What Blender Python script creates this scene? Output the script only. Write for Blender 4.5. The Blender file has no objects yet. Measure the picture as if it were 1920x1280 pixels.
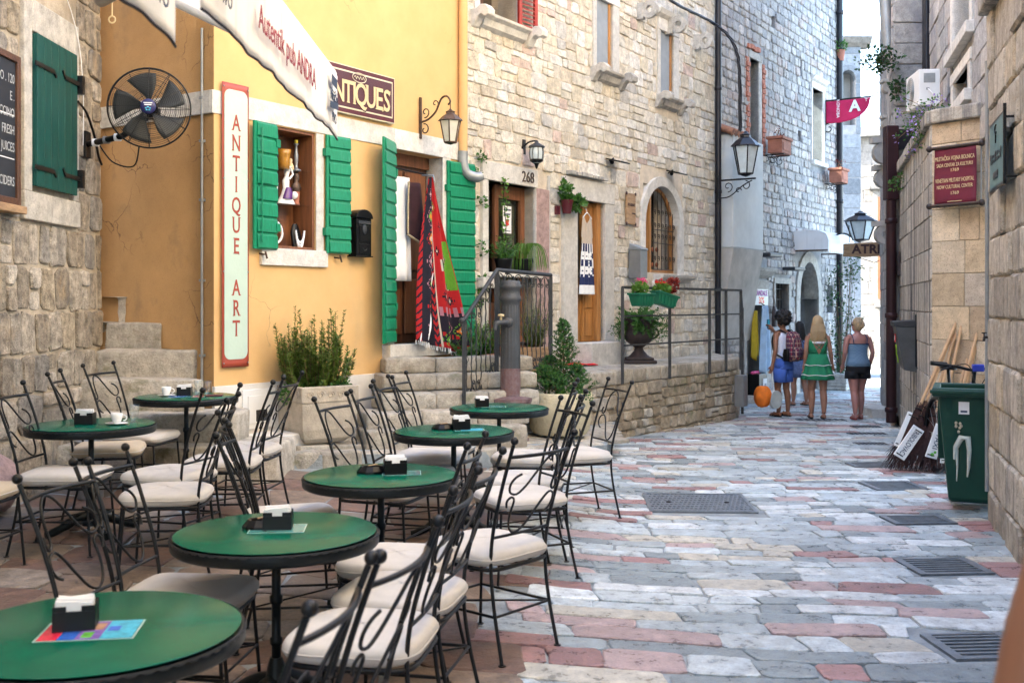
import bpy, bmesh, math, random
from mathutils import Vector, Matrix, Quaternion, noise
R = math.radians
sc = bpy.context.scene
col = sc.collection
rnd = random.Random(7)

# ---------------------------------------------------------------- camera, sky, sun, exposure
EYE, FPX, HOR = 1.68, 2000.0, 570.0
cd = bpy.data.cameras.new('camera'); cam = bpy.data.objects.new('camera', cd); col.objects.link(cam)
cam.location = (0, 0, EYE); cam.rotation_euler = (R(90), 0, 0)
cd.sensor_width = 36; cd.lens = 37.5; cd.shift_y = -0.0365; cd.clip_end = 600; cd.clip_start = .05
cd.dof.use_dof = True; cd.dof.focus_distance = 10.5; cd.dof.aperture_fstop = 4.5
sc.camera = cam
world = bpy.data.worlds.new('World'); sc.world = world; world.use_nodes = True
wn = world.node_tree
sky = wn.nodes.new('ShaderNodeTexSky'); sky.sky_type = 'NISHITA'; sky.sun_disc = False
SUN = Vector((-.80, .06, .62)).normalized()
sky.sun_elevation = math.asin(SUN.z); sky.sun_rotation = math.atan2(SUN.x, SUN.y)
sky.air_density = 1.0; sky.dust_density = 1.6; sky.ozone_density = 0.5
bg = wn.nodes['Background']; bg.inputs['Strength'].default_value = .15
wn.links.new(sky.outputs[0], bg.inputs['Color'])
sl = bpy.data.lights.new('sun', 'SUN'); so = bpy.data.objects.new('sun', sl); col.objects.link(so)
sl.energy = 4.0; sl.angle = R(.5); sl.color = (1, .94, .84)
so.rotation_euler = SUN.to_track_quat('Z', 'Y').to_euler()
sc.view_settings.view_transform = 'Standard'; sc.view_settings.look = 'None'
sc.view_settings.gamma = 1; sc.view_settings.use_curve_mapping = False
sc.view_settings.exposure = 3.4
sc.cycles.max_bounces = 7; sc.cycles.diffuse_bounces = 4; sc.cycles.glossy_bounces = 3; sc.cycles.transparent_max_bounces = 24; sc.cycles.caustics_reflective = False; sc.cycles.caustics_refractive = False

# ---------------------------------------------------------------- helpers
def at(x, y, d):                       # a photograph position at depth d, in metres
    return Vector(((x-960)/FPX*d, d, EYE-(y-HOR)*d/FPX))
def ss(a, b, x):
    t = max(0., min(1., (x-a)/(b-a))); return t*t*(3-2*t)
def lerp(a, b, t): return a+(b-a)*t
def G(X, Y):                           # height of the street
    g = .055*ss(5, 8, Y)*ss(.9, -.2, X) + .07*ss(-1.3, -2.6, X)*ss(4, 6.5, Y)
    g += .11*ss(8.3, 9.8, Y)*ss(-.3, -1.5, X)
    return g - .021*max(0, min(Y, 27)-9)*ss(-.5, 1.5, X)
def tag(o, label=None, cat=None, group=None, kind=None):
    if label: o['label'] = label
    if cat: o['category'] = cat
    if group: o['group'] = group
    if kind: o['kind'] = kind
    return o
def thing(name, label, cat, loc=(0, 0, 0), rz=0, group=None, rot=None):
    o = bpy.data.objects.new(name, None); o.empty_display_size = .1; col.objects.link(o)
    o.location = loc; o.rotation_euler = rot or (0, 0, rz)
    return tag(o, label, cat, group)
def kids(o, allo=None): return [c for c in o.children]
def copy_tree(o, parent=None):
    c = o.copy(); col.objects.link(c); c.parent = parent
    for ch in o.children: copy_tree(ch, c)
    return c

class MB:
    def __init__(s): s.v = []; s.f = []; s.sm = []
    def add(s, v, f, smooth=False):
        n = len(s.v); s.v += [tuple(p) for p in v]; s.f += [tuple(i+n for i in q) for q in f]; s.sm += [smooth]*len(f); return s
    def box(s, x0, x1, y0, y1, z0, z1, M=None):
        v = [Vector(p) for p in ((x0,y0,z0),(x1,y0,z0),(x1,y1,z0),(x0,y1,z0),(x0,y0,z1),(x1,y0,z1),(x1,y1,z1),(x0,y1,z1))]
        if M is not None: v = [M @ p for p in v]
        return s.add(v, [(0,3,2,1),(4,5,6,7),(0,1,5,4),(1,2,6,5),(2,3,7,6),(3,0,4,7)])
    def bc(s, c, size, M=None):
        a, b, d = size[0]/2, size[1]/2, size[2]/2
        T = Matrix.Translation(c) @ (M if M is not None else Matrix())
        return s.box(-a, a, -b, b, -d, d, T)
    def tube(s, pts, r, n=8, closed=False, cap=True):
        pts = [Vector(p) for p in pts]; m = len(pts)
        rr = r if isinstance(r, (list, tuple)) else [r]*m
        up = None; rings = []
        for i, p in enumerate(pts):
            a = pts[(i-1) % m] if (closed or i > 0) else p
            b = pts[(i+1) % m] if (closed or i < m-1) else p
            t = (b-a)
            if t.length < 1e-9: t = Vector((0,0,1))
            t.normalize()
            if up is None:
                up = t.orthogonal().normalized()
            up = (up - t*up.dot(t))
            up = up.normalized() if up.length > 1e-6 else t.orthogonal().normalized()
            w = t.cross(up)
            rings.append([p + (up*math.cos(2*math.pi*k/n) + w*math.sin(2*math.pi*k/n))*rr[i] for k in range(n)])
        v = [q for ring in rings for q in ring]; f = []
        for i in range(m if closed else m-1):
            j = (i+1) % m
            for k in range(n): f.append((i*n+k, i*n+(k+1) % n, j*n+(k+1) % n, j*n+k))
        s.add(v, f, n > 4)
        if cap and not closed:
            s.add(rings[0], [tuple(reversed(range(n)))]); s.add(rings[-1], [tuple(range(n))])
        return s
    def bar(s, a, b, r, n=4): return s.tube([a, b], r, n)
    def rod(s, a, b, w, h):            # rectangular bar
        a, b = Vector(a), Vector(b); t = (b-a).normalized()
        u = Vector((0,0,1)) if abs(t.z) < .95 else Vector((0,1,0))
        x = t.cross(u).normalized(); z = x.cross(t)
        v = [p + x*sx*w/2 + z*sz*h/2 for p in (a, b) for sx, sz in ((-1,-1),(1,-1),(1,1),(-1,1))]
        return s.add(v, [(3,2,1,0),(4,5,6,7),(0,1,5,4),(1,2,6,5),(2,3,7,6),(3,0,4,7)])
    def lathe(s, prof, c=(0,0,0), n=20, smooth=True, flute=None):
        v = []; f = []; m = len(prof); c = Vector(c)
        for r, z in prof:
            for k in range(n):
                a = 2*math.pi*k/n; q = r*(flute(a, z) if flute else 1)
                v.append(c + Vector((q*math.cos(a), q*math.sin(a), z)))
        for i in range(m-1):
            for k in range(n): f.append((i*n+k, i*n+(k+1) % n, (i+1)*n+(k+1) % n, (i+1)*n+k))
        s.add(v, f, smooth)
        if prof[0][0] > 1e-4: s.add(v[:n], [tuple(reversed(range(n)))])
        if prof[-1][0] > 1e-4: s.add(v[-n:], [tuple(range(n))])
        return s
    def ball(s, c, r, n=10, m=6, sc3=(1,1,1)):
        c = Vector(c); v = []; f = []
        for i in range(m+1):
            th = math.pi*i/m
            for k in range(n):
                a = 2*math.pi*k/n
                v.append(c + Vector((math.sin(th)*math.cos(a)*r*sc3[0], math.sin(th)*math.sin(a)*r*sc3[1], -math.cos(th)*r*sc3[2])))
        for i in range(m):
            for k in range(n): f.append((i*n+k, i*n+(k+1) % n, (i+1)*n+(k+1) % n, (i+1)*n+k))
        return s.add(v, f, True)
    def loft(s, rings, n=16, cap=True, smooth=True, M=None):   # rings: (cx,cy,cz,rx,ry)
        v = []; f = []
        for cx, cy, cz, rx, ry in rings:
            for k in range(n):
                a = 2*math.pi*k/n; p = Vector((cx+rx*math.cos(a), cy+ry*math.sin(a), cz))
                v.append(M @ p if M is not None else p)
        m = len(rings)
        for i in range(m-1):
            for k in range(n): f.append((i*n+k, i*n+(k+1) % n, (i+1)*n+(k+1) % n, (i+1)*n+k))
        s.add(v, f, smooth)
        if cap: s.add(v[:n], [tuple(reversed(range(n)))]); s.add(v[-n:], [tuple(range(n))])
        return s
    def prism(s, poly, fn, t0, t1):    # polygon (a,b) extruded from t0 to t1; fn maps (a,b,t) to xyz
        n = len(poly)
        v = [fn(a, b, t0) for a, b in poly] + [fn(a, b, t1) for a, b in poly]
        f = [tuple(reversed(range(n))), tuple(range(n, 2*n))] + [(i, (i+1) % n, n+(i+1) % n, n+i) for i in range(n)]
        return s.add(v, f)
    def quad(s, a, b, c, d): return s.add([a, b, c, d], [(0,1,2,3)])
    def sheet(s, fn, nu, nv, smooth=True):
        v = [fn(i/nu, j/nv) for j in range(nv+1) for i in range(nu+1)]
        f = [(j*(nu+1)+i, j*(nu+1)+i+1, (j+1)*(nu+1)+i+1, (j+1)*(nu+1)+i) for j in range(nv) for i in range(nu)]
        return s.add(v, f, smooth)
    def mesh(s, name):
        me = bpy.data.meshes.new(name); me.from_pydata([tuple(p) for p in s.v], [], s.f)
        me.polygons.foreach_set('use_smooth', s.sm); me.update(); return me
    def build(s, name, mat, parent=None, bevel=0, fix=True, solid=0, sub=0):
        me = s.mesh(name)
        if fix:
            b = bmesh.new(); b.from_mesh(me); bmesh.ops.recalc_face_normals(b, faces=b.faces); b.to_mesh(me); b.free()
        if mat: me.materials.append(mat)
        o = bpy.data.objects.new(name, me); col.objects.link(o)
        if parent: o.parent = parent
        if solid: m = o.modifiers.new('t', 'SOLIDIFY'); m.thickness = solid; m.offset = 0
        if bevel: m = o.modifiers.new('b', 'BEVEL'); m.width = bevel; m.segments = 2; m.limit_method = 'ANGLE'; m.angle_limit = R(40)
        if sub: m = o.modifiers.new('s', 'SUBSURF'); m.levels = sub; m.render_levels = sub
        return o
def arc(c, r, a0, a1, n, ax=(1,0,0), ay=(0,0,1)):
    c, ax, ay = Vector(c), Vector(ax), Vector(ay)
    return [c + ax*r*math.cos(R(lerp(a0,a1,i/n))) + ay*r*math.sin(R(lerp(a0,a1,i/n))) for i in range(n+1)]
def spline(pts, k=4, closed=False):
    P = [Vector(p) for p in pts]; out = []; n = len(P)
    for i in range(n if closed else n-1):
        if closed: a, b, c, d = P[(i-1) % n], P[i], P[(i+1) % n], P[(i+2) % n]
        else: a, b, c, d = P[max(i-1,0)], P[i], P[i+1], P[min(i+2,n-1)]
        for j in range(k):
            t = j/k
            out.append(.5*((2*b)+(c-a)*t+(2*a-5*b+4*c-d)*t*t+(-a+3*b-3*c+d)*t**3))
    if not closed: out.append(P[-1])
    return out
def spiral(c, r0, r1, a0, a1, n, ax=(1,0,0), ay=(0,0,1)):
    c, ax, ay = Vector(c), Vector(ax), Vector(ay)
    return [c + (ax*math.cos(R(lerp(a0,a1,i/n))) + ay*math.sin(R(lerp(a0,a1,i/n))))*lerp(r0,r1,i/n) for i in range(n+1)]

# ---------------------------------------------------------------- materials
def newmat(name):
    m = bpy.data.materials.new(name); m.use_nodes = True
    return m, m.node_tree, m.node_tree.nodes['Principled BSDF']
def N(t, typ, **kw):
    n = t.nodes.new(typ)
    for k, v in kw.items():
        if k in n.inputs: n.inputs[k].default_value = v
        else: setattr(n, k, v)
    return n
def ramp(t, stops, interp='LINEAR'):
    n = t.nodes.new('ShaderNodeValToRGB'); e = n.color_ramp.elements; n.color_ramp.interpolation = interp
    while len(e) < len(stops): e.new(.5)
    for k, (p, c) in enumerate(stops): e[k].position = p; e[k].color = (*c, 1)
    return n
def mix(t, a, b, fac, mode='MIX'):
    n = t.nodes.new('ShaderNodeMix'); n.data_type = 'RGBA'; n.blend_type = mode
    for s, val in ((6, a), (7, b), (0, fac)):
        if hasattr(val, 'links') or isinstance(val, bpy.types.NodeSocket): t.links.new(val, n.inputs[s])
        else: n.inputs[s].default_value = (*val, 1) if s != 0 else val
    return n.outputs[2]
def dark(c, k): return tuple(max(0, min(1, x*k)) for x in c)
def mat(name, c, rough=.6, var=.15, scale=6, bump=0, bscale=60, metal=0, c2=None, coat=0, spec=.5, streak=None, stretch=(1,1,1), obj=False, speck=0, crack=None):
    m, t, b = newmat(name)
    if obj: p = N(t, 'ShaderNodeTexCoord').outputs['Object']
    else: p = N(t, 'ShaderNodeNewGeometry').outputs['Position']
    if stretch != (1,1,1):
        mp = N(t, 'ShaderNodeMapping'); mp.inputs['Scale'].default_value = stretch; t.links.new(p, mp.inputs[0]); p2 = mp.outputs[0]
    else: p2 = p
    n = N(t, 'ShaderNodeTexNoise', Scale=scale, Detail=6, Roughness=.65); t.links.new(p2, n.inputs['Vector'])
    r = ramp(t, [(.3, dark(c, 1-var)), (.7, c2 or dark(c, 1+var))]); t.links.new(n.outputs['Fac'], r.inputs[0])
    out = r.outputs[0]
    if streak:
        mp = N(t, 'ShaderNodeMapping'); mp.inputs['Scale'].default_value = streak[1]; t.links.new(p, mp.inputs[0])
        n2 = N(t, 'ShaderNodeTexNoise', Scale=streak[2], Detail=5, Roughness=.7); t.links.new(mp.outputs[0], n2.inputs['Vector'])
        r2 = ramp(t, [(streak[3], (0,0,0)), (streak[4], (1,1,1))]); t.links.new(n2.outputs['Fac'], r2.inputs[0])
        out = mix(t, out, streak[0], r2.outputs[0])
    if crack:                          # (colour, scale, width, coverage)
        nd = N(t, 'ShaderNodeTexNoise', Scale=2.5, Detail=4); t.links.new(p, nd.inputs['Vector'])
        va = N(t, 'ShaderNodeVectorMath', operation='MULTIPLY_ADD'); t.links.new(nd.outputs['Color'], va.inputs[0]); va.inputs[1].default_value = (.5, .5, .5); t.links.new(p, va.inputs[2])
        vo = N(t, 'ShaderNodeTexVoronoi', feature='DISTANCE_TO_EDGE', Scale=crack[1]); t.links.new(va.outputs[0], vo.inputs['Vector'])
        rc_ = ramp(t, [(crack[2]*.4, (1,1,1)), (crack[2], (0,0,0))]); t.links.new(vo.outputs['Distance'], rc_.inputs[0])
        nm_ = N(t, 'ShaderNodeTexNoise', Scale=1.3, Detail=3); t.links.new(p, nm_.inputs['Vector']); rm_ = ramp(t, [(crack[3], (0,0,0)), (crack[3]+.06, (1,1,1))]); t.links.new(nm_.outputs['Fac'], rm_.inputs[0])
        mm_ = N(t, 'ShaderNodeMath', operation='MULTIPLY'); t.links.new(rc_.outputs[0], mm_.inputs[0]); t.links.new(rm_.outputs[0], mm_.inputs[1])
        out = mix(t, out, crack[0], mm_.outputs[0])
    if speck:
        n3 = N(t, 'ShaderNodeTexNoise', Scale=130, Detail=2); t.links.new(p, n3.inputs['Vector'])
        r3 = ramp(t, [(.62, (0,0,0)), (.7, (1,1,1))]); t.links.new(n3.outputs['Fac'], r3.inputs[0])
        ml = N(t, 'ShaderNodeMath', operation='MULTIPLY'); t.links.new(r3.outputs[0], ml.inputs[0]); ml.inputs[1].default_value = speck
        out = mix(t, out, dark(c, .4), ml.outputs[0])
    t.links.new(out, b.inputs['Base Color'])
    b.inputs['Roughness'].default_value = rough; b.inputs['Metallic'].default_value = metal
    b.inputs['Specular IOR Level'].default_value = spec
    if coat: b.inputs['Coat Weight'].default_value = coat; b.inputs['Coat Roughness'].default_value = .12
    if bump:
        n4 = N(t, 'ShaderNodeTexNoise', Scale=bscale, Detail=5, Roughness=.6); t.links.new(p2, n4.inputs['Vector'])
        bu = N(t, 'ShaderNodeBump', Strength=min(1, bump), Distance=.02); t.links.new(n4.outputs['Fac'], bu.inputs['Height']); t.links.new(bu.outputs[0], b.inputs['Normal'])
    return m
def stone_mat(name, palette, rough=.75, bump=.5, bscale=28, grain=.25, stain=None, spec=.4, rvar=0, pits=.5, vspread=.2):
    """every piece takes one colour of the palette (its own random number), grain and pits on top"""
    m, t, b = newmat(name)
    p = N(t, 'ShaderNodeNewGeometry').outputs['Position']
    oi = N(t, 'ShaderNodeObjectInfo'); at_ = N(t, 'ShaderNodeAttribute', attribute_name='rnd')
    ad = N(t, 'ShaderNodeMath', operation='ADD'); t.links.new(oi.outputs['Random'], ad.inputs[0]); t.links.new(at_.outputs['Fac'], ad.inputs[1])
    fr = N(t, 'ShaderNodeMath', operation='FRACT'); t.links.new(ad.outputs[0], fr.inputs[0])
    tot = sum(w for w, c in palette); st = []; acc = 0
    for w, c in palette: st.append((acc/tot, c)); acc += w
    pr = ramp(t, st, 'CONSTANT'); t.links.new(fr.outputs[0], pr.inputs[0])
    # fine second random for value
    m2 = N(t, 'ShaderNodeMath', operation='MULTIPLY'); t.links.new(fr.outputs[0], m2.inputs[0]); m2.inputs[1].default_value = 37.17
    f2 = N(t, 'ShaderNodeMath', operation='FRACT'); t.links.new(m2.outputs[0], f2.inputs[0])
    vr = ramp(t, [(0, (1-vspread,)*3), (1, (1+vspread*.5,)*3)]); t.links.new(f2.outputs[0], vr.inputs[0])
    c1 = mix(t, pr.outputs[0], vr.outputs[0], 1., 'MULTIPLY')
    n = N(t, 'ShaderNodeTexNoise', Scale=9, Detail=8, Roughness=.72); t.links.new(p, n.inputs['Vector'])
    gr = ramp(t, [(.3, (1-grain*1.5,)*3), (.68, (1+grain*.55,)*3)]); t.links.new(n.outputs['Fac'], gr.inputs[0])
    c2 = mix(t, c1, gr.outputs[0], 1., 'MULTIPLY')
    n3 = N(t, 'ShaderNodeTexNoise', Scale=70, Detail=4, Roughness=.7); t.links.new(p, n3.inputs['Vector'])
    pt = ramp(t, [(.30, (1-pits,)*3), (.46, (1,)*3)]); t.links.new(n3.outputs['Fac'], pt.inputs[0])
    c2 = mix(t, c2, pt.outputs[0], 1., 'MULTIPLY')
    if stain:
        for (sc_, scale3, freq, a, bb) in stain:
            mp = N(t, 'ShaderNodeMapping'); mp.inputs['Scale'].default_value = scale3; t.links.new(p, mp.inputs[0])
            ns = N(t, 'ShaderNodeTexNoise', Scale=freq, Detail=6, Roughness=.7); t.links.new(mp.outputs[0], ns.inputs['Vector'])
            rs = ramp(t, [(a, (0,0,0)), (bb, (1,1,1))]); t.links.new(ns.outputs['Fac'], rs.inputs[0])
            c2 = mix(t, c2, sc_, rs.outputs[0])
    t.links.new(c2, b.inputs['Base Color'])
    b.inputs['Roughness'].default_value = rough; b.inputs['Specular IOR Level'].default_value = spec
    if rvar:
        rr = ramp(t, [(.35, (rough-rvar,)*3), (.65, (min(1, rough+rvar),)*3)]); t.links.new(n.outputs['Fac'], rr.inputs[0]); t.links.new(rr.outputs[0], b.inputs['Roughness'])
    nb = N(t, 'ShaderNodeTexNoise', Scale=bscale, Detail=7, Roughness=.68); t.links.new(p, nb.inputs['Vector'])
    bu = N(t, 'ShaderNodeBump', Strength=bump, Distance=.03); t.links.new(nb.outputs['Fac'], bu.inputs['Height']); t.links.new(bu.outputs[0], b.inputs['Normal'])
    return m
def glass(name, c=(.9,.95,.95), rough=.02, alpha=.25):
    m, t, b = newmat(name)
    tr = N(t, 'ShaderNodeBsdfTransparent'); tr.inputs[0].default_value = (*c, 1)
    gl = N(t, 'ShaderNodeBsdfGlossy', Roughness=rough)
    lw = N(t, 'ShaderNodeLayerWeight', Blend=.5); fr = N(t, 'ShaderNodeMath', operation='POWER'); t.links.new(lw.outputs['Facing'], fr.inputs[0]); fr.inputs[1].default_value = 4; mx = N(t, 'ShaderNodeMixShader')
    ad = N(t, 'ShaderNodeMath', operation='MULTIPLY_ADD', use_clamp=True); t.links.new(fr.outputs[0], ad.inputs[0]); ad.inputs[2].default_value = .04; ad.inputs[1].default_value = .35+alpha*.3
    t.links.new(ad.outputs[0], mx.inputs[0]); t.links.new(tr.outputs[0], mx.inputs[1]); t.links.new(gl.outputs[0], mx.inputs[2])
    t.links.new(mx.outputs[0], t.nodes['Material Output'].inputs[0]); return m
def leafmat(name, a, b_, c=None):
    m, t, b = newmat(name)
    p = N(t, 'ShaderNodeNewGeometry').outputs['Position']
    n = N(t, 'ShaderNodeTexNoise', Scale=24, Detail=3); t.links.new(p, n.inputs['Vector'])
    r = ramp(t, [(.32, a), (.68, b_)]); t.links.new(n.outputs['Fac'], r.inputs[0]); t.links.new(r.outputs[0], b.inputs['Base Color'])
    b.inputs['Roughness'].default_value = .55
    td = N(t, 'ShaderNodeBsdfTranslucent'); t.links.new(r.outputs[0], td.inputs[0])
    mx = N(t, 'ShaderNodeMixShader'); mx.inputs[0].default_value = .3
    t.links.new(b.outputs[0], mx.inputs[1]); t.links.new(td.outputs[0], mx.inputs[2]); t.links.new(mx.outputs[0], t.nodes['Material Output'].inputs[0])
    return m

m_mortar = mat('mortar', (.40,.34,.26), .95, .3, 5, .6, 50)
m_mortar_w = mat('mortar_pale', (.62,.535,.42), .95, .22, 5, .6, 50)
m_mortar_g = mat('mortar_grey', (.30,.30,.30), .95, .25, 5, .6, 50)
m_joint = mat('paving_joint', (.26,.285,.29), .85, .4, 4, .7, 45)
m_facade_stone = stone_mat('facade_stone', [(3,(.78,.71,.58)),(3,(.84,.78,.67)),(2,(.74,.65,.51)),(2,(.86,.82,.74)),(.4,(.70,.55,.47)),(.3,(.62,.59,.54)),(1,(.79,.70,.54))], .9, 1., 26, .3,
    stain=[((.42,.35,.26),(1,1,.6),1.8,.62,.84),((.52,.38,.22),(1,1,1),5,.62,.76)], pits=.5, vspread=.12)
m_left_stone = stone_mat('left_stone', [(3,(.50,.435,.35)),(2,(.60,.535,.45)),(2,(.41,.345,.265)),(1,(.51,.425,.31)),(1,(.36,.33,.29))], .92, 1., 30, .5,
    stain=[((.16,.155,.15),(2.2,2.2,.5),2.2,.55,.72),((.46,.33,.19),(1,1,.7),2.6,.60,.78)], pits=.6)
m_house3_stone = stone_mat('grey_stone', [(3,(.50,.47,.43)),(2,(.58,.54,.50)),(2,(.42,.41,.40)),(1,(.55,.46,.41))], .88, .8, 22, .3,
    stain=[((.25,.24,.25),(1,1,.6),.9,.52,.72)])
m_right_stone = stone_mat('right_stone', [(3,(.53,.475,.385)),(2,(.61,.55,.45)),(2,(.45,.40,.325)),(1,(.56,.47,.34))], .88, .8, 24, .34,
    stain=[((.12,.12,.13),(5,5,.28),1.3,.53,.70),((.44,.35,.22),(1.2,1.2,1.0),1.9,.62,.80)], pits=.5)
m_streak_stone = stone_mat('streaked_stone', [(3,(.53,.485,.41)),(2,(.59,.545,.47)),(2,(.46,.425,.365))], .88, .7, 24, .3,
    stain=[((.09,.09,.095),(7,7,.22),1.2,.47,.62)], pits=.4)
m_ashlar = stone_mat('ashlar_stone', [(3,(.60,.47,.31)),(2,(.66,.55,.40)),(2,(.55,.42,.28)),(1,(.62,.53,.42))], .85, .4, 30, .2,
    stain=[((.22,.21,.19),(1,1,.7),2.0,.64,.74)], pits=.6)
m_retain = stone_mat('retaining_stone', [(3,(.46,.39,.29)),(2,(.52,.45,.35)),(2,(.38,.31,.22)),(1,(.56,.52,.45))], .92, .9, 22, .36,
    stain=[((.15,.17,.08),(1,1,1.2),2.4,.58,.72)], pits=.5)
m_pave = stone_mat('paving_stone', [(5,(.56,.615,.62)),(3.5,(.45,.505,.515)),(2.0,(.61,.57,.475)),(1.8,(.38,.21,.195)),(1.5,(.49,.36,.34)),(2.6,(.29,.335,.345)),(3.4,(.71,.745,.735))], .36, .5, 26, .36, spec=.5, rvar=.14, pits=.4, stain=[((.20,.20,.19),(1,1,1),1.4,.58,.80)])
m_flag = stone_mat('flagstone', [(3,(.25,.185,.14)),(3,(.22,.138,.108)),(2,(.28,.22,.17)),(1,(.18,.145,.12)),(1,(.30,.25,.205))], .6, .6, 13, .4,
    stain=[((.17,.13,.095),(1,1,1),1.5,.55,.75)], rvar=.15, pits=.4)
m_step = stone_mat('step_stone', [(1,(.47,.42,.34)),(1,(.52,.47,.39))], .88, .75, 24, .32,
    stain=[((.17,.17,.09),(1.2,1.2,1.6),2.2,.56,.74),((.30,.25,.19),(1,1,1),4,.56,.72)], pits=.45)
m_white_stone = stone_mat('dressed_stone', [(1,(.70,.67,.61)),(1,(.74,.71,.65))], .8, .3, 30, .2, stain=[((.44,.39,.31),(1.5,1.5,.8),2.4,.60,.8)], pits=.25)
m_grey_dressed = stone_mat('grey_dressed_stone', [(1,(.50,.47,.42)),(1,(.55,.52,.47))], .85, .5, 30, .28, stain=[((.2,.19,.18),(2,2,.6),2.4,.56,.75)], pits=.4)
m_pink_stone = stone_mat('pink_stone', [(1,(.42,.29,.265)),(1,(.38,.265,.25))], .8, .4, 20, .35, pits=.3)
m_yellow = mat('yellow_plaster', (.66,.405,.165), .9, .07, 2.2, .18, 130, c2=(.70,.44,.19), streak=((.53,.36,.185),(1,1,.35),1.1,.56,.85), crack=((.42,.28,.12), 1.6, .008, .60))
m_yellow_shade = mat('shaded_cracked_plaster', (.40,.225,.085), .92, .16, 1.6, .25, 90, c2=(.46,.265,.105), streak=((.24,.15,.075),(1,1,.8),2.3,.55,.80), crack=((.16,.09,.04), 2.2, .010, .50), speck=.5)  # yellow plaster darkened to carry the alley shade, with cracks and stains
m_plinth = mat('white_plinth', (.68,.65,.60), .9, .12, 3, .3, 90, streak=((.42,.38,.32),(1,1,1),3,.6,.8))
m_blue_plaster = mat('pale_plaster', (.60,.63,.62), .9, .1, 2.5, .35, 120, streak=((.44,.46,.46),(1,1,.4),1.5,.56,.75))
m_grey_plaster = mat('grey_plaster', (.46,.44,.40), .92, .2, 3, .5, 80)
m_iron = mat('wrought_iron', (.009,.0093,.010), .38, .3, 20, .15, 200, spec=.28)
m_iron_rust = mat('rusty_iron', (.03,.026,.024), .5, .4, 18, .2, 200, metal=.3, c2=(.06,.035,.025))
m_iron_grey = mat('grey_painted_iron', (.032,.034,.037), .5, .25, 10, .2, 120, spec=.35)
m_pump = mat('pump_iron', (.050,.053,.057), .42, .3, 7, .3, 60, spec=.4)
m_pump_base = mat('pump_base_paint', (.26,.19,.19), .6, .3, 20, .3, 70, c2=(.12,.05,.05))
m_rim = mat('table_rim', (.005,.0075,.008), .42, .3, 30, .1, 120, spec=.28)
m_green_top = mat('green_table_top', (.001,.090,.053), .20, .14, 5, .03, 220, spec=.10, c2=(.0015,.110,.066))
m_cushion = mat('cushion_fabric', (.55,.515,.465), .95, .06, 12, .35, 320)
m_cushion_tan = mat('tan_cushion_fabric', (.50,.41,.29), .95, .08, 12, .35, 320)
m_black = mat('black_plastic', (.004,.004,.0045), .35, .2, 10, spec=.25)
m_paper = mat('white_paper', (.80,.80,.80), .8, .04, 30)
m_china = mat('white_china', (.78,.77,.74), .18, .02, 5)
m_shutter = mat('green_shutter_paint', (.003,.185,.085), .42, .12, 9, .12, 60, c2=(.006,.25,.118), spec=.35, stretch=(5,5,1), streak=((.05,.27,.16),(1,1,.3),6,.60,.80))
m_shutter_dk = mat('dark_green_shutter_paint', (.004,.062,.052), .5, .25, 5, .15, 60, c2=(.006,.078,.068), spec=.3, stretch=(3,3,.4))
m_wood = mat('red_brown_wood', (.20,.075,.030), .45, .35, 5, .2, 60, stretch=(6,6,.5))
m_wood_or = mat('orange_wood', (.42,.19,.055), .5, .3, 5, .2, 60, stretch=(6,6,.5))
m_wood_dk = mat('dark_wood', (.085,.034,.016), .45, .35, 5, .2, 60, stretch=(6,6,.5))
m_wood_old = mat('weathered_wood', (.36,.225,.12), .75, .35, 6, .4, 40, stretch=(1,1,5))
m_broom_wood = mat('broom_handle_wood', (.50,.32,.18), .7, .2, 9, .2, 60)
m_twig = mat('broom_twigs', (.060,.028,.026), .85, .5, 30)
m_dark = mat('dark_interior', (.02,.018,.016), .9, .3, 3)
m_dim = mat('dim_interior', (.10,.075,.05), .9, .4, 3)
m_glass = glass('clear_glass', (.97,.985,.985), .02, .1)
m_pane = glass('window_glass', (.55,.60,.62), .03, .7)
m_lampglass = mat('frosted_lamp_glass', (.62,.60,.50), .25, .08, 14)
m_lampglass_b = mat('pale_lamp_glass', (.55,.62,.63), .2, .1, 10)
m_bronze = mat('bronze_iron', (.10,.062,.042), .45, .35, 15, .2, 90, metal=.5)
m_black_pipe = mat('black_downpipe', (.012,.012,.017), .36, .3, 4, .05, 30, spec=.35)
m_brown_pipe = mat('brown_downpipe', (.030,.010,.012), .42, .3, 3, .05, 30, spec=.3)
m_zinc = mat('zinc', (.30,.32,.33), .45, .2, 6, .1, 60, metal=.5)
m_maroon = mat('maroon_paint', (.085,.010,.018), .5, .2, 5, .1, 120)
m_banner_red = mat('maroon_banner_cloth', (.125,.005,.024), .7, .12, 4, .15, 60)
m_cream = mat('cream_paint', (.66,.60,.43), .6, .1, 6)
m_dkbrown = mat('dark_brown_paint', (.045,.017,.018), .55, .3, 8)
m_gold = mat('gold_letters', (.62,.49,.27), .55, .1, 6)
m_mint = mat('pale_mint_vinyl', (.46,.57,.47), .42, .04, 3, .25, 9)
m_rust_border = mat('rust_red_vinyl', (.36,.060,.032), .45, .1, 5, .1, 20)
m_rust_letter = mat('rust_red_letter', (.33,.045,.022), .6, .1, 5)
m_canvas = mat('white_canvas', (.82,.81,.79), .9, .05, 3, .15, 200, streak=((.60,.58,.55),(7,7,.35),1.7,.56,.78))
m_canopy = m_canvas.copy(); m_canopy.name = 'thin_canvas'; t_ = m_canopy.node_tree; b_ = t_.nodes['Principled BSDF']; td_ = N(t_, 'ShaderNodeBsdfTranslucent'); td_.inputs[0].default_value = (.85,.83,.80,1)
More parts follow.
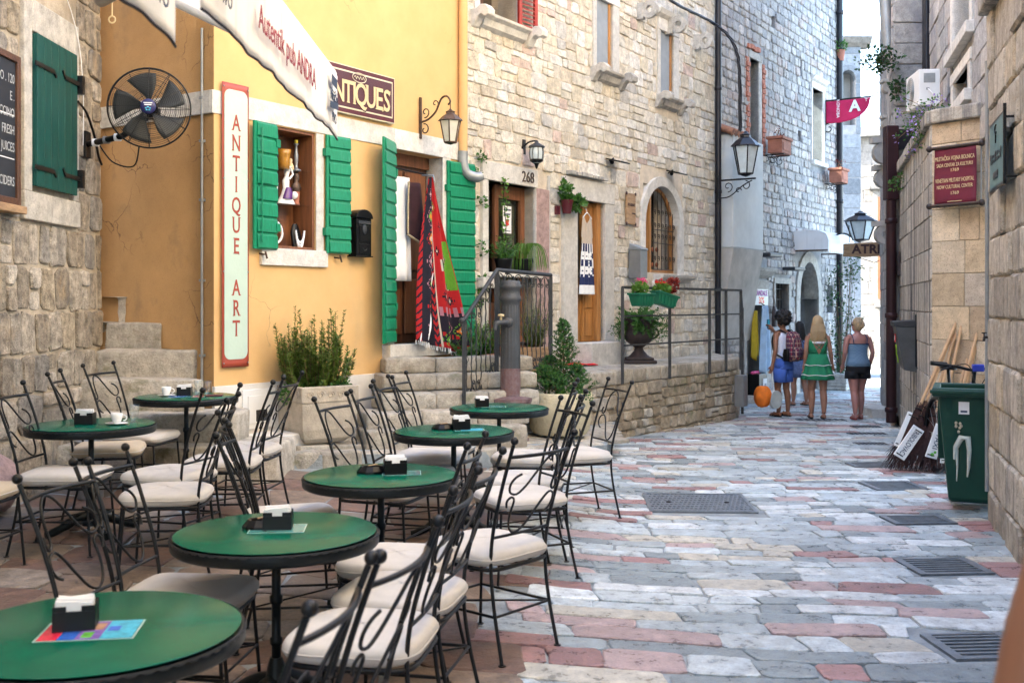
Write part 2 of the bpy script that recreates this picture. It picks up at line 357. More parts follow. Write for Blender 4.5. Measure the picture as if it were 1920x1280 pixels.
mx_ = N(t_, 'ShaderNodeMixShader'); mx_.inputs[0].default_value = .45; t_.links.new(b_.outputs[0], mx_.inputs[1]); t_.links.new(td_.outputs[0], mx_.inputs[2]); t_.links.new(mx_.outputs[0], t_.nodes['Material Output'].inputs[0])
m_canvas_txt = mat('wine_red_print', (.26,.012,.035), .8, .1, 5)
m_navy = mat('navy_print', (.02,.04,.09), .8, .1, 5)
m_black_trim = mat('black_trim', (.02,.016,.02), .8, .1, 5)
m_terracotta = mat('terracotta', (.33,.12,.07), .8, .25, 8, .2, 60)
m_plastic_green = mat('green_plastic', (.010,.13,.07), .4, .12, 6, .05, 60)
m_bin = mat('bin_green_plastic', (.0035,.045,.03), .42, .15, 5, .12, 150, spec=.35, streak=((.008,.055,.04),(1,1,1),7,.58,.7))
m_sand_plaster = mat('rough_cream_concrete', (.55,.48,.32), .95, .18, 7, 1.0, 34)
m_planter = mat('weathered_concrete', (.43,.37,.29), .95, .28, 6, .5, 60, streak=((.24,.19,.14),(1,1,.7),2.6,.55,.74))
m_soil = mat('soil', (.05,.035,.025), .95, .4, 30, .6, 60)
m_leaf_d = leafmat('dark_leaf', (.010,.038,.012), (.03,.10,.022))
m_leaf_m = leafmat('mid_leaf', (.03,.095,.015), (.075,.21,.03))
m_leaf_l = leafmat('light_leaf', (.075,.19,.025), (.17,.33,.05))
m_rosemary = leafmat('rosemary_leaf', (.065,.12,.018), (.19,.28,.045))
m_conifer = leafmat('conifer_leaf', (.012,.06,.012), (.06,.18,.025))
m_leaf_red = leafmat('red_leaf', (.16,.015,.012), (.36,.05,.03))
m_flower = mat('pink_petals', (.68,.08,.22), .7, .2, 40)
m_flower_r = mat('red_petals', (.62,.02,.02), .7, .2, 40)
m_lavender = mat('lavender_petals', (.34,.24,.60), .7, .2, 40)
m_twig_br = mat('brown_stem', (.12,.075,.04), .85, .3, 20)
m_urn = mat('dark_urn_iron', (.040,.025,.022), .6, .4, 10, .4, 60)
m_grate = mat('cast_iron_grate', (.17,.19,.21), .42, .3, 12, .2, 120, metal=.5)
m_pit = mat('drain_pit', (.01,.01,.012), .9, .2, 6)
m_brick_red = mat('red_brick', (.42,.15,.09), .9, .3, 18, .5, 60)
m_white_paint = mat('white_paint', (.74,.74,.72), .55, .05, 4, .05, 90)
m_grey_metal = mat('brushed_grey_metal', (.26,.27,.28), .42, .1, 12, .05, 90, metal=.6)
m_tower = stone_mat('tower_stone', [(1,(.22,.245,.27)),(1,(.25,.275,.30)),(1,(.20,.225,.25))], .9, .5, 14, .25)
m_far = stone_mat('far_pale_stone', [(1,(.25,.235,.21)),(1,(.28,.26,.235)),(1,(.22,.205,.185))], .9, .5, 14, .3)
m_lit = mat('far_pale_plaster', (.70,.66,.60), .9, .08, 1.5, .2, 40)
m_roof = mat('roof_tile', (.32,.15,.09), .85, .3, 10, .4, 40)
# ---------------------------------------------------------------- stone laying
def project(p):
    if p.y < .3: return None
    return 960+p.x/p.y*FPX, HOR-(p.z-EYE)/p.y*FPX
def stone(poly, fn, depth, inset, back=.03):
    n = len(poly); ca = sum(p[0] for p in poly)/n; cb = sum(p[1] for p in poly)/n
    def shr(p, e):
        dx, dy = ca-p[0], cb-p[1]; l = math.hypot(dx, dy) or 1; e = min(e, l*.6); return (p[0]+dx/l*e, p[1]+dy/l*e)
    v = [fn(a, b, -back) for a, b in poly] + [fn(a, b, depth*.5) for a, b in poly]
    q = [shr(p, inset) for p in poly]; v += [fn(a, b, depth) for a, b in q]
    f = [tuple(range(2*n, 3*n))]
    for i in range(n):
        j = (i+1) % n; f += [(i, j, n+j, n+i), (n+i, n+j, 2*n+j, 2*n+i)]
    return v, f, (ca, cb)
def block_poly(u0, u1, z0, z1, g, rng, j, cut=.25):
    """an uneven four-sided block with knocked-off corners"""
    w, h = u1-u0-2*g, z1-z0-2*g
    J = lambda s: rng.uniform(-j, j)*s
    c = min(w, h)*cut
    P = []
    for (a, b, sx, sy) in ((u0+g, z0+g, 1, 1), (u1-g, z0+g, -1, 1), (u1-g, z1-g, -1, -1), (u0+g, z1-g, 1, -1)):
        a += J(h); b += J(h)*.7; k1, k2 = c*rng.uniform(.3, 1), c*rng.uniform(.3, 1)
        A, B = (a, b+sy*k1), (a+sx*k2, b)
        P += [A, B] if sx*sy > 0 else [B, A]
    out = []
    for i, p in enumerate(P):
        out.append(p); q = P[(i+1) % len(P)]
        if math.hypot(p[0]-q[0], p[1]-q[1]) > max(.16, h*.75):
            m = ((p[0]+q[0])/2+J(h)*.5, (p[1]+q[1])/2+J(h)*.5); out.append(m)
    return out
def courses(u0, u1, z0, z1, hr, lr, ops, rng, g=.008, j=.03, cut=.25, merge=0):
    polys = []; z = z0; row = 0
    while z < z1-.02:
        h = rng.uniform(*hr); zt = min(z+h, z1)
        if z1-zt < hr[0]*.5: zt = z1
        free = [(u0, u1)]
        for (a, b, c, d) in ops:
            if min(zt, d)-max(z, c) > .3*(zt-z):
                nf = []
                for (s, e) in free:
                    if b <= s or a >= e: nf.append((s, e)); continue
                    if a > s: nf.append((s, a))
                    if b < e: nf.append((b, e))
                free = nf
        for (s, e) in free:
            u = s
            while u < e-.02:
                l = rng.uniform(*lr); ut = min(u+l, e)
                if e-ut < lr[0]*.6: ut = e
                if merge and (zt-z) > hr[0]*1.15 and rng.random() < merge and ut-u < lr[1]:
                    zm = lerp(z, zt, rng.uniform(.4, .6))
                    polys += [block_poly(u, ut, z, zm, g, rng, j, cut), block_poly(u, ut, zm, zt, g, rng, j, cut)]
                else: polys.append(block_poly(u, ut, z, zt, g, rng, j, cut))
                u = ut
        z = zt; row += 1
    return polys
def pieces(parent, name, items, mt, limit=300, M=None, rest_label=None):
    """items: (verts, faces, world centre, size). Largest in view become objects, the rest one joined part"""
    keyed = []
    for it in items:
        c = it[2]; k = 0; q = project(c)
        if q and -60 < q[0] < 1980 and -60 < q[1] < 1340: k = it[3]/c.length**2
        keyed.append((k, it))
    keyed.sort(key=lambda x: -x[0])
    rest = MB(); rv = []
    for i, (k, it) in enumerate(keyed):
        if i < limit and k > 0:
            me = bpy.data.meshes.new(name); me.from_pydata([tuple(p) for p in it[0]], [], it[1]); me.materials.append(mt)
            o = bpy.data.objects.new(name, me); col.objects.link(o); o.parent = parent
        else:
            rest.add(it[0], it[1]); rv += [rnd.random()]*len(it[0])
    if rest.v:
        o = rest.build(name+'s', mt, parent, fix=False); o['kind'] = 'stuff'
        a = o.data.attributes.new('rnd', 'FLOAT', 'POINT'); a.data.foreach_set('value', rv)
def wall_stones(parent, name, polys, mt, M, rng, depth=(.015,.035), inset=.018, limit=300):
    items = []
    for p in polys:
        d = rng.uniform(*depth); tl = rng.uniform(-.02, .02); tm = rng.uniform(-.02, .02)
        ca = sum(q[0] for q in p)/len(p); cb = sum(q[1] for q in p)/len(p)
        v, f, c = stone(p, lambda a, b, t: (a, -t - ((a-ca)*tl+(b-cb)*tm if t > 0 else 0), b), d, inset*rng.uniform(.6, 1.3))
        A = (max(q[0] for q in p)-min(q[0] for q in p))*(max(q[1] for q in p)-min(q[1] for q in p))
        items.append((v, f, M @ Vector((c[0], 0, c[1])), A))
    pieces(parent, name, items, mt, limit)
def backing(u0, u1, z0, z1, ops, t=.4, y0=0.):
    us = sorted({u0, u1, *[min(max(x, u0), u1) for o in ops for x in o[:2]]}); zs = sorted({z0, z1, *[min(max(x, z0), z1) for o in ops for x in o[2:4]]})
    mb = MB()
    for i in range(len(us)-1):
        for j in range(len(zs)-1):
            cu, cz = (us[i]+us[i+1])/2, (zs[j]+zs[j+1])/2
            if us[i+1]-us[i] < 1e-5 or zs[j+1]-zs[j] < 1e-5: continue
            if any(a < cu < b and c < cz < d for a, b, c, d in ops): continue
            mb.box(us[i], us[i+1], y0, y0+t, zs[j], zs[j+1])
    return mb

# ---------------------------------------------------------------- the street
def grid_axis(a, b, fine0, fine1, step):
    xs = [a]; x = fine0
    while x <= fine1+1e-6: xs.append(x); x += step
    return xs+[b]
gx = grid_axis(-90, 90, -8, 16, .5); gy = grid_axis(-60, 160, -2, 40, .5)
mb = MB(); mb.v = [(x, y, G(x, y)-.016) for y in gy for x in gx]; nx = len(gx)
mb.f = [(j*nx+i, j*nx+i+1, (j+1)*nx+i+1, (j+1)*nx+i) for j in range(len(gy)-1) for i in range(nx-1)]; mb.sm = [True]*len(mb.f)
street = mb.build('street', m_joint, fix=False); tag(street, kind='structure')
def XR(Y):                             # right edge of the street
    return 3.78+.31*(Y-8.4) if Y < 9.0 else max(4.6, 4.55+.287*(Y-11.55))
PAVE_EDGE = [(-3.1, 9.2), (-2.35, 9.5), (-1.75, 9.75), (-.42, 10.45), (1.06, 11.7), (1.3, 14.2), (3.7, 17.4), (3.9, 18.6), (8, 25.5)]
def left_edge(Y):
    for (a, b), (c, d) in zip(PAVE_EDGE, PAVE_EDGE[1:]):
        if b <= Y <= d: return lerp(a, c, (Y-b)/(d-b))
    return -3.9
rg = random.Random(21)
COVERS = []   # holes in the paving: (x0,x1,y0,y1)
for (x0, y0, x1, y1) in ((1218, 925, 1398, 957), (1755, 1185, 1920, 1232), (1698, 1045, 1838, 1074), (1662, 965, 1780, 980), (1625, 897, 1724, 912), (1590, 854, 1668, 864)):
    d0, d1 = EYE*FPX/(y1-HOR), EYE*FPX/(y0-HOR); dm = (d0+d1)/2
    COVERS.append(((x0-960)/FPX*dm, (x1-960)/FPX*dm, d0, d1))
COVERS[-1] = (COVERS[-1][0], COVERS[-1][0]+.5, COVERS[-1][2], COVERS[-1][2]+.3)
def bend(X):
    if X < 0: return -.24*X
    if X < 2.6: return -.24*X+.24*X*X/5.2
    return -.24*2.6+.24*2.6/2
items = []; Y = 1.6; SPL = lambda Yc: -.25+.02*Yc
def jit(a, b, k): return noise.noise(Vector((a*3.1, b*3.1, k)))
while Y < 26:
    h = rg.uniform(.15, .25)
    X = -4.2+rg.uniform(0, .3)
    while X < 9.5:
        l = rg.choice((.2,.28,.36,.42,.5,.62)) * rg.uniform(.85, 1.2)
        hit = [c for c in COVERS if c[0]-.03 < X+l and X < c[1]+.03 and c[2]-.04 < Y+h+bend(X+l/2) and Y+bend(X+l/2) < c[3]+.04]
        if hit:
            if hit[0][0]-.03-X > .07: l = hit[0][0]-.03-X
            else: X = hit[0][1]+.03; continue
        Xc = X+l/2; Yc = Y+h/2+bend(Xc)
        if Xc > SPL(Yc) and Yc > 1.3 and Xc < XR(Yc)+.15 and Xc > left_edge(Yc)-.15:
            p = block_poly(X, X+l, Y, Y+h, rg.uniform(.002, .007), rg, .07, .17); dz = rg.uniform(-.006, .005); tx, ty = rg.uniform(-.012, .012), rg.uniform(-.012, .012)
            def fn(a, b, t, Xc=Xc, dz=dz, tx=tx, ty=ty):
                yy = b+bend(a)+.09*jit(a*.45, b*.45, 0)+.02*jit(a*2, b*2, 3); aa = a+.06*jit(a*.6, b*.6, 5)+.02*jit(a*2, b*2, 9)
                return (aa, yy, G(aa, yy)+t-.012+(dz+(a-Xc)*tx+(yy-Yc)*ty if t > 0 else 0))
            v, f, c = stone(p, fn, .009, .008, .03)
            items.append((v, f, Vector((Xc, Yc, G(Xc, Yc))), l*h*Vector((0, 1, -1.68/Yc)).normalized().dot(Vector((0, 0, -1)))))
        X += l
    Y += h
pieces(street, 'paving_stone', items, m_pave, 300)
# the café corner: larger worn flags, laid loosely
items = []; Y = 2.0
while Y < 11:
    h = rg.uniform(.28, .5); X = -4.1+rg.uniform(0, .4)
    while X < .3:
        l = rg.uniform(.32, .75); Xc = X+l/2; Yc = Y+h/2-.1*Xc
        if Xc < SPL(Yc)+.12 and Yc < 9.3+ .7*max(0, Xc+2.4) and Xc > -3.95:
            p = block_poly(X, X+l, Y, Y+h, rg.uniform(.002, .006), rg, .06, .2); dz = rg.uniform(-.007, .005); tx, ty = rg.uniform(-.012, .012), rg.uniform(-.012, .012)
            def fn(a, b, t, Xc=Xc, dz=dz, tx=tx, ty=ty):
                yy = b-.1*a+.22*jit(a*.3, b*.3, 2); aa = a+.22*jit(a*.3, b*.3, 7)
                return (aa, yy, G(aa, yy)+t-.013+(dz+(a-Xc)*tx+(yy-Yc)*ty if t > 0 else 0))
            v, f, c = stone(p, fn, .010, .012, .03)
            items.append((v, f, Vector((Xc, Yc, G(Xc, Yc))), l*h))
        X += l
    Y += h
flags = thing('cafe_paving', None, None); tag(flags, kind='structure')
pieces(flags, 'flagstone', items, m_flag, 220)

# ---------------------------------------------------------------- the long facade: yellow house, stone house, shop house
OF = Vector((-2.766, 9.9, 0)); FRZ = math.atan2(.8346, .5509)
MF = Matrix.Translation(OF) @ Matrix.Rotation(FRZ, 4, 'Z')
def fY(x): return 9.3/(.66-(x-960)/FPX)
def fu(x): return (fY(x)-9.9)*1.1982
def fz(x, y): return EYE-(y-HOR)*fY(x)/FPX
def rect(x0, x1, yt, yb, at_x=None):   # opening: left/right edge, top and bottom read at x (default middle)
    xm = at_x or (x0+x1)/2
    return (fu(x0), fu(x1), fz(xm, yb), fz(xm, yt))
def froot(name, label, cat, group=None): return thing(name, label, cat, OF, FRZ, group)
def fthing(name, label, cat, x, y, w=0, group=None):       # a thing hung on the facade, w metres out
    return thing(name, label, cat, MF @ Vector((fu(x), -w, fz(x, y))), FRZ, group)

rg = random.Random(5)
yh = froot('yellow_house', 'yellow plastered corner house with green shutters and an antiques sign', 'house')
U_Y = fu(868)
WIN = rect(515, 592, 236, 470, 517); WIN = (WIN[0], WIN[1], fz(590, 470), WIN[3])
DOOR = (fu(738), fu(829), fz(740, 645), fz(800, 290))
top_b, bot_b = 3.665, 3.45
ops = [WIN, DOOR]
backing(0, U_Y, .0, 11.5, ops, .35).build('wall', m_yellow, yh)
# side wall into the alley
MB().box(.001, .35, .35, 6, 0, 11.5).build('side_wall', m_yellow_shade, yh)
# the alley face is its own thin skin of cracked plaster, shade put into its colour
MB().box(-.004, .001, .0, 6, 0, 11.49).build('alley_plaster', m_yellow_shade, yh)
# belt course above window and door
MB().box(-.03, DOOR[0]-.0, -.012, .02, bot_b+.0, top_b).build('belt_course', m_white_stone, yh, .004)
MB().box(DOOR[0]+.002, U_Y-.02, -.014, .02, DOOR[3], top_b-.002).build('door_lintel', m_white_stone, yh, .004)
MB().box(-.032, -.004, .02, 3, bot_b, top_b).build('belt_course', m_white_stone, yh, .004)
MB().box(0-.008, DOOR[0]-.25, -.02, .02, .0, .915).build('plinth', m_plinth, yh, .004)
wf = MB(); jw = .085
wf.box(WIN[0]-jw, WIN[0], -.010, .2, WIN[2], WIN[3]+.0); wf.box(WIN[1], WIN[1]+jw*1.3, -.010, .2, WIN[2], WIN[3])
wf.build('window_frame', m_white_stone, yh, .004)
MB().box(WIN[0]-.2, WIN[1]+.15, -.035, .2, WIN[2]-.17, WIN[2]).build('window_sill', m_white_stone, yh, .006)
df = MB(); df.box(DOOR[0]-.10, DOOR[0], -.012, .3, DOOR[2], DOOR[3]); df.box(DOOR[1], DOOR[1]+.16, -.012, .3, DOOR[2], DOOR[3])
df.build('door_jamb', m_white_stone, yh, .004)
MB().box(DOOR[0]-.2, DOOR[1]+.45, -.12, .32, DOOR[2]-.15, DOOR[2]).build('threshold', m_white_stone, yh, .008)
# shop window: wooden case, glass shelves
c = MB(); a, b, z0, z1 = WIN
c.box(a, b, .30, .34, z0, z1); c.box(a, a+.03, .02, .3, z0, z1); c.box(b-.03, b, .02, .3, z0, z1); c.box(a+.03, b-.03, .02, .3, z1-.03, z1); c.box(a+.03, b-.03, .02, .3, z0, z0+.03)
c.build('window_case', m_wood, yh, .003)
MB().box(a+.30, a+.335, .28, .299, z0+.03, z1-.03).build('case_post', m_wood_dk, yh)
SH = [lerp(z1, z0, k) for k in (.33, .62)]
for z in SH: MB().box(a+.031, b-.031, .04, .295, z-.005, z+.004).build('glass_shelf', m_glass, yh)
# door leaf
d = MB(); a, b, z0, z1 = DOOR
d.box(a, b, .24, .29, z0, z1-.0); d.build('door', m_wood_dk, yh)
dd = yh.children[-1]
for (s, e, lo, hi) in ((a+.05, a+.42, z0+.1, z0+.75), (a+.47, b-.05, z0+.1, z0+.75), (a+.05, a+.42, z0+.85, z1-.2), (a+.47, b-.05, z0+.85, z1-.2)):
    MB().box(s, e, .215, .24, lo, hi).build('door_panel', m_wood, dd, .012)
MB().box(a, b, .2, .24, z1-.14, z1).build('transom', m_wood, yh)
# shutters
def shutter(parent, name, u0, u1, z0, z1, n, hinge_u, ang, y=-.03, m=m_shutter, rod=False):
    H = Matrix.Translation((hinge_u, y, 0)) @ Matrix.Rotation(ang, 4, 'Z') @ Matrix.Translation((-hinge_u, -y, 0))
    p = MB().box(u0, u1, y-.012, y+.012, z0, z1, H).build(name, m, parent, .002)
    h = (z1-z0)/n
    for i in range(n):
        lo, hi = z0+i*h+.004, z0+(i+1)*h-.004
        s = MB(); w = [(u0+.035, y-.012, lo), (u1-.002, y-.012, lo), (u1-.002, y-.012, hi), (u0+.035, y-.012, hi), (u0+.035, y-.030, lo+.012), (u1-.002, y-.030, lo+.012), (u1-.002, y-.024, hi-.02), (u0+.035, y-.024, hi-.02)]
        s.add([H @ Vector(q) for q in w], [(4,5,6,7),(0,1,5,4),(1,2,6,5),(2,3,7,6),(3,0,4,7),(3,2,1,0)]).build('slat', m, p, .003)
    for z in (z0+.18*(z1-z0), z0+.85*(z1-z0)):
        hu = hinge_u
        MB().box(hu-.03, hu+.03, y-.035, y+.03, z-.04, z+.04, H).build('hinge', m, p, .004)
    if rod:
        um = lerp(u0, u1, .22); MB().tube([H @ Vector((um, y-.045, z0+.06)), H @ Vector((um, y-.045, z1-.06))], .008, 6).build('latch_rod', m, p)
        MB().box(um-.01, um+.14, y-.05, y-.04, (z0+z1)/2+.02, (z0+z1)/2+.05, H).build('latch_hook', m, p)
    return p
a, b, z0, z1 = WIN
shutter(yh, 'shutter', a-.345, a-.01, z0-.02, z1+.0, 8, a-.01, R(7), rod=True)
shutter(yh, 'shutter', b+.12, b+.45, z0-.02, z1+.0, 9, b+.12, R(-6))
for u in (a-.2, b+.28):
    MB().tube([(u, .0, z0-.06), (u, -.07, z0-.07)], .009, 6).tube([(u+.01, -.07, z0-.04), (u+.03, -.075, z0-.11)], .011, 6).build('shutter_stay', m_bronze, yh)
a, b, z0, z1 = DOOR
shutter(yh, 'door_shutter', a-.47, a-.02, z0+.02, z1+.06, 16, a-.02, R(24))
shutter(yh, 'door_shutter', b+.06, b+.56, z0-.02, z1-.03, 15, b+.06, R(-5))
for z in (z0+.7, z1-.25): MB().box(b+.58, b+.61, -.06, -.0, z-.1, z+.1).build('rusty_hinge', m_brick_red, yh, .004)
# rain pipe painted like the wall, zinc foot
uP = fu(861)
MB().tube([(uP, -.06, 3.45), (uP, -.06, 9)], .055, 12).build('downpipe', m_yellow, yh)
MB().tube(spline([(uP, -.06, 3.55), (uP, -.06, 3.40), (uP+.03, -.09, 3.28), (uP+.14, -.16, 3.24), (uP+.2, -.19, 3.26)], 5), .062, 12).build('pipe_elbow', m_zinc, yh)
# conduit on the alley side of the corner
cu = MB(); cu.tube([(-.03, .13, .5), (-.03, .13, 4.25)], .013, 8)
cd_ = cu.build('conduit', m_zinc, yh)
for z in (1.2, 1.9, 2.65, 3.2, 3.6): MB().box(-.05, -.004, .11, .15, z-.012, z+.012).build('pipe_clip', m_zinc, cd_)
# meter hatch in the plinth
h = MB().box(.32, .74, -.035, -.02, .48, .86).build('meter_hatch', m_white_paint, yh, .004)
MB().box(.38, .68, -.045, -.035, .53, .80).build('hatch_door', m_white_paint, h, .004)
MB().box(.48, .62, -.05, -.045, .55, .66).build('hatch_grille', m_dark, h)
MB().box(.15, .95, -.42, -.021, .16, .44).build('bench_block', m_plinth, yh, .012)

# ----- stone house
sh = froot('stone_house', 'pale rubble stone house with three doors at number 268', 'house')
U0, U1 = U_Y+.004, fu(1341)
D1 = (fu(911), fu(1000), .8, fz(955, 345)); D2 = (fu(1078), fu(1130), fz(1100, 641), fz(1105, 378))
AW = (fu(1206), fu(1270), fz(1240, 512), fz(1240, 420))       # arched window below its spring line
aR = (AW[1]-AW[0])/2; aC = (AW[0]+AW[1])/2; AWT = AW[3]+aR*.95
W1 = (fu(897), fu(968), fz(930, 40), 6.4); W2 = (fu(1116), fu(1147), fz(1130, 136), fz(1130, 2)); W3 = (fu(1236), fu(1261), fz(1248, 186), fz(1248, 62))
hol = [D1, D2, (AW[0], AW[1], AW[2], AWT), W1, W2, W3]
backing(U0, U1, -.4, 11, hol, .5).build('wall', m_mortar_w, sh)
fr = [(D1[0]-.16, D1[1]+.42, .75, D1[3]+.26), (D2[0]-.45, D2[1]+.30, .75, D2[3]+.33), (AW[0]-.12, AW[1]+.2, AW[2]-.05, AWT+.22),
      (W1[0]-.12, W1[1]+.1, W1[2]-.16, W1[3]), (W2[0]-.12, W2[1]+.22, W2[2]-.2, W2[3]+.2), (W3[0]-.14, W3[1]+.2, W3[2]-.2, W3[3]+.25)]
wall_stones(sh, 'stone', courses(U0+.0, U1-.0, .3, 7.9, (.13,.27), (.12,.40), fr, rg, .004, .085, .26, .2), m_facade_stone, MF, rg, (.006,.03), .014, 300)
# frames
def frame(parent, o, wl, wr, ht, m, lint_m=None, out=.045, sill=0, lint_ext=.0, name='door_jamb'):
    a, b, z0, z1 = o
    MB().box(a-wl, a, -out, .3, z0, z1).build(name, m, parent, .006)
    MB().box(b, b+wr, -out, .3, z0, z1).build(name, m, parent, .006)
    MB().box(a-wl-lint_ext, b+wr+lint_ext, -out-.01, .3, z1, z1+ht).build('lintel', lint_m or m, parent, .006)
frame(sh, D1, .13, .01, .235, m_white_stone, lint_ext=.02)
MB().box(D1[1]+.011, D1[1]+.34, -.05, .3, .75, D1[3]-.003).build('pink_jamb', m_pink_stone, sh, .008)
MB().box(D1[1]+.345, D1[1]+.40, -.03, .0, .8, D1[3]+.2).build('door_jamb', m_white_stone, sh, .006)
frame(sh, D2, .40, .28, .30, m_white_stone, out=.05)
MB().box(D2[0]-.12, D2[1]+.1, -.35, .2, .78, D2[2]).build('threshold', m_white_stone, sh, .012)
# first door: fixed light, panelled door with curtain
a, b, z0, z1 = D1; um = lerp(a, b, .36)
MB().box(a, um, .18, .20, z0+.9, z1).build('side_light', m_pane, sh)
MB().box(a, um, .15, .24, z0, z0+.9).build('side_panel', m_wood_dk, sh, .004)
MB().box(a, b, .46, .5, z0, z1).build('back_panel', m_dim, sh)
d = MB(); d.box(um, um+.09, .14, .22, z0, z1); d.box(b-.11, b, .14, .22, z0, z1); d.box(um+.09, b-.11, .14, .22, z1-.18, z1); d.box(um+.09, b-.11, .14, .22, z0, z0+.7)
d = d.build('door', m_wood, sh, .006)
MB().box(um+.09, b-.11, .175, .185, z0+.7, z1-.18).build('pane', m_pane, d)
MB().sheet(lambda i, j: (lerp(um+.1, b-.12, i), .24+.012*math.sin(i*50), lerp(z0+.7, z1-.25+.09*math.sin(i*math.pi), j)), 40, 4).build('curtain', m_gold, d)
# second door
a, b, z0, z1 = D2
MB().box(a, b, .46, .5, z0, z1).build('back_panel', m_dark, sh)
L = lerp(a, b, .48)
d = MB(); d.box(L, b, .10, .16, z0, z1); d = d.build('door', m_wood_or, sh, .004)
MB().box(b-.14, b-.02, .02, .10, z0, z1).build('door_frame', m_wood_or, sh, .01)
for (lo, hi) in ((z0+.08, z0+.45), (z0+.5, z0+.72), (z0+.8, z1-.1)): MB().box(L+.05, b-.18, .085, .10, lo, hi).build('door_panel', m_wood_or, d, .008)
MB().box(a, L-.01, .13, .17, z0, z0+.95).build('door_leaf', m_wood_or, sh, .006)
# arched window
a, b, z0, z1 = AW
arch = MB(); pts_o = [(aC+(aR+.17)*math.cos(R(t)), z1+(aR*.95+.16)*math.sin(R(t))) for t in range(0, 181, 12)]; pts_i = [(aC+aR*math.cos(R(t)), z1+aR*.95*math.sin(R(t))) for t in range(0, 181, 12)]
for i in range(15):
    q = [pts_i[i], pts_o[i], pts_o[i+1], pts_i[i+1]]
    arch.prism(q, lambda u, z, t: (u, -t, z), -.3, .05)
arch.build('arch_surround', m_white_stone, sh)
MB().box(a-.17, a, -.05, .3, z0-.75, z1).build('window_jamb', m_white_stone, sh, .006)
MB().box(b, b+.17, -.05, .3, z0-.3, z1).build('window_jamb', m_white_stone, sh, .006)
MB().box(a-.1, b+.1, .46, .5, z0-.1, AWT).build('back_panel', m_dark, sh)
s = MB(); s.prism([(-.05, 0), (-.18, .05), (-.2, .1), (.1, .1), (.1, -.03), (-.05, -.03)], lambda p, q, t: (t, p, z0-.13+q), lerp(a, b, .28), b+.4)
s.build('window_sill', m_white_stone, sh, .006)
w = MB(); uw = lerp(a, b, .30)
w.box(uw, uw+.06, .08, .15, z0-.0, AWT-.02); w.box(b-.06, b, .08, .15, z0, z1); w.box(uw+.06, b-.06, .08, .15, z0, z0+.06)
w.tube([(u, .115, z) for u, z in [(aC+(aR-.03)*math.cos(R(t)), z1+(aR*.95-.03)*math.sin(R(t))) for t in range(0, 121, 12)]], .035, 6)
w = w.build('window_frame', m_wood_or, sh)
MB().box(a, uw, .2, .205, z0, AWT-.1).build('pane', m_pane, w)
gr = MB()
for k in range(6):
    u = lerp(uw+.1, b-.09, k/5); zt = z1+math.sqrt(max(0, (aR*.95)**2-(u-aC)**2))-.06
    gr.tube([(u, .05, z0+.05), (u, .05, zt)], .008, 5)
    for zz in (z0+.25, z0+.62, z1-.02, z1+.2):
        if zz < zt-.08: gr.tube(spiral((u+.03, .045, zz), .045, .012, -90, 300, 10), .007, 4)
for zz in (z0+.06, z0+.5, z1-.1): gr.tube([(uw+.06, .05, zz), (b-.06, .05, zz)], .008, 5)
gr.build('window_grille', m_iron_rust, w)
sh_ = MB()
for k in range(5):
    u = lerp(uw+.12, b-.15, k/4)
    for zz in (z0+.16, z0+.42): sh_.ball((u, .32, zz), .05, 8, 5, (1, .5, .8))
sh_.build('shelf_trinkets', m_terracotta, w)
# upper windows, sills with scroll brackets, stone rings
def bracket_scroll(u, z, out=.30, t=.14, k=1.):
    prof = [(0, .13), (.10, .13), (.16, .17), (.24, .16), (.30, .10), (.29, .03), (.23, .01), (.18, .05), (.12, .02), (.06, -.08), (0, -.10)]
    return MB().prism([(-p*k*out/.3, q*k) for p, q in prof], lambda p, q, tt: (u+tt, p, z+q), -t/2, t/2)
def window_sill(o, m=m_grey_dressed, ext=.14):
    a, b, z0, z1 = o
    MB().prism([(0, -.18), (-.08, -.14), (-.11, -.06), (-.17, -.03), (-.18, .0), (.2, 0), (.2, -.18)], lambda p, q, t: (t, p, z0+q), a-ext+.15, b+ext-.15+.12).build('window_sill', m, sh)
    for u in (a-ext+.03, b+ext+.10): bracket_scroll(u, z0-.11, .30).build('sill_bracket', m, sh, .01)
for o, pm in ((W2, m_blue_plaster), (W3, m_blue_plaster)):
    a, b, z0, z1 = o
    frame(sh, o, .10, .20, .2, m_white_stone, out=.03, name='window_jamb')
    MB().box(a, b-.10, .015, .06, z0, z1).build('shutter_panel', mat('blue_grey_panel', (.27,.30,.33), .7, .15, 4), sh)
    MB().box(b-.10, b-.04, .0, .2, z0, z1).build('window_frame', m_wood_or, sh)
    MB().box(b-.04, b, .1, .2, z0, z1).build('window_post', m_wood_old, sh)
    window_sill(o)
a, b, z0, z1 = W3
MB().prism([(-.03, 0), (-.1, .05), (-.14, .12), (.1, .12), (.1, 0)], lambda p, q, t: (t, p, z1+.2+q), a-.2, b+.3).build('cornice', m_white_stone, sh, .005)
for (x, y) in ((1195, 22), (1250, 50), (1301, 80)):
    u, z = fu(x), fz(x, y)
    r = MB(); 
    r.tube([(u+.11*math.cos(R(t))*1.0, -.20+.11*math.sin(R(t))*1.15*-1, z+.11*math.sin(R(t))*0) for t in range(0, 1)], .01, 3) if False else None
    ring = []
    for t in range(0, 360, 24):
        ring.append((math.cos(R(t)), math.sin(R(t))))
    v = []; f = []; n = len(ring)
    for yy in (-.035, .035):
        for rr in (.145, .06):
            v += [(u+yy, -.22+p*rr, z+q*rr) for p, q in ring]
    for k in range(n):
        j = (k+1) % n
        f += [(k, j, n+j, n+k), (2*n+k, 3*n+k, 3*n+j, 2*n+j), (k, 2*n+k, 2*n+j, j), (n+k, n+j, 3*n+j, 3*n+k)]
    r.add(v, f); r.box(u-.05, u+.05, -.12, .05, z-.14, z+.12)
    r.build('stone_ring_bracket', m_grey_dressed, sh)
a, b, z0, z1 = W1
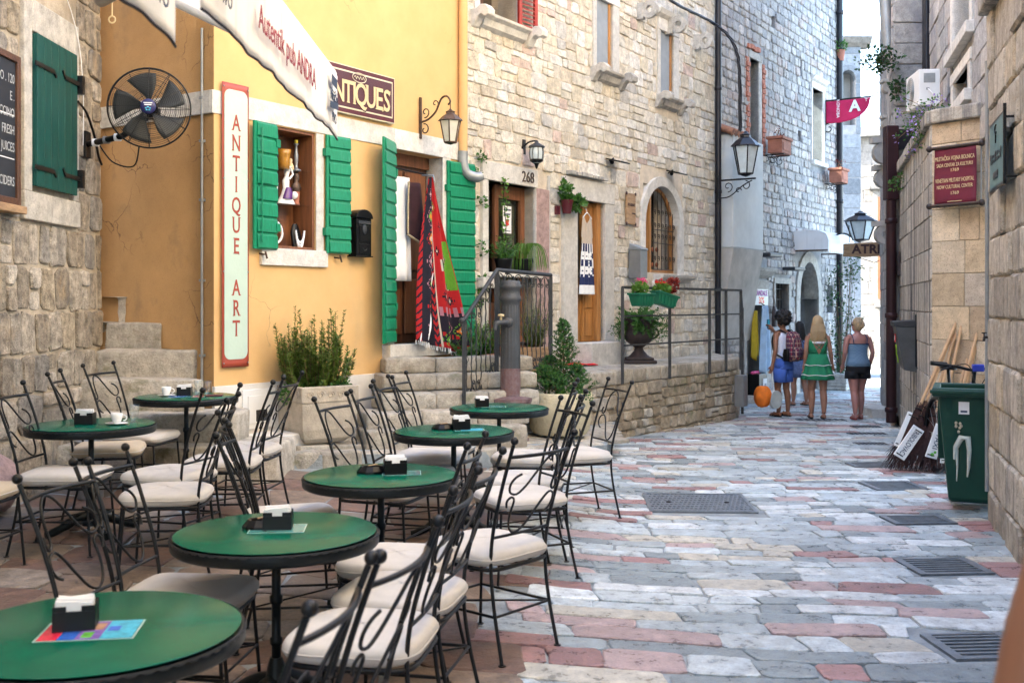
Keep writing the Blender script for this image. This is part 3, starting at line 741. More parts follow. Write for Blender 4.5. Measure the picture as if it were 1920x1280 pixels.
frame(sh, W1, .11, .10, .2, m_white_stone, out=.03, name='window_jamb')
MB().box(a, b, .4, .5, z0, z1).build('back_panel', m_dim, sh)
MB().box(a+.25, a+.32, .15, .25, z0, z1).build('window_frame', m_wood, sh)
window_sill(W1, m_white_stone, .16)
def louvre(parent, u0, u1, z0, z1, hu, ang, n):
    H = Matrix.Translation((hu, -.05, 0)) @ Matrix.Rotation(ang, 4, 'Z') @ Matrix.Translation((-hu, .05, 0))
    f = MB(); w = .06
    f.box(u0, u0+w, -.07, -.03, z0, z1, H); f.box(u1-w, u1, -.07, -.03, z0, z1, H); f.box(u0+w, u1-w, -.07, -.03, z0, z0+.1, H); f.box(u0+w, u1-w, -.07, -.03, z1-.1, z1, H)
    p = f.build('louvre_shutter', m_red_paint, parent, .004)
    for i in range(n):
        z = lerp(z0+.12, z1-.12, i/(n-1)); MB().add([H @ Vector(q) for q in ((u0+w, -.035, z-.02), (u1-w, -.035, z-.02), (u1-w, -.07, z-.045), (u0+w, -.07, z-.045), (u0+w, -.035, z-.012), (u1-w, -.035, z-.012), (u1-w, -.07, z-.037), (u0+w, -.07, z-.037))], [(0,1,2,3),(7,6,5,4),(0,4,5,1),(3,2,6,7),(0,3,7,4),(1,5,6,2)]).build('slat', m_red_paint, p)
m_red_paint = mat('red_shutter_paint', (.34,.032,.022), .45, .15, 6, .1, 60)
louvre(sh, W1[0]-.02, W1[0]+.42, W1[2]+.22, W1[3], W1[0], R(-35), 14)
louvre(sh, W1[1]-.02, W1[1]+.36, W1[2]-.04, W1[3], W1[1], R(-8), 16)
# ledge stones over the second door
for k in range(7): MB().box(D2[0]-.30+k*.16, D2[0]-.17+k*.16, -.13, .0, D2[3]+.33, D2[3]+.37+rg.uniform(0,.02)).build('ledge_stone', m_grey_dressed, sh, .008)

# ----- shop house farther on (grey rubble) with a plastered bay
gh = froot('shop_house', 'grey rubble stone house with plastered bay, shop doors and flower boxes', 'house')
V0, V1 = U1+.004, fu(1572)
S1 = (fu(1397), fu(1430), -.22, fz(1413, 545)); S2 = (fu(1451), fu(1476), fz(1463, 610), fz(1463, 532)); S3 = (fu(1497), fu(1532), -.3, fz(1515, 560))
w1 = (fu(1404), fu(1421), fz(1412, 290), fz(1412, 112)); w2 = (fu(1522), fu(1541), fz(1530, 303), fz(1530, 168)); nic = (fu(1549), fu(1561), fz(1555, 590), fz(1555, 535))
s3c, s3r = (S3[0]+S3[1])/2, (S3[1]-S3[0])/2
slots = [(fu(1446), fu(1453), fz(1450, 53), fz(1450, 30)), (fu(1498), fu(1503), fz(1500, 142), fz(1500, 112)), (fu(1496), fu(1501), fz(1498, 265), fz(1498, 245))]
hol = [S1, S2, (S3[0], S3[1], S3[2], S3[3]+s3r*1.25), w1, w2, nic]+slots
backing(V0, V1, -.6, 11.8, hol, .5).build('wall', m_mortar_g, gh)
fr = [(S1[0]-.15, S1[1]+.25, -1, S1[3]+.6), (S2[0]-.1, S2[1]+.12, S2[2]-.1, S2[3]+.15), (S3[0]-.28, S3[1]+.3, -1, S3[3]+s3r*1.25+.2), (w1[0]-.1, w1[1]+.3, w1[2]-.1, w1[3]+.25), (w2[0]-.12, w2[1]+.2, w2[2]-.12, w2[3]+.2), nic]+slots
wall_stones(gh, 'stone', courses(V0, V1, -.3, 10.2, (.13,.21), (.14,.33), fr, rg, .009, .07, .35), m_house3_stone, MF, rg, (.01,.04), .02, 300)
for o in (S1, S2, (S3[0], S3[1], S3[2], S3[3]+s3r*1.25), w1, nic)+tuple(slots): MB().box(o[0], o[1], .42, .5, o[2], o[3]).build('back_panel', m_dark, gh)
frame(gh, S1, .13, .22, .22, m_grey_dressed)
MB().prism([(0, 0), (-.1, .05), (-.2, .14), (-.22, .2), (.05, .2), (.05, 0)], lambda p, q, t: (t, p, S1[3]+.26+q), S1[0]-.18, S1[1]+.3).build('cornice', m_grey_dressed, gh, .006)
MB().box(S1[0]-.1, S1[0]+.28, .1, .15, S1[2], S1[3]-.01).build('door', m_wood_or, gh)
MB().box(S1[0]-.15, S1[1]+.6, -.35, .3, -.5, -.12).build('doorstep', m_grey_dressed, gh, .01)
frame(gh, S2, .09, .10, .12, m_grey_dressed, name='window_jamb')
g2 = MB()
for k in range(5): u = lerp(S2[0], S2[1], (k+.5)/5); g2.tube([(u, .1, S2[2]), (u, .1, S2[3])], .012, 5)
for k in range(4): z = lerp(S2[2], S2[3], (k+.5)/4); g2.tube([(S2[0], .1, z), (S2[1], .1, z)], .012, 5)
g2.build('window_grille', m_iron, gh)
frame(gh, S3, .25, .28, .001, m_grey_dressed)
arch = MB()
P1 = [(s3c+s3r*math.cos(R(t)), S3[3]+s3r*1.25*math.sin(R(t))) for t in range(0, 181, 15)]; P2 = [(s3c+(s3r+.26)*math.cos(R(t)), S3[3]+(s3r*1.25+.24)*math.sin(R(t))) for t in range(0, 181, 15)]
for i in range(12): arch.prism([P1[i], P2[i], P2[i+1], P1[i+1]], lambda u, z, t: (u, -t, z), -.3, .045)
arch.build('arch_surround', m_grey_dressed, gh)
MB().box(S3[0]+.02, lerp(*S3[:2], .35), .12, .2, S3[2], S3[3]+.2).build('door_leaf', m_wood, gh)
for o in (w1, w2):
    frame(gh, o, .08, .16, .14, m_grey_dressed if o is w1 else m_white_stone, name='window_jamb', out=.03)
    MB().box(o[0], lerp(o[0], o[1], .5), .12, .16, o[2], o[3]).build('casement', m_blue_plaster, gh, .006)
    MB().box(lerp(o[0], o[1], .5), o[1], .2, .205, o[2], o[3]).build('pane', m_pane, gh)
    MB().box(o[0]-.1, o[1]+.2, -.1, .05, o[2]-.1, o[2]).build('window_sill', m_white_stone, gh, .006)
MB().prism([(0, 0), (-.08, .04), (-.14, .12), (.05, .12), (.05, 0)], lambda p, q, t: (t, p, w2[3]+.14+q), w2[0]-.12, w2[1]+.2).build('cornice', m_white_stone, gh, .005)
for side in (w1[0]-.2, w1[1]+.18):
    for k in range(int((w1[3]-w1[2])/.1)):
        z = w1[2]+k*.1; MB().box(side-.01*(k % 2), side+.14+.03*(k % 2), -.035-.01*(k % 3), .02, z+.006, z+.094).build('brick', m_brick_red, gh, .006)
for k in range(4): MB().box(w1[0]-.15+k*.17, w1[0]+.0+k*.17, -.06, .02, w1[3]+.16+.02*(k % 2), w1[3]+.25+.02*(k % 2)).build('brick', m_brick_red, gh, .006)
# plastered bay on a sloping foot
b0, b1 = fu(1346), fu(1404); zt, zb = fz(1375, 263), fz(1375, 468)
MB().box(b0, b1, -.30, 0, zb, zt).build('plaster_bay', m_blue_plaster, gh, .02)
MB().prism([(-.305, zb), (-.02, fz(1375, 640)), (.0, fz(1375, 640)), (0, zb)], lambda p, q, t: (t, p, q), b0+.002, b1-.002).build('bay_foot', m_grey_plaster, gh, .01)
for k in range(5): MB().tube([(b0-.05+k*.16, -.33, zt+.02), (b0-.05+k*.16, 0, zt+.16)], .07, 8).build('roof_tile', m_roof, gh)
m_bounce_cream = mat('bounce_house_plaster', (.74,.61,.43), .9, .06, 1.5, .2, 40)
# ---------------------------------------------------------------- pavement, steps, terrace
def slab(name, poly, z0, z1, m, parent=None, bevel=.012, wob=.0, zt=None):
    if m is m_step and len(poly) <= 6: return rough_slab(name, poly, z0, z1, m, parent)
    mb = MB(); n = len(poly)
    v = [(x, y, z0) for x, y in poly]+[(x, y, zt(x, y) if zt else z1) for x, y in poly]
    mb.add(v, [tuple(reversed(range(n))), tuple(range(n, 2*n))]+[(i, (i+1) % n, n+(i+1) % n, n+i) for i in range(n)])
    return mb.build(name, m, parent, bevel)
def rough_slab(name, poly, z0, z1, m, parent):
    n = len(poly); b = bmesh.new()
    lo_ = [b.verts.new((x, y, z0)) for x, y in poly]; hi_ = [b.verts.new((x, y, z1)) for x, y in poly]
    b.faces.new(hi_); b.faces.new(list(reversed(lo_)))
    for i in range(n): b.faces.new((lo_[i], lo_[(i+1) % n], hi_[(i+1) % n], hi_[i]))
    bmesh.ops.recalc_face_normals(b, faces=b.faces)
    bmesh.ops.bevel(b, geom=[e for e in b.edges], offset=.022, segments=2, affect='EDGES', profile=.5)
    bmesh.ops.triangulate(b, faces=[f for f in b.faces if len(f.verts) > 4])
    long_ = [e for e in b.edges if e.calc_length() > .16]; bmesh.ops.subdivide_edges(b, edges=long_, cuts=3, use_grid_fill=True)
    b.normal_update()
    for v in b.verts:
        q = v.co*5; v.co += v.normal*(.014*noise.noise(q)+.008*noise.noise(q*2.7))
    me = bpy.data.meshes.new(name); b.to_mesh(me); b.free(); me.materials.append(m)
    for p in me.polygons: p.use_smooth = True
    o = bpy.data.objects.new(name, me); col.objects.link(o); o.parent = parent; return o
def pz(X): return lerp(.33, .15, max(0, min(1, (X+2.0)/3.0)))
pv = thing('raised_pavement', None, None); tag(pv, kind='structure')
edge = [(-2.42, 9.52), (-1.75, 9.80), (-1.05, 10.18), (-.42, 10.52), (.3, 11.1), (1.04, 11.72)]
slab('pavement_bed', edge+[(1.42, 14.5), (.4, 14.6), (-2.7, 10.0)], -.25, 0, m_joint, pv, 0, zt=lambda x, y: pz(x)-.02)
rg = random.Random(3)
for (p, q) in zip(edge, edge[1:]):                       # kerb stones along the edge
    P, Q = Vector((*p, 0)), Vector((*q, 0)); L = (Q-P).length; n = max(1, round(L/.45)); t = (Q-P)/L; w = Vector((-t.y, t.x, 0))
    for k in range(n):
        a, b = P+t*L*k/n+t*.004, P+t*L*(k+1)/n-t*.004
        z = pz((a.x+b.x)/2)+rg.uniform(-.006, .006); o = rg.uniform(-.012, .012)
        slab('kerb_stone', [(*(a+w*o).xy,), (*(b+w*o).xy,), (*(b+w*.24).xy,), (*(a+w*.24).xy,)], -.25, z, m_step, pv, .014)
items = []
for r in range(9):
    for k in range(22):
        u = -.8+k*.36+.15*(r % 2); s = .34+r*.30
        base = Vector((-2.42, 9.52, 0)); t = Vector((.86, .51, 0)).normalized(); w = Vector((-t.y, t.x, 0))
        p = block_poly(u, u+.36, s, s+.30, .006, rg, .04, .15)
        c = base+t*(u+.18)+w*(s+.15)
        if not (.66*c.y-9.3 < c.x-.1 and c.x > -2.5 and c.y < 14.4 and c.x < 1.2+.0*(c.y)): continue
        v, f, cc = stone(p, lambda a, b, tt: ((base+t*a+w*b).x, (base+t*a+w*b).y, pz((base+t*a+w*b).x)-.018+tt), .014, .01)
        items.append((v, f, Vector((c.x, c.y, pz(c.x))), .1))
pieces(pv, 'paving_slab', items, m_step, 200)
# short flight up to the antiques door
fs = thing('door_steps', 'worn stone steps climbing to the antiques shop door', 'steps')
e = Vector((.94, .34, 0)).normalized(); mm = Vector((e.y, -e.x, 0)); o0 = Vector((-1.49, 11.85, 0))
for (off, left, right, z, h) in ((.26, .02, 1.75, 1.09, .17), (.53, -.06, 1.7, .92, .17), (.80, -.14, 1.62, .745, .18), (1.08, -.36, 1.40, .58, .17), (1.32, -.42, 1.28, .43, .16)):
    L = o0+mm*off+e*left; Rr = o0+mm*off+e*right; n = 3; 
    for k in range(n):
        a, b = L.lerp(Rr, k/n)+e*.003, L.lerp(Rr, (k+1)/n)-e*.003
        j = rg.uniform(-.012, .012)
        slab('step_stone', [(*(a+mm*j).xy,), (*(b+mm*j).xy,), (*(b-mm*(off+.05 if z > .9 else .5)).xy,), (*(a-mm*(off+.05 if z > .9 else .5)).xy,)], z-h-(.1 if z < .5 else 0), z+rg.uniform(-.006, .004), m_step, fs, .022)
slab('step_core', [(*(o0+mm*1.0+e*.1).xy,), (*(o0+mm*1.0+e*1.25).xy,), (*(o0+e*1.5-mm*.3).xy,), (*(o0+e*.25).xy,)], .1, .40, m_mortar, fs, 0)
# terrace before the stone house
TER = .80
tr = thing('terrace', 'raised stone terrace with mossy retaining wall before the stone house', 'terrace')
front = [(.05, 12.25), (.75, 13.2), (1.36, 14.15), (2.1, 15.2), (2.95, 16.4), (3.62, 17.35), (3.78, 17.9)]
pol = front+[(3.72, 19.55), (-.55, 13.2)]
slab('terrace_bed', pol, -.6, TER-.02, m_mortar, tr, 0)
MT = Matrix()
for (p, q) in zip(front, front[1:]):
    P, Q = Vector((*p, 0)), Vector((*q, 0)); L = (Q-P).length; t = (Q-P)/L; w = Vector((t.y, -t.x, 0)); ez = math.atan2(t.y, t.x)
    n = max(1, round(L/.5))
    for k in range(n):
        a, b = P+t*L*k/n+t*.004, P+t*L*(k+1)/n-t*.004; o = rg.uniform(.03, .06)
        slab('coping_stone', [(*(a+w*o).xy,), (*(b+w*o).xy,), (*(b-w*.3).xy,), (*(a-w*.3).xy,)], TER-.19, TER+rg.uniform(-.006, .006), m_step, tr, .02)
    items = []
    for pl in courses(0, L, -.45, TER-.19, (.10,.19), (.14,.40), [], rg, .008, .09, .32, .15):
        dd = rg.uniform(.015, .06)
        v, f, c = stone(pl, lambda a, b, tt: tuple(P+t*a+w*tt+Vector((0, 0, b))), dd, .012)
        items.append((v, f, P+t*c[0]+Vector((0, 0, c[1])), .05))
    pieces(tr, 'rubble_stone', items, m_retain, 70)
items = []
for r in range(4):
    for k in range(20):
        u, s = 4.2+k*.42+.2*(r % 2), .30+r*.27
        cw = MF @ Vector((u+.2, -s, 0))
        def inside(x, y):
            k_ = False; n = len(pol); j_ = n-1
            for i_ in range(n):
                if (pol[i_][1] > y) != (pol[j_][1] > y) and x < (pol[j_][0]-pol[i_][0])*(y-pol[i_][1])/(pol[j_][1]-pol[i_][1])+pol[i_][0]: k_ = not k_
                j_ = i_
            return k_
        if not inside(cw.x+.25, cw.y-.16): continue
        p = block_poly(u, u+.42, s, s+.27, .005, rg, .04, .15)
        v, f, c = stone(p, lambda a, b, tt: tuple(MF @ Vector((a, -b, TER-.018+tt))), .016, .01)
        items.append((v, f, cw+Vector((0, 0, TER)), .1))
pieces(tr, 'paving_slab', items, m_step, 100)

# ---------------------------------------------------------------- alley staircase
st = thing('alley_stairs', 'mossy stone staircase climbing left between the two houses', 'stairs')
def side_x(Y): return -2.80-1.515*(Y-9.9) if Y > 9.9 else -2.80
for (y0, z, xr) in ((9.02, .47, -2.0), (9.30, .72, -2.42), (9.60, 1.0, -2.78), (9.98, 1.25, -2.95), (10.28, 1.5, -3.36), (10.6, 1.75, -3.8)):
    yb = y0+.75
    w = .02*math.sin(y0*40)
    if y0 < 9.5: pts = [(-3.92, y0+.02), (xr-.12, y0+w), (xr, y0+.1), (xr+.02, 9.78), (-2.79, 9.88), (-3.92, 9.88)]
    else: pts = [(-3.92, y0), (xr-.03, y0+w), (xr, y0+.05), (min(xr, side_x(yb)), yb), (-3.92, yb)]
    slab('stair_step', pts, z-.3 if y0 > 9.1 else -.1, z, m_step, st, .03)
slab('stair_core', [(-3.9, 9.6), (-2.9, 9.6), (-2.85, 9.86), (-3.9, 9.86)], 0, .6, m_mortar, st, 0)

# ---------------------------------------------------------------- left stone house
XL = -3.9; LM = Matrix.Translation((XL, 0, 0)) @ Matrix.Rotation(R(90), 4, 'Z')   # local x runs along the street, -y faces it
lh = thing('left_stone_house', 'old grey limestone house at the left edge with one dark green shutter', 'house', (XL, 0, 0), R(90))
def lu(x): return (XL*FPX)/(x-960)
def lz(x, y): return EYE-(y-HOR)*lu(x)/FPX
LS = (lu(52), lu(129), lz(90, 357), lz(90, 84))           # shutter
mb = MB(); mb.box(-14, 10.1, 0, 5, -.3, 11.5); mb.build('wall', m_mortar, lh)
rg = random.Random(11)
fr = [(LS[0]-.16, LS[1]+.16, LS[2]-.30, LS[3]+.32)]
wall_stones(lh, 'stone', courses(6.2, 10.1, .95, 4.6, (.26,.40), (.15,.36), fr, rg, .010, .07, .22, .1), m_left_stone, LM, rg, (.006,.03), .012, 300)
wall_stones(lh, 'foundation_stone', courses(5.8, 10.1, -.05, .95, (.28,.5), (.25,.6), [], rg, .012, .08, .3, .2), m_left_stone, LM, rg, (.01,.05), .03, 100)
wall_stones(lh, 'end_stone', [], m_left_stone, LM, rg)
f = MB(); a, b, z0, z1 = LS
f.box(a-.15, a-.01, -.045, .02, z0-.05, z1+.28); f.box(b+.01, b+.12, -.045, .02, z0-.05, z1+.28); f.box(a-.01, b+.01, -.045, .02, z1+.02, z1+.28); f.box(a-.15, b+.14, -.05, .02, z0-.28, z0-.05)
f.build('window_surround', m_grey_dressed, lh, .01)
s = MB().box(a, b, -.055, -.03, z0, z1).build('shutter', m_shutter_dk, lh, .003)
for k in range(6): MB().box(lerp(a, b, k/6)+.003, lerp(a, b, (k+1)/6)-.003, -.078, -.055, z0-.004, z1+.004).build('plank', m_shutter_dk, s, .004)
for zz in (lerp(z0, z1, .12), lerp(z0, z1, .80)):
    MB().rod((a-.05, -.085, zz), (a+.3, -.085, zz), .012, .035).rod((a+.3, -.085, zz), (a+.34, -.085, zz-.04), .012, .02).build('strap_hinge', m_iron, s)
    MB().rod((b+.05, -.085, zz), (b-.28, -.085, zz), .012, .035).rod((b-.28, -.085, zz), (b-.32, -.085, zz+.05), .012, .02).build('strap_hinge', m_iron, s)
    MB().box(b+.03, b+.08, -.11, -.02, zz-.08, zz+.08).build('hinge_pin', m_iron, s)
# cable beside the shutter and a string hanging from the wall top
MB().tube(spline([(b+.05, -.06, lz(132, 190)), (b+.22, -.07, lz(142, 210)), (b+.42, -.06, lz(152, 250)), (b+.55, -.05, lz(163, 290)), (b+.62, -.05, lz(168, 305))], 5), .012, 6).build('cable', m_black, lh)
MB().tube(spline([(8.9, -.05, 4.6), (9.4, -.06, 4.1), (9.55, -.06, 3.6), (9.55, -.06, 3.1)], 4), .004, 5).build('string', m_paper, lh)
# unseen house added up the alley to keep the sun off the side wall
ah = thing('sun_block_house', 'unseen plastered house added up the alley to block the sun', 'house', (-8, 12, 0))
MB().box(-5, 2.6, -1.3, 6, -.3, 11.5).build('wall', m_yellow_shade, ah)
# pinkish boulder at the foot of the wall
bd = thing('boulder', 'rough pinkish boulder at the foot of the left house wall', 'boulder', (XL+.08, 7.85, .36))
mb = MB(); mb.ball((0, 0, 0), .23, 20, 14, (.6, 1.1, .95)); mb.v = [tuple(Vector(p)*(1+.3*noise.noise(Vector(p)*5)+.12*noise.noise(Vector(p)*14))) for p in mb.v]
mb.build('boulder_body', m_pink_stone, bd)

# ---------------------------------------------------------------- right side: near wall, garden wall, house behind
rw_dir = math.atan2(-1, -.31)
RWO = Vector((3.78, 8.4, 0)); RM = Matrix.Translation(RWO) @ Matrix.Rotation(rw_dir, 4, 'Z')   # local x runs towards the viewer
rw = thing('right_wall', 'tall grey block wall at the right edge with a green plaque', 'wall', RWO, rw_dir)
def ru(x): k = (x-960)/FPX; return (3.78-.31*8.4 - 0)/(k-.31)
def rl(x, y):
    Y = ru(x); return ((8.4-Y)*1.047, EYE-(y-HOR)*Y/FPX)
MB().box(0, 9, 0, 1.2, -.3, 4.02).build('wall_core', m_mortar, rw)
rg = random.Random(17)
wall_stones(rw, 'block', courses(0, 6, -.1, 3.95, (.30,.36), (.24,.62), [], rg, .006, .03, .16), m_right_stone, RM, rg, (.012,.04), .02, 120)
for k in range(12): MB().box(-.06+k*.6, .53+k*.6, -.10, 1.3, 3.96, 4.16).build('coping_stone', m_streak_stone, rw, .02)
MB().box(-.02, 0, -.02, 1.2, -.2, 3.95).build('end_quoin', m_right_stone, rw, .005)
MB().tube([(-.035, -.03, .2), (-.035, -.03, 3.6)], .018, 8).build('conduit', m_zinc, rw)

GA, GB, GC = Vector((4.55, 11.55, 0)), Vector((5.15, 10.75, 0)), Vector((6.1, 16.95, 0))
gw = thing('garden_wall', 'stone garden wall with slab coping and black streaks, carrying the maroon banner', 'wall')
GH = 3.62
def seg_frame(P, Q):
    t = (Q-P); L = t.length; a = math.atan2(t.y, t.x); return Matrix.Translation(P) @ Matrix.Rotation(a, 4, 'Z'), L
MG1, L1 = seg_frame(GA, GB); MG2, L2 = seg_frame(GC, GA)
def xf(mb, M): mb.v = [tuple(M @ Vector(p)) for p in mb.v]; return mb
def wall_seg(parent, M, L, name, polys, m, rg, depth, inset, limit):
    items = []
    for p in polys:
        d = rg.uniform(*depth); v, f, c = stone(p, lambda a, b, t: tuple(M @ Vector((a, -t, b))), d, inset)
        items.append((v, f, M @ Vector((c[0], 0, c[1])), .08))
    pieces(parent, name, items, m, limit)
xf(MB().box(0, L1, 0, .4, -.4, GH), MG1).build('wall_core', m_mortar, gw)
xf(MB().box(0, L2, 0.002, .4, -.6, GH), MG2).build('wall_core', m_mortar_g, gw)
wall_seg(gw, MG1, L1, 'ashlar_block', courses(0, L1, -.1, GH, (.34,.36), (.22,.45), [], rg, .003, .004, .04), m_ashlar, rg, (.010,.016), .006, 100)
wall_seg(gw, MG2, L2, 'ashlar_block', courses(0, L2, -.5, GH, (.34,.36), (.30,.7), [], rg, .004, .01, .08), m_streak_stone, rg, (.010,.022), .008, 120)
for M, L in ((MG1, L1), (MG2, L2)):
    n = round(L/.8)
    for k in range(n): xf(MB().box(L*k/n+.003, L*(k+1)/n-.003, -.07, .45, GH+.002, GH+.15+.008*(k % 2)), M).build('coping_stone', m_streak_stone, gw, .015)

uh = thing('upper_right_house', 'tall grey stone house rising behind the garden wall with two window openings', 'house')
UA, UB = Vector((6.22, 16.02, 0)), Vector((4.70, 10.39, 0)); MU, LU = seg_frame(UA, UB)
def uu(x):
    k = (x-960)/FPX; Y = (6.22-.27*16.02)/(k-.27); return (16.02-Y)*1.0358, Y
def uz(x, y): return EYE-(y-HOR)*uu(x)[1]/FPX
wa = (uu(1790)[0], uu(1822)[0], uz(1805, 75), 6.6); wb = (uu(1791)[0], uu(1819)[0], uz(1805, 190), uz(1805, 138))
xf(backing(0, LU, 3.35, 12.5, [wa, wb], .4), MU).build('wall', m_mortar_g, uh)
rg = random.Random(23)
wall_seg(uh, MU, LU, 'block', courses(0.02, LU, 3.36, 12.5, (.28,.36), (.3,.75), [(wa[0]-.2, wa[1]+.2, wa[2]-.15, 9), (wb[0]-.2, wb[1]+.2, wb[2]-.1, wb[3]+.15)], rg, .006, .02, .1), m_house3_stone, rg, (.01,.025), .012, 120)
for o in (wa, wb):
    a, b, z0, z1 = o; M2 = MU
    xf(MB().box(a, b, .25, .3, z0, z1), M2).build('shutter_panel', m_grey_plaster, uh)
    xf(MB().box(a-.2, a, -.03, .3, z0, z1), M2).build('window_jamb', m_white_stone, uh, .006); xf(MB().box(b, b+.2, -.03, .3, z0, z1), M2).build('window_jamb', m_white_stone, uh, .006)
    xf(MB().box(a-.25, b+.25, -.1, .1, z0-.13, z0), M2).build('window_sill', m_white_stone, uh, .008)
    xf(MB().box(a-.22, b+.22, -.035, .1, z1, z1+.13), M2).build('lintel', m_white_stone, uh, .006)
# the part that stands forward into the street
slab('front_wing', [(5.72, 16.02), (7.6, 16.02), (9.3, 21.5), (7.44, 21.5)], 0, 9.2, m_mortar_g, uh, 0)
MW, LW = Matrix.Translation((5.72, 16.0, 0)), .5
wall_seg(uh, MW, LW, 'quoin', courses(0, .46, 3.0, 9.2, (.3,.36), (.46,.5), [], rg, .006, .02, .12), m_house3_stone, rg, (.01,.025), .015, 40)
MWs, LWs = seg_frame(Vector((7.435, 21.5, 0)), Vector((5.715, 16.02, 0)))
wall_seg(uh, MWs, LWs, 'block', courses(0, LWs, -.6, 9.2, (.3,.36), (.3,.7), [], rg, .006, .02, .12), m_house3_stone, rg, (.01,.025), .015, 30)
dk = at(1737, 100, 15.6)
MB().box(dk.x-.07, dk.x+.07, 15.45, 15.6, 3.0, 9.0).build('downpipe', m_black_pipe, uh, .02)
MB().tube([at(1652, -60, 16.2), at(1660, 10, 16.2), at(1665, 88, 16.2)], .085, 10).build('rain_spout', m_zinc, uh)
xf(MB().box(0, LWs+.1, -.3, .05, 8.95, 9.2), MWs).build('eaves', m_wood_dk, uh)

rh = thing('bounce_house', 'unseen tall cream house added on the right to bounce warm sunlight', 'house', (5.25, 8.6, 0), R(-17.2))  # unseen house, added to throw warm sunlight onto the left facades
MB().box(0, 6, -16, 0, 0, 13).build('wall', m_bounce_cream, rh)
MB().box(-.4, 6, -16.2, .1, 13, 13.25).build('eaves', m_roof, rh)
for k in range(4):
    for z in (5.2, 8.6):
        MB().box(-.03, .02, -14.5+k*4, -13.5+k*4, z, z+1.6).build('shutter', m_shutter_dk, rh)
# ---------------------------------------------------------------- the far end of the street
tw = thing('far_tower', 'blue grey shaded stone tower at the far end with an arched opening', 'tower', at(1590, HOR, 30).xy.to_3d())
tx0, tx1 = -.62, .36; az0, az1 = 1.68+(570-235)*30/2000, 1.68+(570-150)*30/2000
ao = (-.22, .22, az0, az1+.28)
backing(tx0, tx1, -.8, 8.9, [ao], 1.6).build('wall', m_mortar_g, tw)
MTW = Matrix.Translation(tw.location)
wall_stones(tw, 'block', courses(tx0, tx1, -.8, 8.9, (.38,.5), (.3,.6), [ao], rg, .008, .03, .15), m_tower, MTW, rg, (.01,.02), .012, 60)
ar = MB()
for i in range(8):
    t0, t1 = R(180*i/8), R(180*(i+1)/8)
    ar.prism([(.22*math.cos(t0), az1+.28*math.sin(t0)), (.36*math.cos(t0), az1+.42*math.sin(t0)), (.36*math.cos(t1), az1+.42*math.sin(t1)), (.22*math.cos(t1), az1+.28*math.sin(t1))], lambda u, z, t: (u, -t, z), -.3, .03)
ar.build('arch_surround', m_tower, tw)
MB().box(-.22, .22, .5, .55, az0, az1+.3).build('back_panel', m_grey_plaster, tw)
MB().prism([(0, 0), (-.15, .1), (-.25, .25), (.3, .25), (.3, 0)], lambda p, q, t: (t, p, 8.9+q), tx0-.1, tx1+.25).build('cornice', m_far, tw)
fh = thing('sunlit_house', 'bright sunlit pale house closing the far end of the street', 'house')
FA, FB_ = Vector((8.0, 38.2, 0)), Vector((15.0, 35.6, 0)); MFH, LF = seg_frame(FA, FB_)
xf(MB().box(0, LF, 0, 6, -1, 7.5), MFH).build('wall', m_far, fh)
wall_seg(fh, MFH, LF, 'block', courses(0, LF, -1, 7.4, (.38,.5), (.4,.9), [], rg, .006, .02, .1), m_far, rg, (.008,.02), .012, 120)
def fhx(x):
    k = (x-960)/FPX; tt = (k*38.2-8.0)/(7.0+k*2.6); return tt*LF, 38.2-2.6*tt
for (x0, x1, yt, yb) in ((1646, 1656, 370, 560),):
    u0, Y0 = fhx(x0); u1, Y1 = fhx(x1); z0, z1 = EYE-(yb-HOR)*Y0/FPX, EYE-(yt-HOR)*Y0/FPX
    xf(MB().box(u0-.15, u1+.15, -.08, .1, z0-.15, z1+.25), MFH).build('window_surround', m_far, fh, .01)
    xf(MB().box(u0, u1, -.1, .1, z0, z1), MFH).build('shutter', m_wood, fh)
    xf(MB().box(u0-.3, u1+.4, -.25, .1, z1+.25, z1+.45), MFH).build('cornice', m_far, fh, .03)
    xf(MB().box(u0-.1, u1+.2, -.2, .1, z0-.3, z0-.15), MFH).build('window_sill', m_far, fh, .02)
u0, Y0 = fhx(1655); xf(MB().box(u0, u0+.6, -.1, .1, EYE+10*Y0/FPX, EYE+25*Y0/FPX+.9), MFH).build('meter_box', m_zinc, fh, .02)
xf(MB().box(-.2, LF, -.35, .2, 7.4, 7.7), MFH).build('eaves', m_far, fh)
for k in range(6):
    xf(MB().box(LF-2.6, LF-.6, -1.8+.3*k, -1.5+.3*k, -.9, -.25+.2*k), MFH).build('outside_step', m_far, fh, .01)
# corbels with pierced rings on the house wing, seen past the brown pipe
for (x, y, d, k) in ((1657, 287, 18.2, 1.0), (1657, 335, 18.4, .85), (1658, 440, 18.6, .9), (1664, 232, 17.4, .5), (1664, 165, 17.4, .5)):
    p = at(x, y, d); xw = 5.72+.314*(d-16.02); g_ = MB(); g_.box(p.x-.22*k, xw+.05, d-.09, d+.09, p.z+.16*k, p.z+.26*k)
    rr = [(math.cos(R(t)), math.sin(R(t))) for t in range(0, 360, 24)]; n = len(rr)
    vv = [(p.x+q*r_*k, d+yy, p.z+w*r_*k) for yy in (-.07, .07) for r_ in (.19, .08) for q, w in rr]; ff = []
    for i in range(n): j = (i+1) % n; ff += [(i, j, n+j, n+i), (2*n+i, 3*n+i, 3*n+j, 2*n+j), (i, 2*n+i, 2*n+j, j), (n+i, n+j, 3*n+j, 3*n+i)]
    g_.add(vv, ff); g_.box(p.x+.12*k, xw+.05, d-.06, d+.06, p.z-.1*k, p.z+.16*k); g_.build('corbel', m_grey_plaster, uh)
bp = thing('brown_downpipe', 'brown cast iron drainpipe standing at the end of the garden wall', 'drainpipe', at(1671, 792, 15.85))
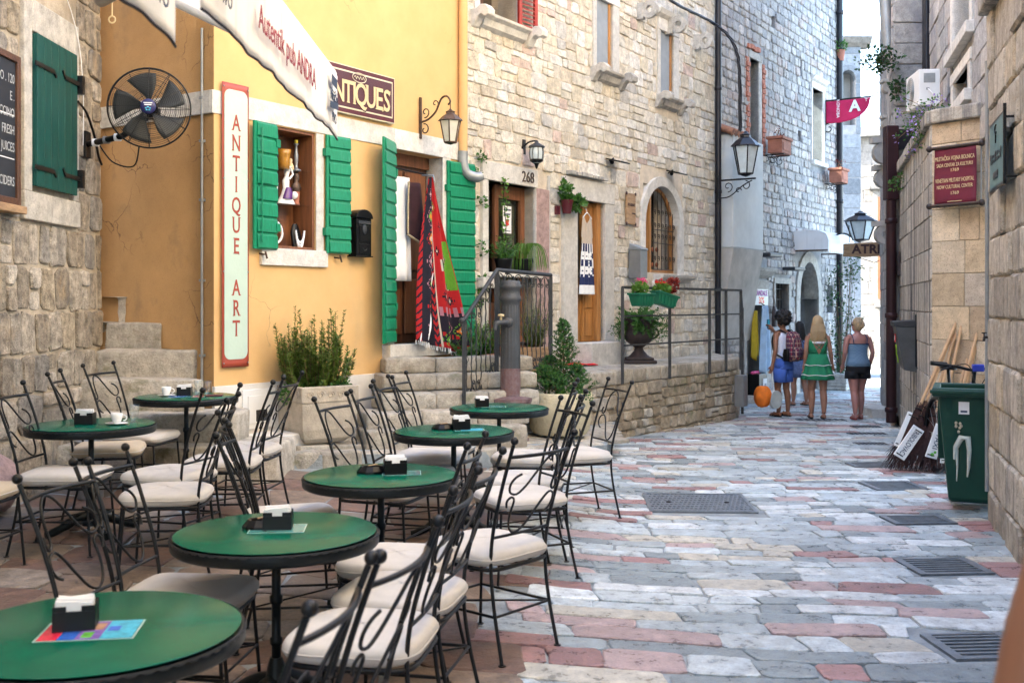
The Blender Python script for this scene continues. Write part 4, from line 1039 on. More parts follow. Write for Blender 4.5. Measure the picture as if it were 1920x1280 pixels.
MB().tube([(0, 0, 0), (0, 0, 3.3)], .075, 12).build('pipe', m_brown_pipe, bp)
MB().box(-.10, .09, -.09, .09, 3.3, 4.4).build('hopper', m_brown_pipe, bp, .02)
MB().box(.09, .4, -.05, .05, 4.05, 4.35).build('hopper_spout', m_black_pipe, bp, .01)
for z in (.15, 1.55, 2.95): MB().lathe([(.078, z), (.092, z+.01), (.092, z+.07), (.078, z+.08)], n=14).build('pipe_joint', m_brown_pipe, bp)
bl = at(1650, 785, 17.6); sb = thing('stone_block_step', 'low pale stone block beside the brown drainpipe', 'stone block', bl)
MB().box(-.16, .24, -.1, .7, -.1, .17).build('block_body', m_white_stone, sb, .012)
# ---------------------------------------------------------------- writing
def text(s, size, m, parent, loc, rot=(R(90), 0, 0), ext=.002, off=0, align='CENTER', name='lettering', space=1, sx=1):
    cu = bpy.data.curves.new(name, 'FONT'); cu.body = s; cu.size = size; cu.extrude = ext; cu.offset = off; cu.align_x = align; cu.align_y = 'CENTER'; cu.space_character = space; cu.resolution_u = 3
    o = bpy.data.objects.new(name, cu); col.objects.link(o)
    me = bpy.data.meshes.new_from_object(o)
    bpy.data.objects.remove(o); me.materials.clear(); me.materials.append(m)
    q = bpy.data.objects.new(name, me); col.objects.link(q); q.parent = parent; q.location = loc; q.rotation_euler = rot; q.scale = (sx, 1, 1)
    return q
SERIF = {'A': [(0,0),(1,0)], 'N': [(0,0),(0,1),(1,1)], 'T': [(.5,0),(0,.93,'v'),(1,.93,'v')], 'I': [(.5,0),(.5,1)], 'U': [(0,1),(1,1)], 'E': [(0,0),(0,1),(1,.93,'v'),(1,.05,'v')], 'R': [(0,0),(0,1),(1,0)], 'Q': [], 'S': [(1,.9,'v'),(0,.1,'v')]}
LW_ = {'A': .70, 'N': .66, 'T': .62, 'I': .10, 'U': .64, 'E': .52, 'R': .60, 'Q': .76, 'S': .56}
def letter(ch, h, m, parent, u, y, z, sx=1, bold=.012):   # one serif letter, centred
    q = text(ch, h/.70, m, parent, (u, y, z), ext=.0015, off=bold*h, sx=sx, name='letter')
    xs = [v.co.x for v in q.data.vertices]; ys = [v.co.y for v in q.data.vertices]; a, b, c, d = min(xs), max(xs), min(ys), max(ys)
    mb = MB(); t = .055*h; w = .13*h
    for s in SERIF.get(ch, []):
        px = lerp(a, b, s[0]); px = px+(.05*h if s[0] == 0 else -.05*h if s[0] == 1 else 0); py = lerp(c, d, s[1])
        if len(s) == 3: px = lerp(a, b, s[0]); mb.box(px-t*.5, px+t*.5, py-w*.8, py+w*.5, -.001, .0014)
        else: py += t*.5 if s[1] == 0 else -t*.5; mb.box(px-w, px+w, py-t*.5, py+t*.5, -.001, .0014)
    if mb.v:
        me = q.data; n = len(me.vertices); b_ = bmesh.new(); b_.from_mesh(me)
        vs = [b_.verts.new(p) for p in mb.v]
        for f in mb.f: b_.faces.new([vs[i] for i in f])
        b_.to_mesh(me); b_.free()
    return q

# ---------------------------------------------------------------- café tables and chairs
def make_chair():
    root = thing('cafe_chair', 'chair', 'chair', group='wrought iron chairs around the green café tables')
    for s in (-1, 1):
        pts = spline([(-.29, .205*s, 0), (-.235, .20*s, .25), (-.215, .20*s, .45), (-.235, .205*s, .62), (-.30, .212*s, .84), (-.375, .222*s, 1.035)], 4)
        p = MB().tube(pts, .0088, 8).build('back_post', m_iron, root)
        MB().ball((-.382, .223*s, 1.053), .019, 12, 8).build('finial', m_iron, p)
        MB().lathe([(.018, 0), (.018, .005)], (-.29, .205*s, 0), 8).build('foot', m_iron, p)
        l = MB().tube([(.235, .215*s, 0), (.205, .195*s, .43)], .0082, 8).build('leg', m_iron, root)
        MB().lathe([(.018, 0), (.018, .005)], (.235, .215*s, 0), 8).build('foot', m_iron, l)
    def bp(v, t):                      # the plane of the backrest
        z = lerp(.585, .975, t); x = lerp(-.228, -.352, t) - .035*(1-(v/.21)**2)*(.3+.7*t); return Vector((x, v, z))
    MB().tube([bp(v, 1) for v in [-.215+.43*k/10 for k in range(11)]], .009, 8).build('top_rail', m_iron, root)
    MB().tube([bp(v, 0) for v in [-.2+.4*k/8 for k in range(9)]], .0075, 8).build('lower_rail', m_iron, root)
    S = [(-.165,.63),(-.172,.55),(-.15,.505),(-.128,.56),(-.132,.72),(-.118,.88),(-.075,.975),(-.02,.93),(.03,.78),(.08,.61),(.125,.525),(.168,.56),(.176,.66),(.155,.74),(.125,.775)]
    for k in (1, -1):
        pts = spline([bp(v*k, .5+(t-.5)*k) for v, t in S], 3)
        MB().tube(pts, .0058, 6).build('scroll', m_iron, root)
    f = MB(); n = 32
    f.tube([(.232*sgn(math.cos(a))*abs(math.cos(a))**.35-.005, .225*sgn(math.sin(a))*abs(math.sin(a))**.35, .432) for a in [2*math.pi*k/n for k in range(n)]], .010, 6, closed=True)
    for v in (-.1, 0, .1): f.bar((-.23, v, .432), (.22, v, .432), .005)
    f.build('seat_frame', m_iron, root)
    st_ = MB(); z = .215
    for a, b in (((-.24,-.2),(.222,-.207)), ((.222,-.207),(.222,.207)), ((.222,.207),(-.24,.2)), ((-.24,.2),(-.24,-.2))): st_.bar((*a, z), (*b, z), .007, 6)
    st_.bar((-.24,-.2,z), (.222,.207,z), .005, 6)
    st_.build('stretcher', m_iron, root)
    c = MB(); n = 40
    for (k, z) in ((.90, .442), (.985, .45), (1.02, .467), (1.02, .487), (.985, .504), (.90, .514), (.7, .519), (.4, .523), (.01, .524)):
        for i in range(n):
            a = 2*math.pi*i/n; e = .42
            r = 1+.008*math.sin(a*4+z*90)
            c.v.append((.245*k*r*sgn(math.cos(a))*abs(math.cos(a))**e, .24*k*r*sgn(math.sin(a))*abs(math.sin(a))**e, z+.003*math.sin(a*3)))
    m_ = len(c.v)//n
    for j in range(m_-1):
        for i in range(n): c.f.append((j*n+i, j*n+(i+1) % n, (j+1)*n+(i+1) % n, (j+1)*n+i)); c.sm.append(True)
    c.f.append(tuple(reversed(range(n)))); c.sm.append(True)
    cu = c.build('cushion', m_cushion, root)
    MB().tube([(.250*sgn(math.cos(a))*abs(math.cos(a))**.42, .245*sgn(math.sin(a))*abs(math.sin(a))**.42, .477) for a in [2*math.pi*k/40 for k in range(40)]], .004, 5, closed=True).build('piping', m_cushion, cu)
    return root
def sgn(x): return 1 if x >= 0 else -1
# (x, y of the seat centre, facing direction degrees, label)
CH = [
 (-1.34, 4.42, -6, 'black iron chair with white cushion between the two nearest tables, facing right'),
 (-1.36, 3.98, -10, 'black iron chair with its back over the far left rim of the nearest table'),
 (-0.76, 2.48, 171, 'nearest black iron chair at bottom centre, only its scrolled back in the frame'),
 (-0.64, 2.97, 165, 'second nearest black iron chair at bottom centre, its back leaning to the right'),
 (-0.54, 3.87, 171, 'cream cushioned iron chair lowest of the right-hand row, beside the second table'),
 (-0.46, 4.43, 168, 'iron chair with white cushion second up the right-hand row by the second table'),
 (-0.54, 4.99, 171, 'iron chair with pale cushion pushed close under the right of the second table'),
 (-0.13, 5.29, 139, 'iron chair turned away with its full scrolled back toward the street, beside the third table'),
 (0.05, 6.52, 203, 'iron chair with white cushion and wide back right of the third and fourth tables'),
 (0.09, 7.06, 172, 'iron chair with white cushion just behind the wide backed one right of the fourth table'),
 (0.10, 8.02, 174, 'iron chair with white cushion at the right of the farthest table'),
 (0.50, 8.40, 199, 'outermost iron chair at the right of the farthest table, nearest the paved street'),
 (-0.80, 6.74, -18, 'iron chair with its scrolled back rising left of the third table'),
 (-0.66, 7.26, -10, 'iron chair behind the third table, its back overlapping the one to its left'),
 (-0.61, 8.05, -12, 'iron chair with white cushion left of the fourth table, its back before the door steps'),
 (-0.56, 8.58, -13, 'iron chair with white cushion behind the fourth table, half hidden by its neighbour'),
 (-1.06, 5.35, 7, 'iron chair behind the second table with only its narrow edge-on back rising'),
 (-1.23, 5.96, 20, 'iron chair leaning its back against its neighbour behind the second table'),
 (-2.86, 6.85, 0, 'iron chair with taupe cushion left of the left-hand table against the stone wall'),
 (-3.00, 7.94, 12, 'iron chair with tan cushion behind the left-hand table by the stone wall'),
 (-2.99, 8.62, -10, 'iron chair before the mossy stairs between the two left-hand tables'),
 (-3.22, 6.30, -5, 'iron chair with tan cushion cut off by the left edge of the picture'),
 (-2.22, 6.92, 164, 'iron chair with taupe cushion before the left back table, back seen frontally'),
 (-2.06, 6.38, 186, 'iron chair with cream cushion right of the left-hand table, nearest the second table'),
 (-2.03, 7.51, 183, 'iron chair with tan cushion right of the left back table'),
 (-2.03, 8.08, 174, 'iron chair farthest right of the left back table, before the square planter'),
]
ch0 = make_chair()
for i, (x, y, a, lab) in enumerate(CH):
    c = ch0 if i == 0 else copy_tree(ch0)
    c['label'] = lab; c.location = (x, y, G(x, y)); c.rotation_euler = (0, 0, R(a))
    if i in (19, 21):
        for k in c.children:
            if k.name.startswith('cushion'): k.data = k.data.copy(); k.data.materials[0] = m_cushion_tan

def make_table():
    root = thing('cafe_table', 'table', 'table', group='round green café tables')
    t = MB().lathe([(.0, .742), (.405, .742), (.412, .739)], n=64).build('table_top', m_green_top, root, fix=True)
    MB().lathe([(.41, .728), (.421, .732), (.424, .72), (.424, .692), (.419, .684), (.40, .684), (.0, .69)], n=64).build('rim', m_rim, root)
    sc_ = MB(); n = 180; v = []; f = []
    for k in range(n):
        a = 2*math.pi*k/n; w = abs(math.sin(a*30))
        for r, z in ((.4245, .734), (.4275, .734-.004-.008*w), (.4245, .7295-.008*w)): v.append((r*math.cos(a), r*math.sin(a), z))
    for k in range(n):
        j = (k+1) % n; f += [(3*k, 3*j, 3*j+1, 3*k+1), (3*k+1, 3*j+1, 3*j+2, 3*k+2)]
    sc_.add(v, f, True).build('scalloped_edge', m_iron_grey, root)
    p = MB().lathe([(.019, .08), (.019, .27), (.026, .275), (.026, .30), (.019, .305), (.019, .44), (.027, .446), (.027, .474), (.019, .48), (.019, .68), (.03, .684)], n=14).build('post', m_rim, root)
    MB().box(-.18, .18, -.02, .02, .672, .683).box(-.02, .02, -.18, .18, .6715, .6825).build('top_bracket', m_rim, root)
    MB().lathe([(.06, .055), (.055, .10), (.042, .15), (.034, .19), (.026, .22)], n=14).build('base_hub', m_rim, root)
    for k in range(4):
        a = R(45+90*k); d = Vector((math.cos(a), math.sin(a), 0))
        MB().tube(spline([d*.02+Vector((0,0,.12)), d*.10+Vector((0,0,.105)), d*.19+Vector((0,0,.06)), d*.27+Vector((0,0,.028)), d*.30+Vector((0,0,.022))], 4), [.036]*4+[.034]*4+[.028]*4+[.024]*4+[.026], 8).build('foot', m_rim, root)
    return root
TB = [(-1.208, 3.09, 'nearest round green café table at the lower left corner, cut by the frame'),
      (-.977, 4.42, 'second round green café table from the viewer with a glass mat'),
      (-.715, 5.82, 'third round green café table from the viewer in the centre row'),
      (-.41, 7.5, 'fourth round green café table in the centre row before the farthest one'),
      (-.11, 9.15, 'farthest round green café table beside the iron water pump'),
      (-2.88, 7.3, 'round green café table by the left stone wall with one coffee cup'),
      (-2.73, 8.94, 'round green café table before the mossy stairs with a cup and glasses')]
tb0 = make_table()
TZ = []
for i, (x, y, lab) in enumerate(TB):
    t = tb0 if i == 0 else copy_tree(tb0)
    g = G(x, y); t['label'] = lab; t.location = (x, y, g); t.rotation_euler = (0, 0, R(17*i)); TZ.append(g+.7425)
def on_table(i, dx, dy): return (TB[i][0]+dx, TB[i][1]+dy, TZ[i])
def napkin_box(i, dx, dy, rz, label, k=1, napkins=True):
    r = thing('napkin_box', label, 'napkin box', on_table(i, dx, dy), R(rz), 'black boxes on the café tables')
    b = MB(); w, d, h, t = .058*k, .045*k, .075*k, .004
    b.box(-w, w, -d, d, 0, t); b.box(-w, w, -d, -d+t, t, h*.8); b.box(-w, w, d-t, d, t, h); b.box(-w, -w+t, -d+t, d-t, t, h); b.box(w-t, w, -d+t, d-t, t, h)
    b.box(-w, -w*.35, -d, -d+t, h*.8, h); b.box(w*.35, w, -d, -d+t, h*.8, h)
    b.build('box', m_black, r, .0015)
    if napkins:
        rr = random.Random(i*7+1)
        for q in range(9):
            y = lerp(-d+.010, d-.010, q/8); M = Matrix.Translation((rr.uniform(-.004, .004), y, h*.62)) @ Matrix.Rotation(rr.uniform(-.12, .12), 4, 'X') @ Matrix.Rotation(rr.uniform(-.15, .15), 4, 'Y')
            MB().box(-w*.86, w*.86, -.0028, .0028, -h*.5, h*.5+rr.uniform(0, .012), M).build('sachet', m_paper, r)
m_mat_clear = mat('glossy_menu_card', (.07,.24,.22), .12, .2, 30)
def menu(i, dx, dy, rz, label, pieces_=None, w=.105, d=.075):
    r = thing('menu_card', label, 'menu card', on_table(i, dx, dy), R(rz), 'menu cards on the café tables')
    MB().box(-w, w, -d, d, .0005, .0022).build('card', m_mat_clear, r)
    b = MB()
    for a in ((-w, w, -d, -d+.004), (-w, w, d-.004, d), (-w, -w+.004, -d+.004, d-.004), (w-.004, w, -d+.004, d-.004)): b.box(*a, .0022, .0026)
    b.build('card_border', m_glass_edge, r)
    for q_, (x0, x1, y0, y1, c) in enumerate(pieces_ or ()):
        MB().box(x0*w, x1*w, y0*d, y1*d, .0024, .0029+.0003*q_).build('printed_panel', c, r)
    return r
m_glass_edge = mat('card_edge', (.42,.60,.56), .2, .1, 10)
pr = {k: mat('print_'+k, c, .2, .35, 45) for k, c in (('red', (.62,.02,.06)), ('blue', (.03,.12,.55)), ('cyan', (.05,.42,.62)), ('violet', (.20,.12,.42)), ('green', (.12,.42,.06)), ('tan', (.42,.25,.16)))}
napkin_box(0, -.055, .0, 14, 'black sachet box on the nearest table standing on a coloured flyer')
menu(0, .0, -.03, 8, 'coloured flyer in red, blue and cyan on the nearest table', [(-.95,-.55,-.92,.92,pr['red']),(-.54,-.2,-.92,.92,pr['blue']),(-.19,.3,-.92,.92,pr['violet']),(-.1,.12,-.8,-.2,pr['green']),(.0,.25,.0,.7,pr['tan']),(.31,.95,-.92,.92,pr['cyan']),(.36,.6,-.2,.3,pr['blue'])], .135, .09)
napkin_box(1, .0, .04, 6, 'black sachet box on the second table, a dark ashtray behind it')
menu(1, .0, .03, 6, 'clear glass mat under the sachet box on the second table', None, .115, .085)
napkin_box(2, .075, .02, 12, 'black box with white napkins on the third table', 1.05)
menu(2, .11, .03, 6, 'clear menu card under the box on the third table')
napkin_box(3, .05, .04, 10, 'black box with white napkins on the fourth table', 1.05)
menu(3, .11, .02, 6, 'blue printed menu card on the fourth table', [(-.6,.9,-.8,.8,pr['cyan'])])
napkin_box(4, -.15, .03, 8, 'black box with a white napkin on the farthest table')
menu(4, -.05, .04, 4, 'clear menu card on the farthest table beside the black box')
napkin_box(5, -.04, .0, 5, 'black sachet box on the table by the left stone wall', 1.05)
napkin_box(6, -.02, .02, 6, 'black sachet box between cup and glasses on the table before the stairs')
menu(6, .03, -.08, 4, 'blue and red printed card on the table before the stairs', [(-.9,-.1,-.8,.8,pr['blue']),(.4,.9,-.8,.8,pr['red'])], .15, .06)
def ashtray(i, dx, dy, rz, label):
    r = thing('ashtray', label, 'ashtray', on_table(i, dx, dy), R(rz), 'black ashtrays on the café tables')
    MB().loft([(0,0,.0,.085,.06), (0,0,.012,.085,.06), (0,0,.038,.062,.044), (0,0,.036,.052,.036), (0,0,.014,.045,.03)], 12, smooth=False).build('bowl', m_black, r)
    MB().rod((-.02, .0, .04), (.03, .02, .043), .012, .004).build('matchbook', m_wood_old, r)
ashtray(1, -.07, .06, 20, 'low black ashtray on the second table behind the sachet box')
ashtray(2, -.055, .05, 15, 'low black ashtray left of the napkin box on the third table')
ashtray(3, -.075, .05, 12, 'low black ashtray left of the napkin box on the fourth table')
def cup(i, dx, dy, rz, label):
    r = thing('coffee_cup', label, 'cup', on_table(i, dx, dy), R(rz), 'white coffee cups')
    MB().lathe([(.0, .012), (.024, .012), (.026, .018), (.036, .045), (.041, .078), (.0385, .078), (.034, .045), (.02, .02), (0, .018)], n=20).build('cup_body', m_china, r)
    MB().tube(arc((.045, 0, .045), .018, -100, 100, 8, (1,0,0), (0,0,1)), .0045, 6).build('handle', m_china, r)
    MB().lathe([(.0, .003), (.04, .003), (.072, .012), (.074, .014), (.04, .007), (0, .006)], n=24).build('saucer', m_china, r)
    MB().box(-.03, .05, -.075, -.03, .013, .015, Matrix.Rotation(.4, 4, 'Z')).build('paper_sachet', m_paper, r)
def tumbler(i, dx, dy, label, full=.3):
    r = thing('water_glass', label, 'glass', on_table(i, dx, dy), 0, 'water glasses')
    MB().lathe([(.0, .0), (.026, .0), (.030, .05), (.034, .125), (.032, .125), (.028, .05), (.024, .012), (0, .010)], n=20).build('glass_body', m_glass, r)
    MB().lathe([(0, .012), (.024, .013), (.0275, .012+.1*full), (0, .012+.1*full)], n=16).build('water', m_glass, r)
cup(5, .19, -.04, 20, 'white coffee cup on the table by the left wall')
tumbler(5, .26, .10, 'tall water glass beside the cup on the table by the left wall')
cup(6, -.16, -.02, 10, 'white coffee cup on the table before the stairs')
tumbler(6, .08, .06, 'left of two water glasses on the table before the stairs')
tumbler(6, .17, .03, 'right water glass on the table before the stairs, half full', .5)
p = MB().box(-.07, .07, -.045, .045, .0, .012)
r = thing('leather_bill_folder', 'dark red bill folder at the right of the table before the stairs', 'folder', on_table(6, .24, -.02), R(10)); p.build('folder_cover', m_maroon, r, .003)
# metal bucket by the wall
bk = thing('metal_bucket', 'dull grey metal bin behind the table by the left wall', 'bucket', (-3.38, 8.55, G(-3.4, 8.5)))
MB().lathe([(.10, 0), (.12, .45), (.125, .46), (.115, .46), (.095, .02), (0, .02)], n=20).build('bucket_body', m_grey_metal, bk)
MB().tube(arc((0, 0, .45), .12, 20, 160, 10, (1,0,0), (0,.6,.8)), .005, 6).build('handle', m_grey_metal, bk)
for k, (x, y, lab) in enumerate(((-2.75, 5.55, 'cigarette end lying on the flagstones at the lower left'), (-2.35, 6.0, 'cigarette end on the flagstones under the left-hand chairs'))):
    q = thing('cigarette_end', lab, 'litter', (x, y, G(x, y)+.004), 1+k)
    MB().tube([(-.012, 0, .005), (.012, 0, .005)], .004, 6).build('stub', m_paper, q)
# ---------------------------------------------------------------- awnings over the café
def awning(name, label, X, Y0, Y1, zb, zt, rng, ztw=4.35, words=()):
    r = thing(name, label, 'awning', (XL, (Y0+Y1)/2, zb))
    def W(p): return Vector(p)-r.location
    roof = MB().sheet(lambda i, j: W((lerp(X, XL+.06, j), lerp(Y0, Y1, i), lerp(zt+.02, ztw, j)-.05*math.sin(j*math.pi)-.01*math.sin(i*9))), 12, 12)
    roof.build('canopy', m_canopy, r)
    wv = lambda y: .003*math.sin(y*11)+.003*math.sin(y*29+1)
    def vz(y): return zb+.004*math.sin(y*9.5)+.002*math.sin(y*23)-.012*ss(Y1-.18, Y1, y)
    nY = 90
    v = MB().sheet(lambda i, j: W((X+.012+wv(lerp(Y0, Y1, i))*j, lerp(Y0, Y1, i), lerp(zt, vz(lerp(Y0, Y1, i)), j))), nY, 8).build('valance', m_canvas, r, solid=.003)
    MB().tube([W((X+.014+wv(lerp(Y0, Y1, i/nY)), lerp(Y0, Y1, i/nY), vz(lerp(Y0, Y1, i/nY)))) for i in range(nY+1)], .005, 5).build('hem', m_black_trim, v)
    MB().tube([W((X-.02, Y0, zt+.01)), W((X-.02, Y1, zt+.01))], .032, 10).build('front_bar', m_white_paint, r)
    MB().tube([W((XL+.08, Y0, ztw)), W((XL+.08, Y1, ztw))], .07, 12).build('roller_case', m_grey_metal, r)
    for y in (Y0+.25, Y1-.12):
        MB().tube([W((X-.03, y, zt-.02)), W((lerp(X, XL, .5), y-.1, lerp(zt, ztw, .5)-.06)), W((XL+.05, y, ztw-.06))], .022, 8).build('folding_arm', m_white_paint, r)
        MB().bc(W((lerp(X, XL, .5), y-.1, lerp(zt, ztw, .5)-.06)), (.1, .05, .06)).build('arm_joint', m_wood_dk, r, .008)
    for (s, y, z, size, m, sx) in words: text(s, size, m, r, W((X+.034, y, z)), (R(90), 0, R(90)), .001, sx=sx)
    return r
awning('striped_awning', 'white canvas awning with wine red pub lettering over the café tables', -.95, 3.22, 5.72, 2.575, 2.90, rnd, words=(
    ('Autentik pub ANDRA', 4.42, 2.72, .135, m_canvas_txt, .92), ('Nik\u0161i\u0107ko', 5.50, 2.745, .085, m_navy, .72), ('PIVO', 5.50, 2.635, .075, m_navy, .8), ('PIVO', 3.42, 2.66, .075, m_navy, .9)))
aw = [o for o in col.objects if o.name.startswith('striped_awning')][0]; aw.name = 'canvas_awning'
for y in (5.50, 3.42):
    MB().box(0, .002, -.12, .12, 0, .035, Matrix.Translation(Vector((-.95+.034, y, 2.685 if y > 5 else 2.73))-aw.location) @ Matrix.Rotation(.12, 4, 'X')).build('printed_stripe', m_navy, aw)
    MB().box(0, .002, -.08, .08, 0, .05, Matrix.Translation(Vector((-.95+.034, y, 2.80))-aw.location)).build('printed_patch', m_navy, aw)
awning('canvas_awning', 'nearer white canvas awning at the top left edge, only its corner in view', -1.0, .7, 3.13, 2.45, 2.78, rnd, words=(('PIVO', 2.93, 2.53, .075, m_navy, .9),))
hk = thing('awning_crank_hook', 'small brass crank eye hanging below the awning roller case', 'hook', at(210, 30, 9.6))
MB().tube([(-.12, .05, .15), (.14, -.3, .12)], .06, 12).build('roller_end', m_grey_metal, hk)
MB().tube([(0, 0, .12), (0, 0, .0)], .008, 6).tube(arc((0, 0, -.035), .03, 0, 360, 14), .008, 6).build('hook_eye', m_gold, hk)

# ---------------------------------------------------------------- wall fan
fc = at(280, 203, 9.25); fan = thing('wall_fan', 'black industrial wall fan with five blades on the left house', 'fan', fc)
fa = math.atan2(-1, .22)+math.pi/2
RF = Matrix.Rotation(fa, 4, 'Z')         # local -y is the front
def fmb(mb): mb.v = [tuple(RF @ Vector(p)) for p in mb.v]; return mb
g = MB(); Rf = .345
def bulge(r, back): return (.06 if back else -.085)*math.sqrt(max(0, 1-(r/Rf)**2))
for back in (0, 1):
    for k in range(1, 23 if not back else 9):
        r = Rf*k/(22 if not back else 8); g.tube([(r*math.cos(a), bulge(r*.98, back), r*math.sin(a)) for a in [2*math.pi*i/36 for i in range(36)]], .0022, 4, closed=True)
    for k in range(12):
        a = 2*math.pi*k/12; g.tube([(r*math.cos(a), bulge(r*.98, back)-.003, r*math.sin(a)) for r in (.06, .14, .22, .29, .33, Rf)], .0034, 4)
fmb(g).build('guard', m_iron, fan)
fmb(MB().tube([(Rf*math.cos(a), 0, Rf*math.sin(a)) for a in [2*math.pi*i/48 for i in range(48)]], .008, 6, closed=True)).build('guard_ring', m_iron, fan)
m_blade = mat('grey_fan_blade', (.035,.038,.036), .5, .15, 8)
for k in range(5):
    a0 = R(90+72*k)
    def bl_(i, j, a0=a0):
        r = lerp(.06, .30, j); w = lerp(.5, .95, math.sin(min(1, j*1.15)*math.pi*.6)); a = a0+(i-.5)*w*.95+.25*j
        return (r*math.cos(a), -.01+.05*(i-.5), r*math.sin(a))
    fmb(MB().sheet(bl_, 6, 6)).build('blade', m_blade, fan, solid=.003)
fmb(MB().lathe([(0, 0), (.05, 0), (.065, .02)], n=20)).v
h = MB(); h.ball((0, -.09, 0), .066, 18, 8, (1, .3, 1)); fmb(h).build('hub_badge', mat('navy_badge', (.02,.02,.10), .35, .1, 5), fan)
for k, w_ in enumerate((.03, .036)): fmb(MB().box(-w_, w_, -.1115, -.1105, .006+.016*k, .014+.016*k)).build('badge_stripe', m_paper, fan)
for k in range(5):
    a = R(72*k+20); fmb(MB().ball((.018*math.cos(a), -.112, -.024+.014*math.sin(a)), .009, 6, 4, (1, .2, .6))).build('badge_petal', pr['cyan'], fan)
fmb(MB().lathe([(.0, 0), (.07, 0), (.075, .02), (.075, .14), (.05, .17), (0, .17)], n=18)).v
mt = MB(); mt.tube([(0, .03, 0), (0, .20, 0)], .075, 14); fmb(mt).build('motor', m_black, fan)
wp = Vector((XL+.02, 9.72, 3.13))-fc
MB().bc(wp, (.04, .12, .24)).build('wall_plate', m_iron, fan, .004)
MB().tube([wp, RF @ Vector((0, .14, -.1))+Vector((-.25, 0, -.12)), RF @ Vector((0, .14, -.03))], .028, 10).build('arm', m_black, fan)
for k in range(3): p = wp.lerp(RF @ Vector((0, .14, -.1))+Vector((-.25, 0, -.12)), .25+.3*k); MB().tube([p-Vector((.02, 0, 0)), p+Vector((.03, 0, 0))], .036, 10).build('tape_wrap', m_paper if k % 2 == 0 else m_grey_metal, fan)
MB().tube(spline([wp+Vector((.1, 0, .03)), wp+Vector((.25, -.03, -.16)), wp+Vector((.45, -.05, -.2)), wp+Vector((.5, -.05, -.02))], 6), .007, 5).build('cable', m_black, fan)

# ---------------------------------------------------------------- chalkboard
m_chalk = mat('chalk', (.42,.44,.45), .9, .3, 60)
cb = thing('chalkboard', 'framed black chalkboard menu cut off by the left edge', 'chalkboard', (XL, 7.85, 0), R(90))
z0, z1 = lz(16, 372), lz(16, 118); a, b = -.75, .42
MB().box(a, b, -.05, -.03, z0, z1).build('board', mat('slate', (.012,.014,.02), .6, .3, 6), cb)
f = MB(); w = .055
f.box(a-w, a, -.07, -.02, z0-w, z1+w); f.box(b, b+w, -.07, -.02, z0-w, z1+w); f.box(a, b, -.07, -.02, z0-w, z0); f.box(a, b, -.07, -.02, z1, z1+w)
f.build('frame', m_wood_dk, cb, .006)
for k, s in enumerate(('O . 120', 'E .', 'CAPPUCCINO', 'FRESH', 'JUICES', '', 'CIDERS')):
    if s: text(s, .10, m_chalk, cb, (b-.02, -.052, lerp(z1-.14, z0+.12, k/6)), ext=.0005, align='RIGHT', name='chalk_writing', sx=.75)
for z in (.40, .72): MB().box(b-.4, b-.02, -.0515, -.0505, lerp(z1, z0, z), lerp(z1, z0, z)+.008).build('chalk_line', m_paper, cb)
ls = thing('wooden_ledge', 'short grey wooden ledge below the chalkboard at the left edge', 'ledge', (XL, 7.9, lz(5, 392)), R(90)); MB().box(-.5, .42, -.12, .0, -.03, .03).build('ledge_board', m_wood_old, ls, .006)

# ---------------------------------------------------------------- signs on the yellow house
bn = thing('antique_art_banner', 'tall mint green vinyl banner with rust border reading ANTIQUE ART', 'banner', MF @ Vector((0, 0, 0)), FRZ)
a, b, z0, z1 = fu(412), fu(462), 1.085, 3.755
MB().sheet(lambda i, j: (lerp(a, b, i), -.030-.006*math.sin(j*21)*math.sin(i*3), lerp(z0, z1, j)), 8, 60).build('backing_sheet', m_rust_border, bn, solid=.004)
ia, ib, iz0, iz1 = a+.022, b-.022, z0+.075, z1-.06; n = 10; cr = .07
pts = []
for cx, cz, t0 in ((ib-cr, iz0+cr, 270), (ib-cr, iz1-cr, 0), (ia+cr, iz1-cr, 90), (ia+cr, iz0+cr, 180)):
    pts += [(cx+cr*math.cos(R(t0+90*k/n)), cz+cr*math.sin(R(t0+90*k/n))) for k in range(n+1)]
MB().prism(pts, lambda u, z, t: (u, -t, z), .0375, .0405).build('mint_panel', m_mint, bn)
for ch, y in zip('ANTIQUE ART', (233, 271, 309, 348, 387, 424, 463, 500, 541, 579, 617)):
    if ch != ' ': letter(ch, .15, m_rust_letter, bn, (a+b)/2, -.0425, fz(437, y), .66, .012)
for z in (z0+.04, z0+.9, z1-.9, z1-.04):
    for u in (a+.015, b-.015): MB().ball((u, -.040, z), .008, 8, 5).build('eyelet', m_grey_metal, bn)
sg = thing('antiques_sign', 'maroon wooden shop sign with gold lettering ANTIQUES', 'sign', MF @ Vector((0, 0, 0)), FRZ)
a, b, z0, z1 = fu(586), fu(733), 3.70, 4.215
MB().box(a, b, -.055, -.015, z0, z1).build('board', m_cream, sg, .004)
MB().box(a+.012, b-.012, -.058, -.055, z0+.012, z1-.012).build('board_edge', m_maroon, sg)
MB().box(a+.045, b-.045, -.061, -.058, z0+.055, z1-.055).build('inner_border', m_cream, sg)
m_sign_grad = mat('sign_face', (.12,.016,.026), .5, .25, 9, .25, 60, c2=(.05,.012,.02), stretch=(1,1,14))
MB().box(a+.06, b-.06, -.064, -.061, z0+.072, z1-.072).build('sign_face', m_sign_grad, sg)
word = 'ANTIQUES'; ws = [LW_[c] for c in word]; tot = sum(ws)+.16*7; hh = .235; k = (b-a-.20)/(tot*hh); u = a+.10
for ch, w in zip(word, ws):
    letter(ch, hh*1.02, m_dkbrown, sg, u+w*hh*k/2+.006, -.0655, z0+.215, k*.94, .03); letter(ch, hh, m_gold, sg, u+w*hh*k/2, -.0685, z0+.222, k*.94, .022); u += (w+.16)*hh*k
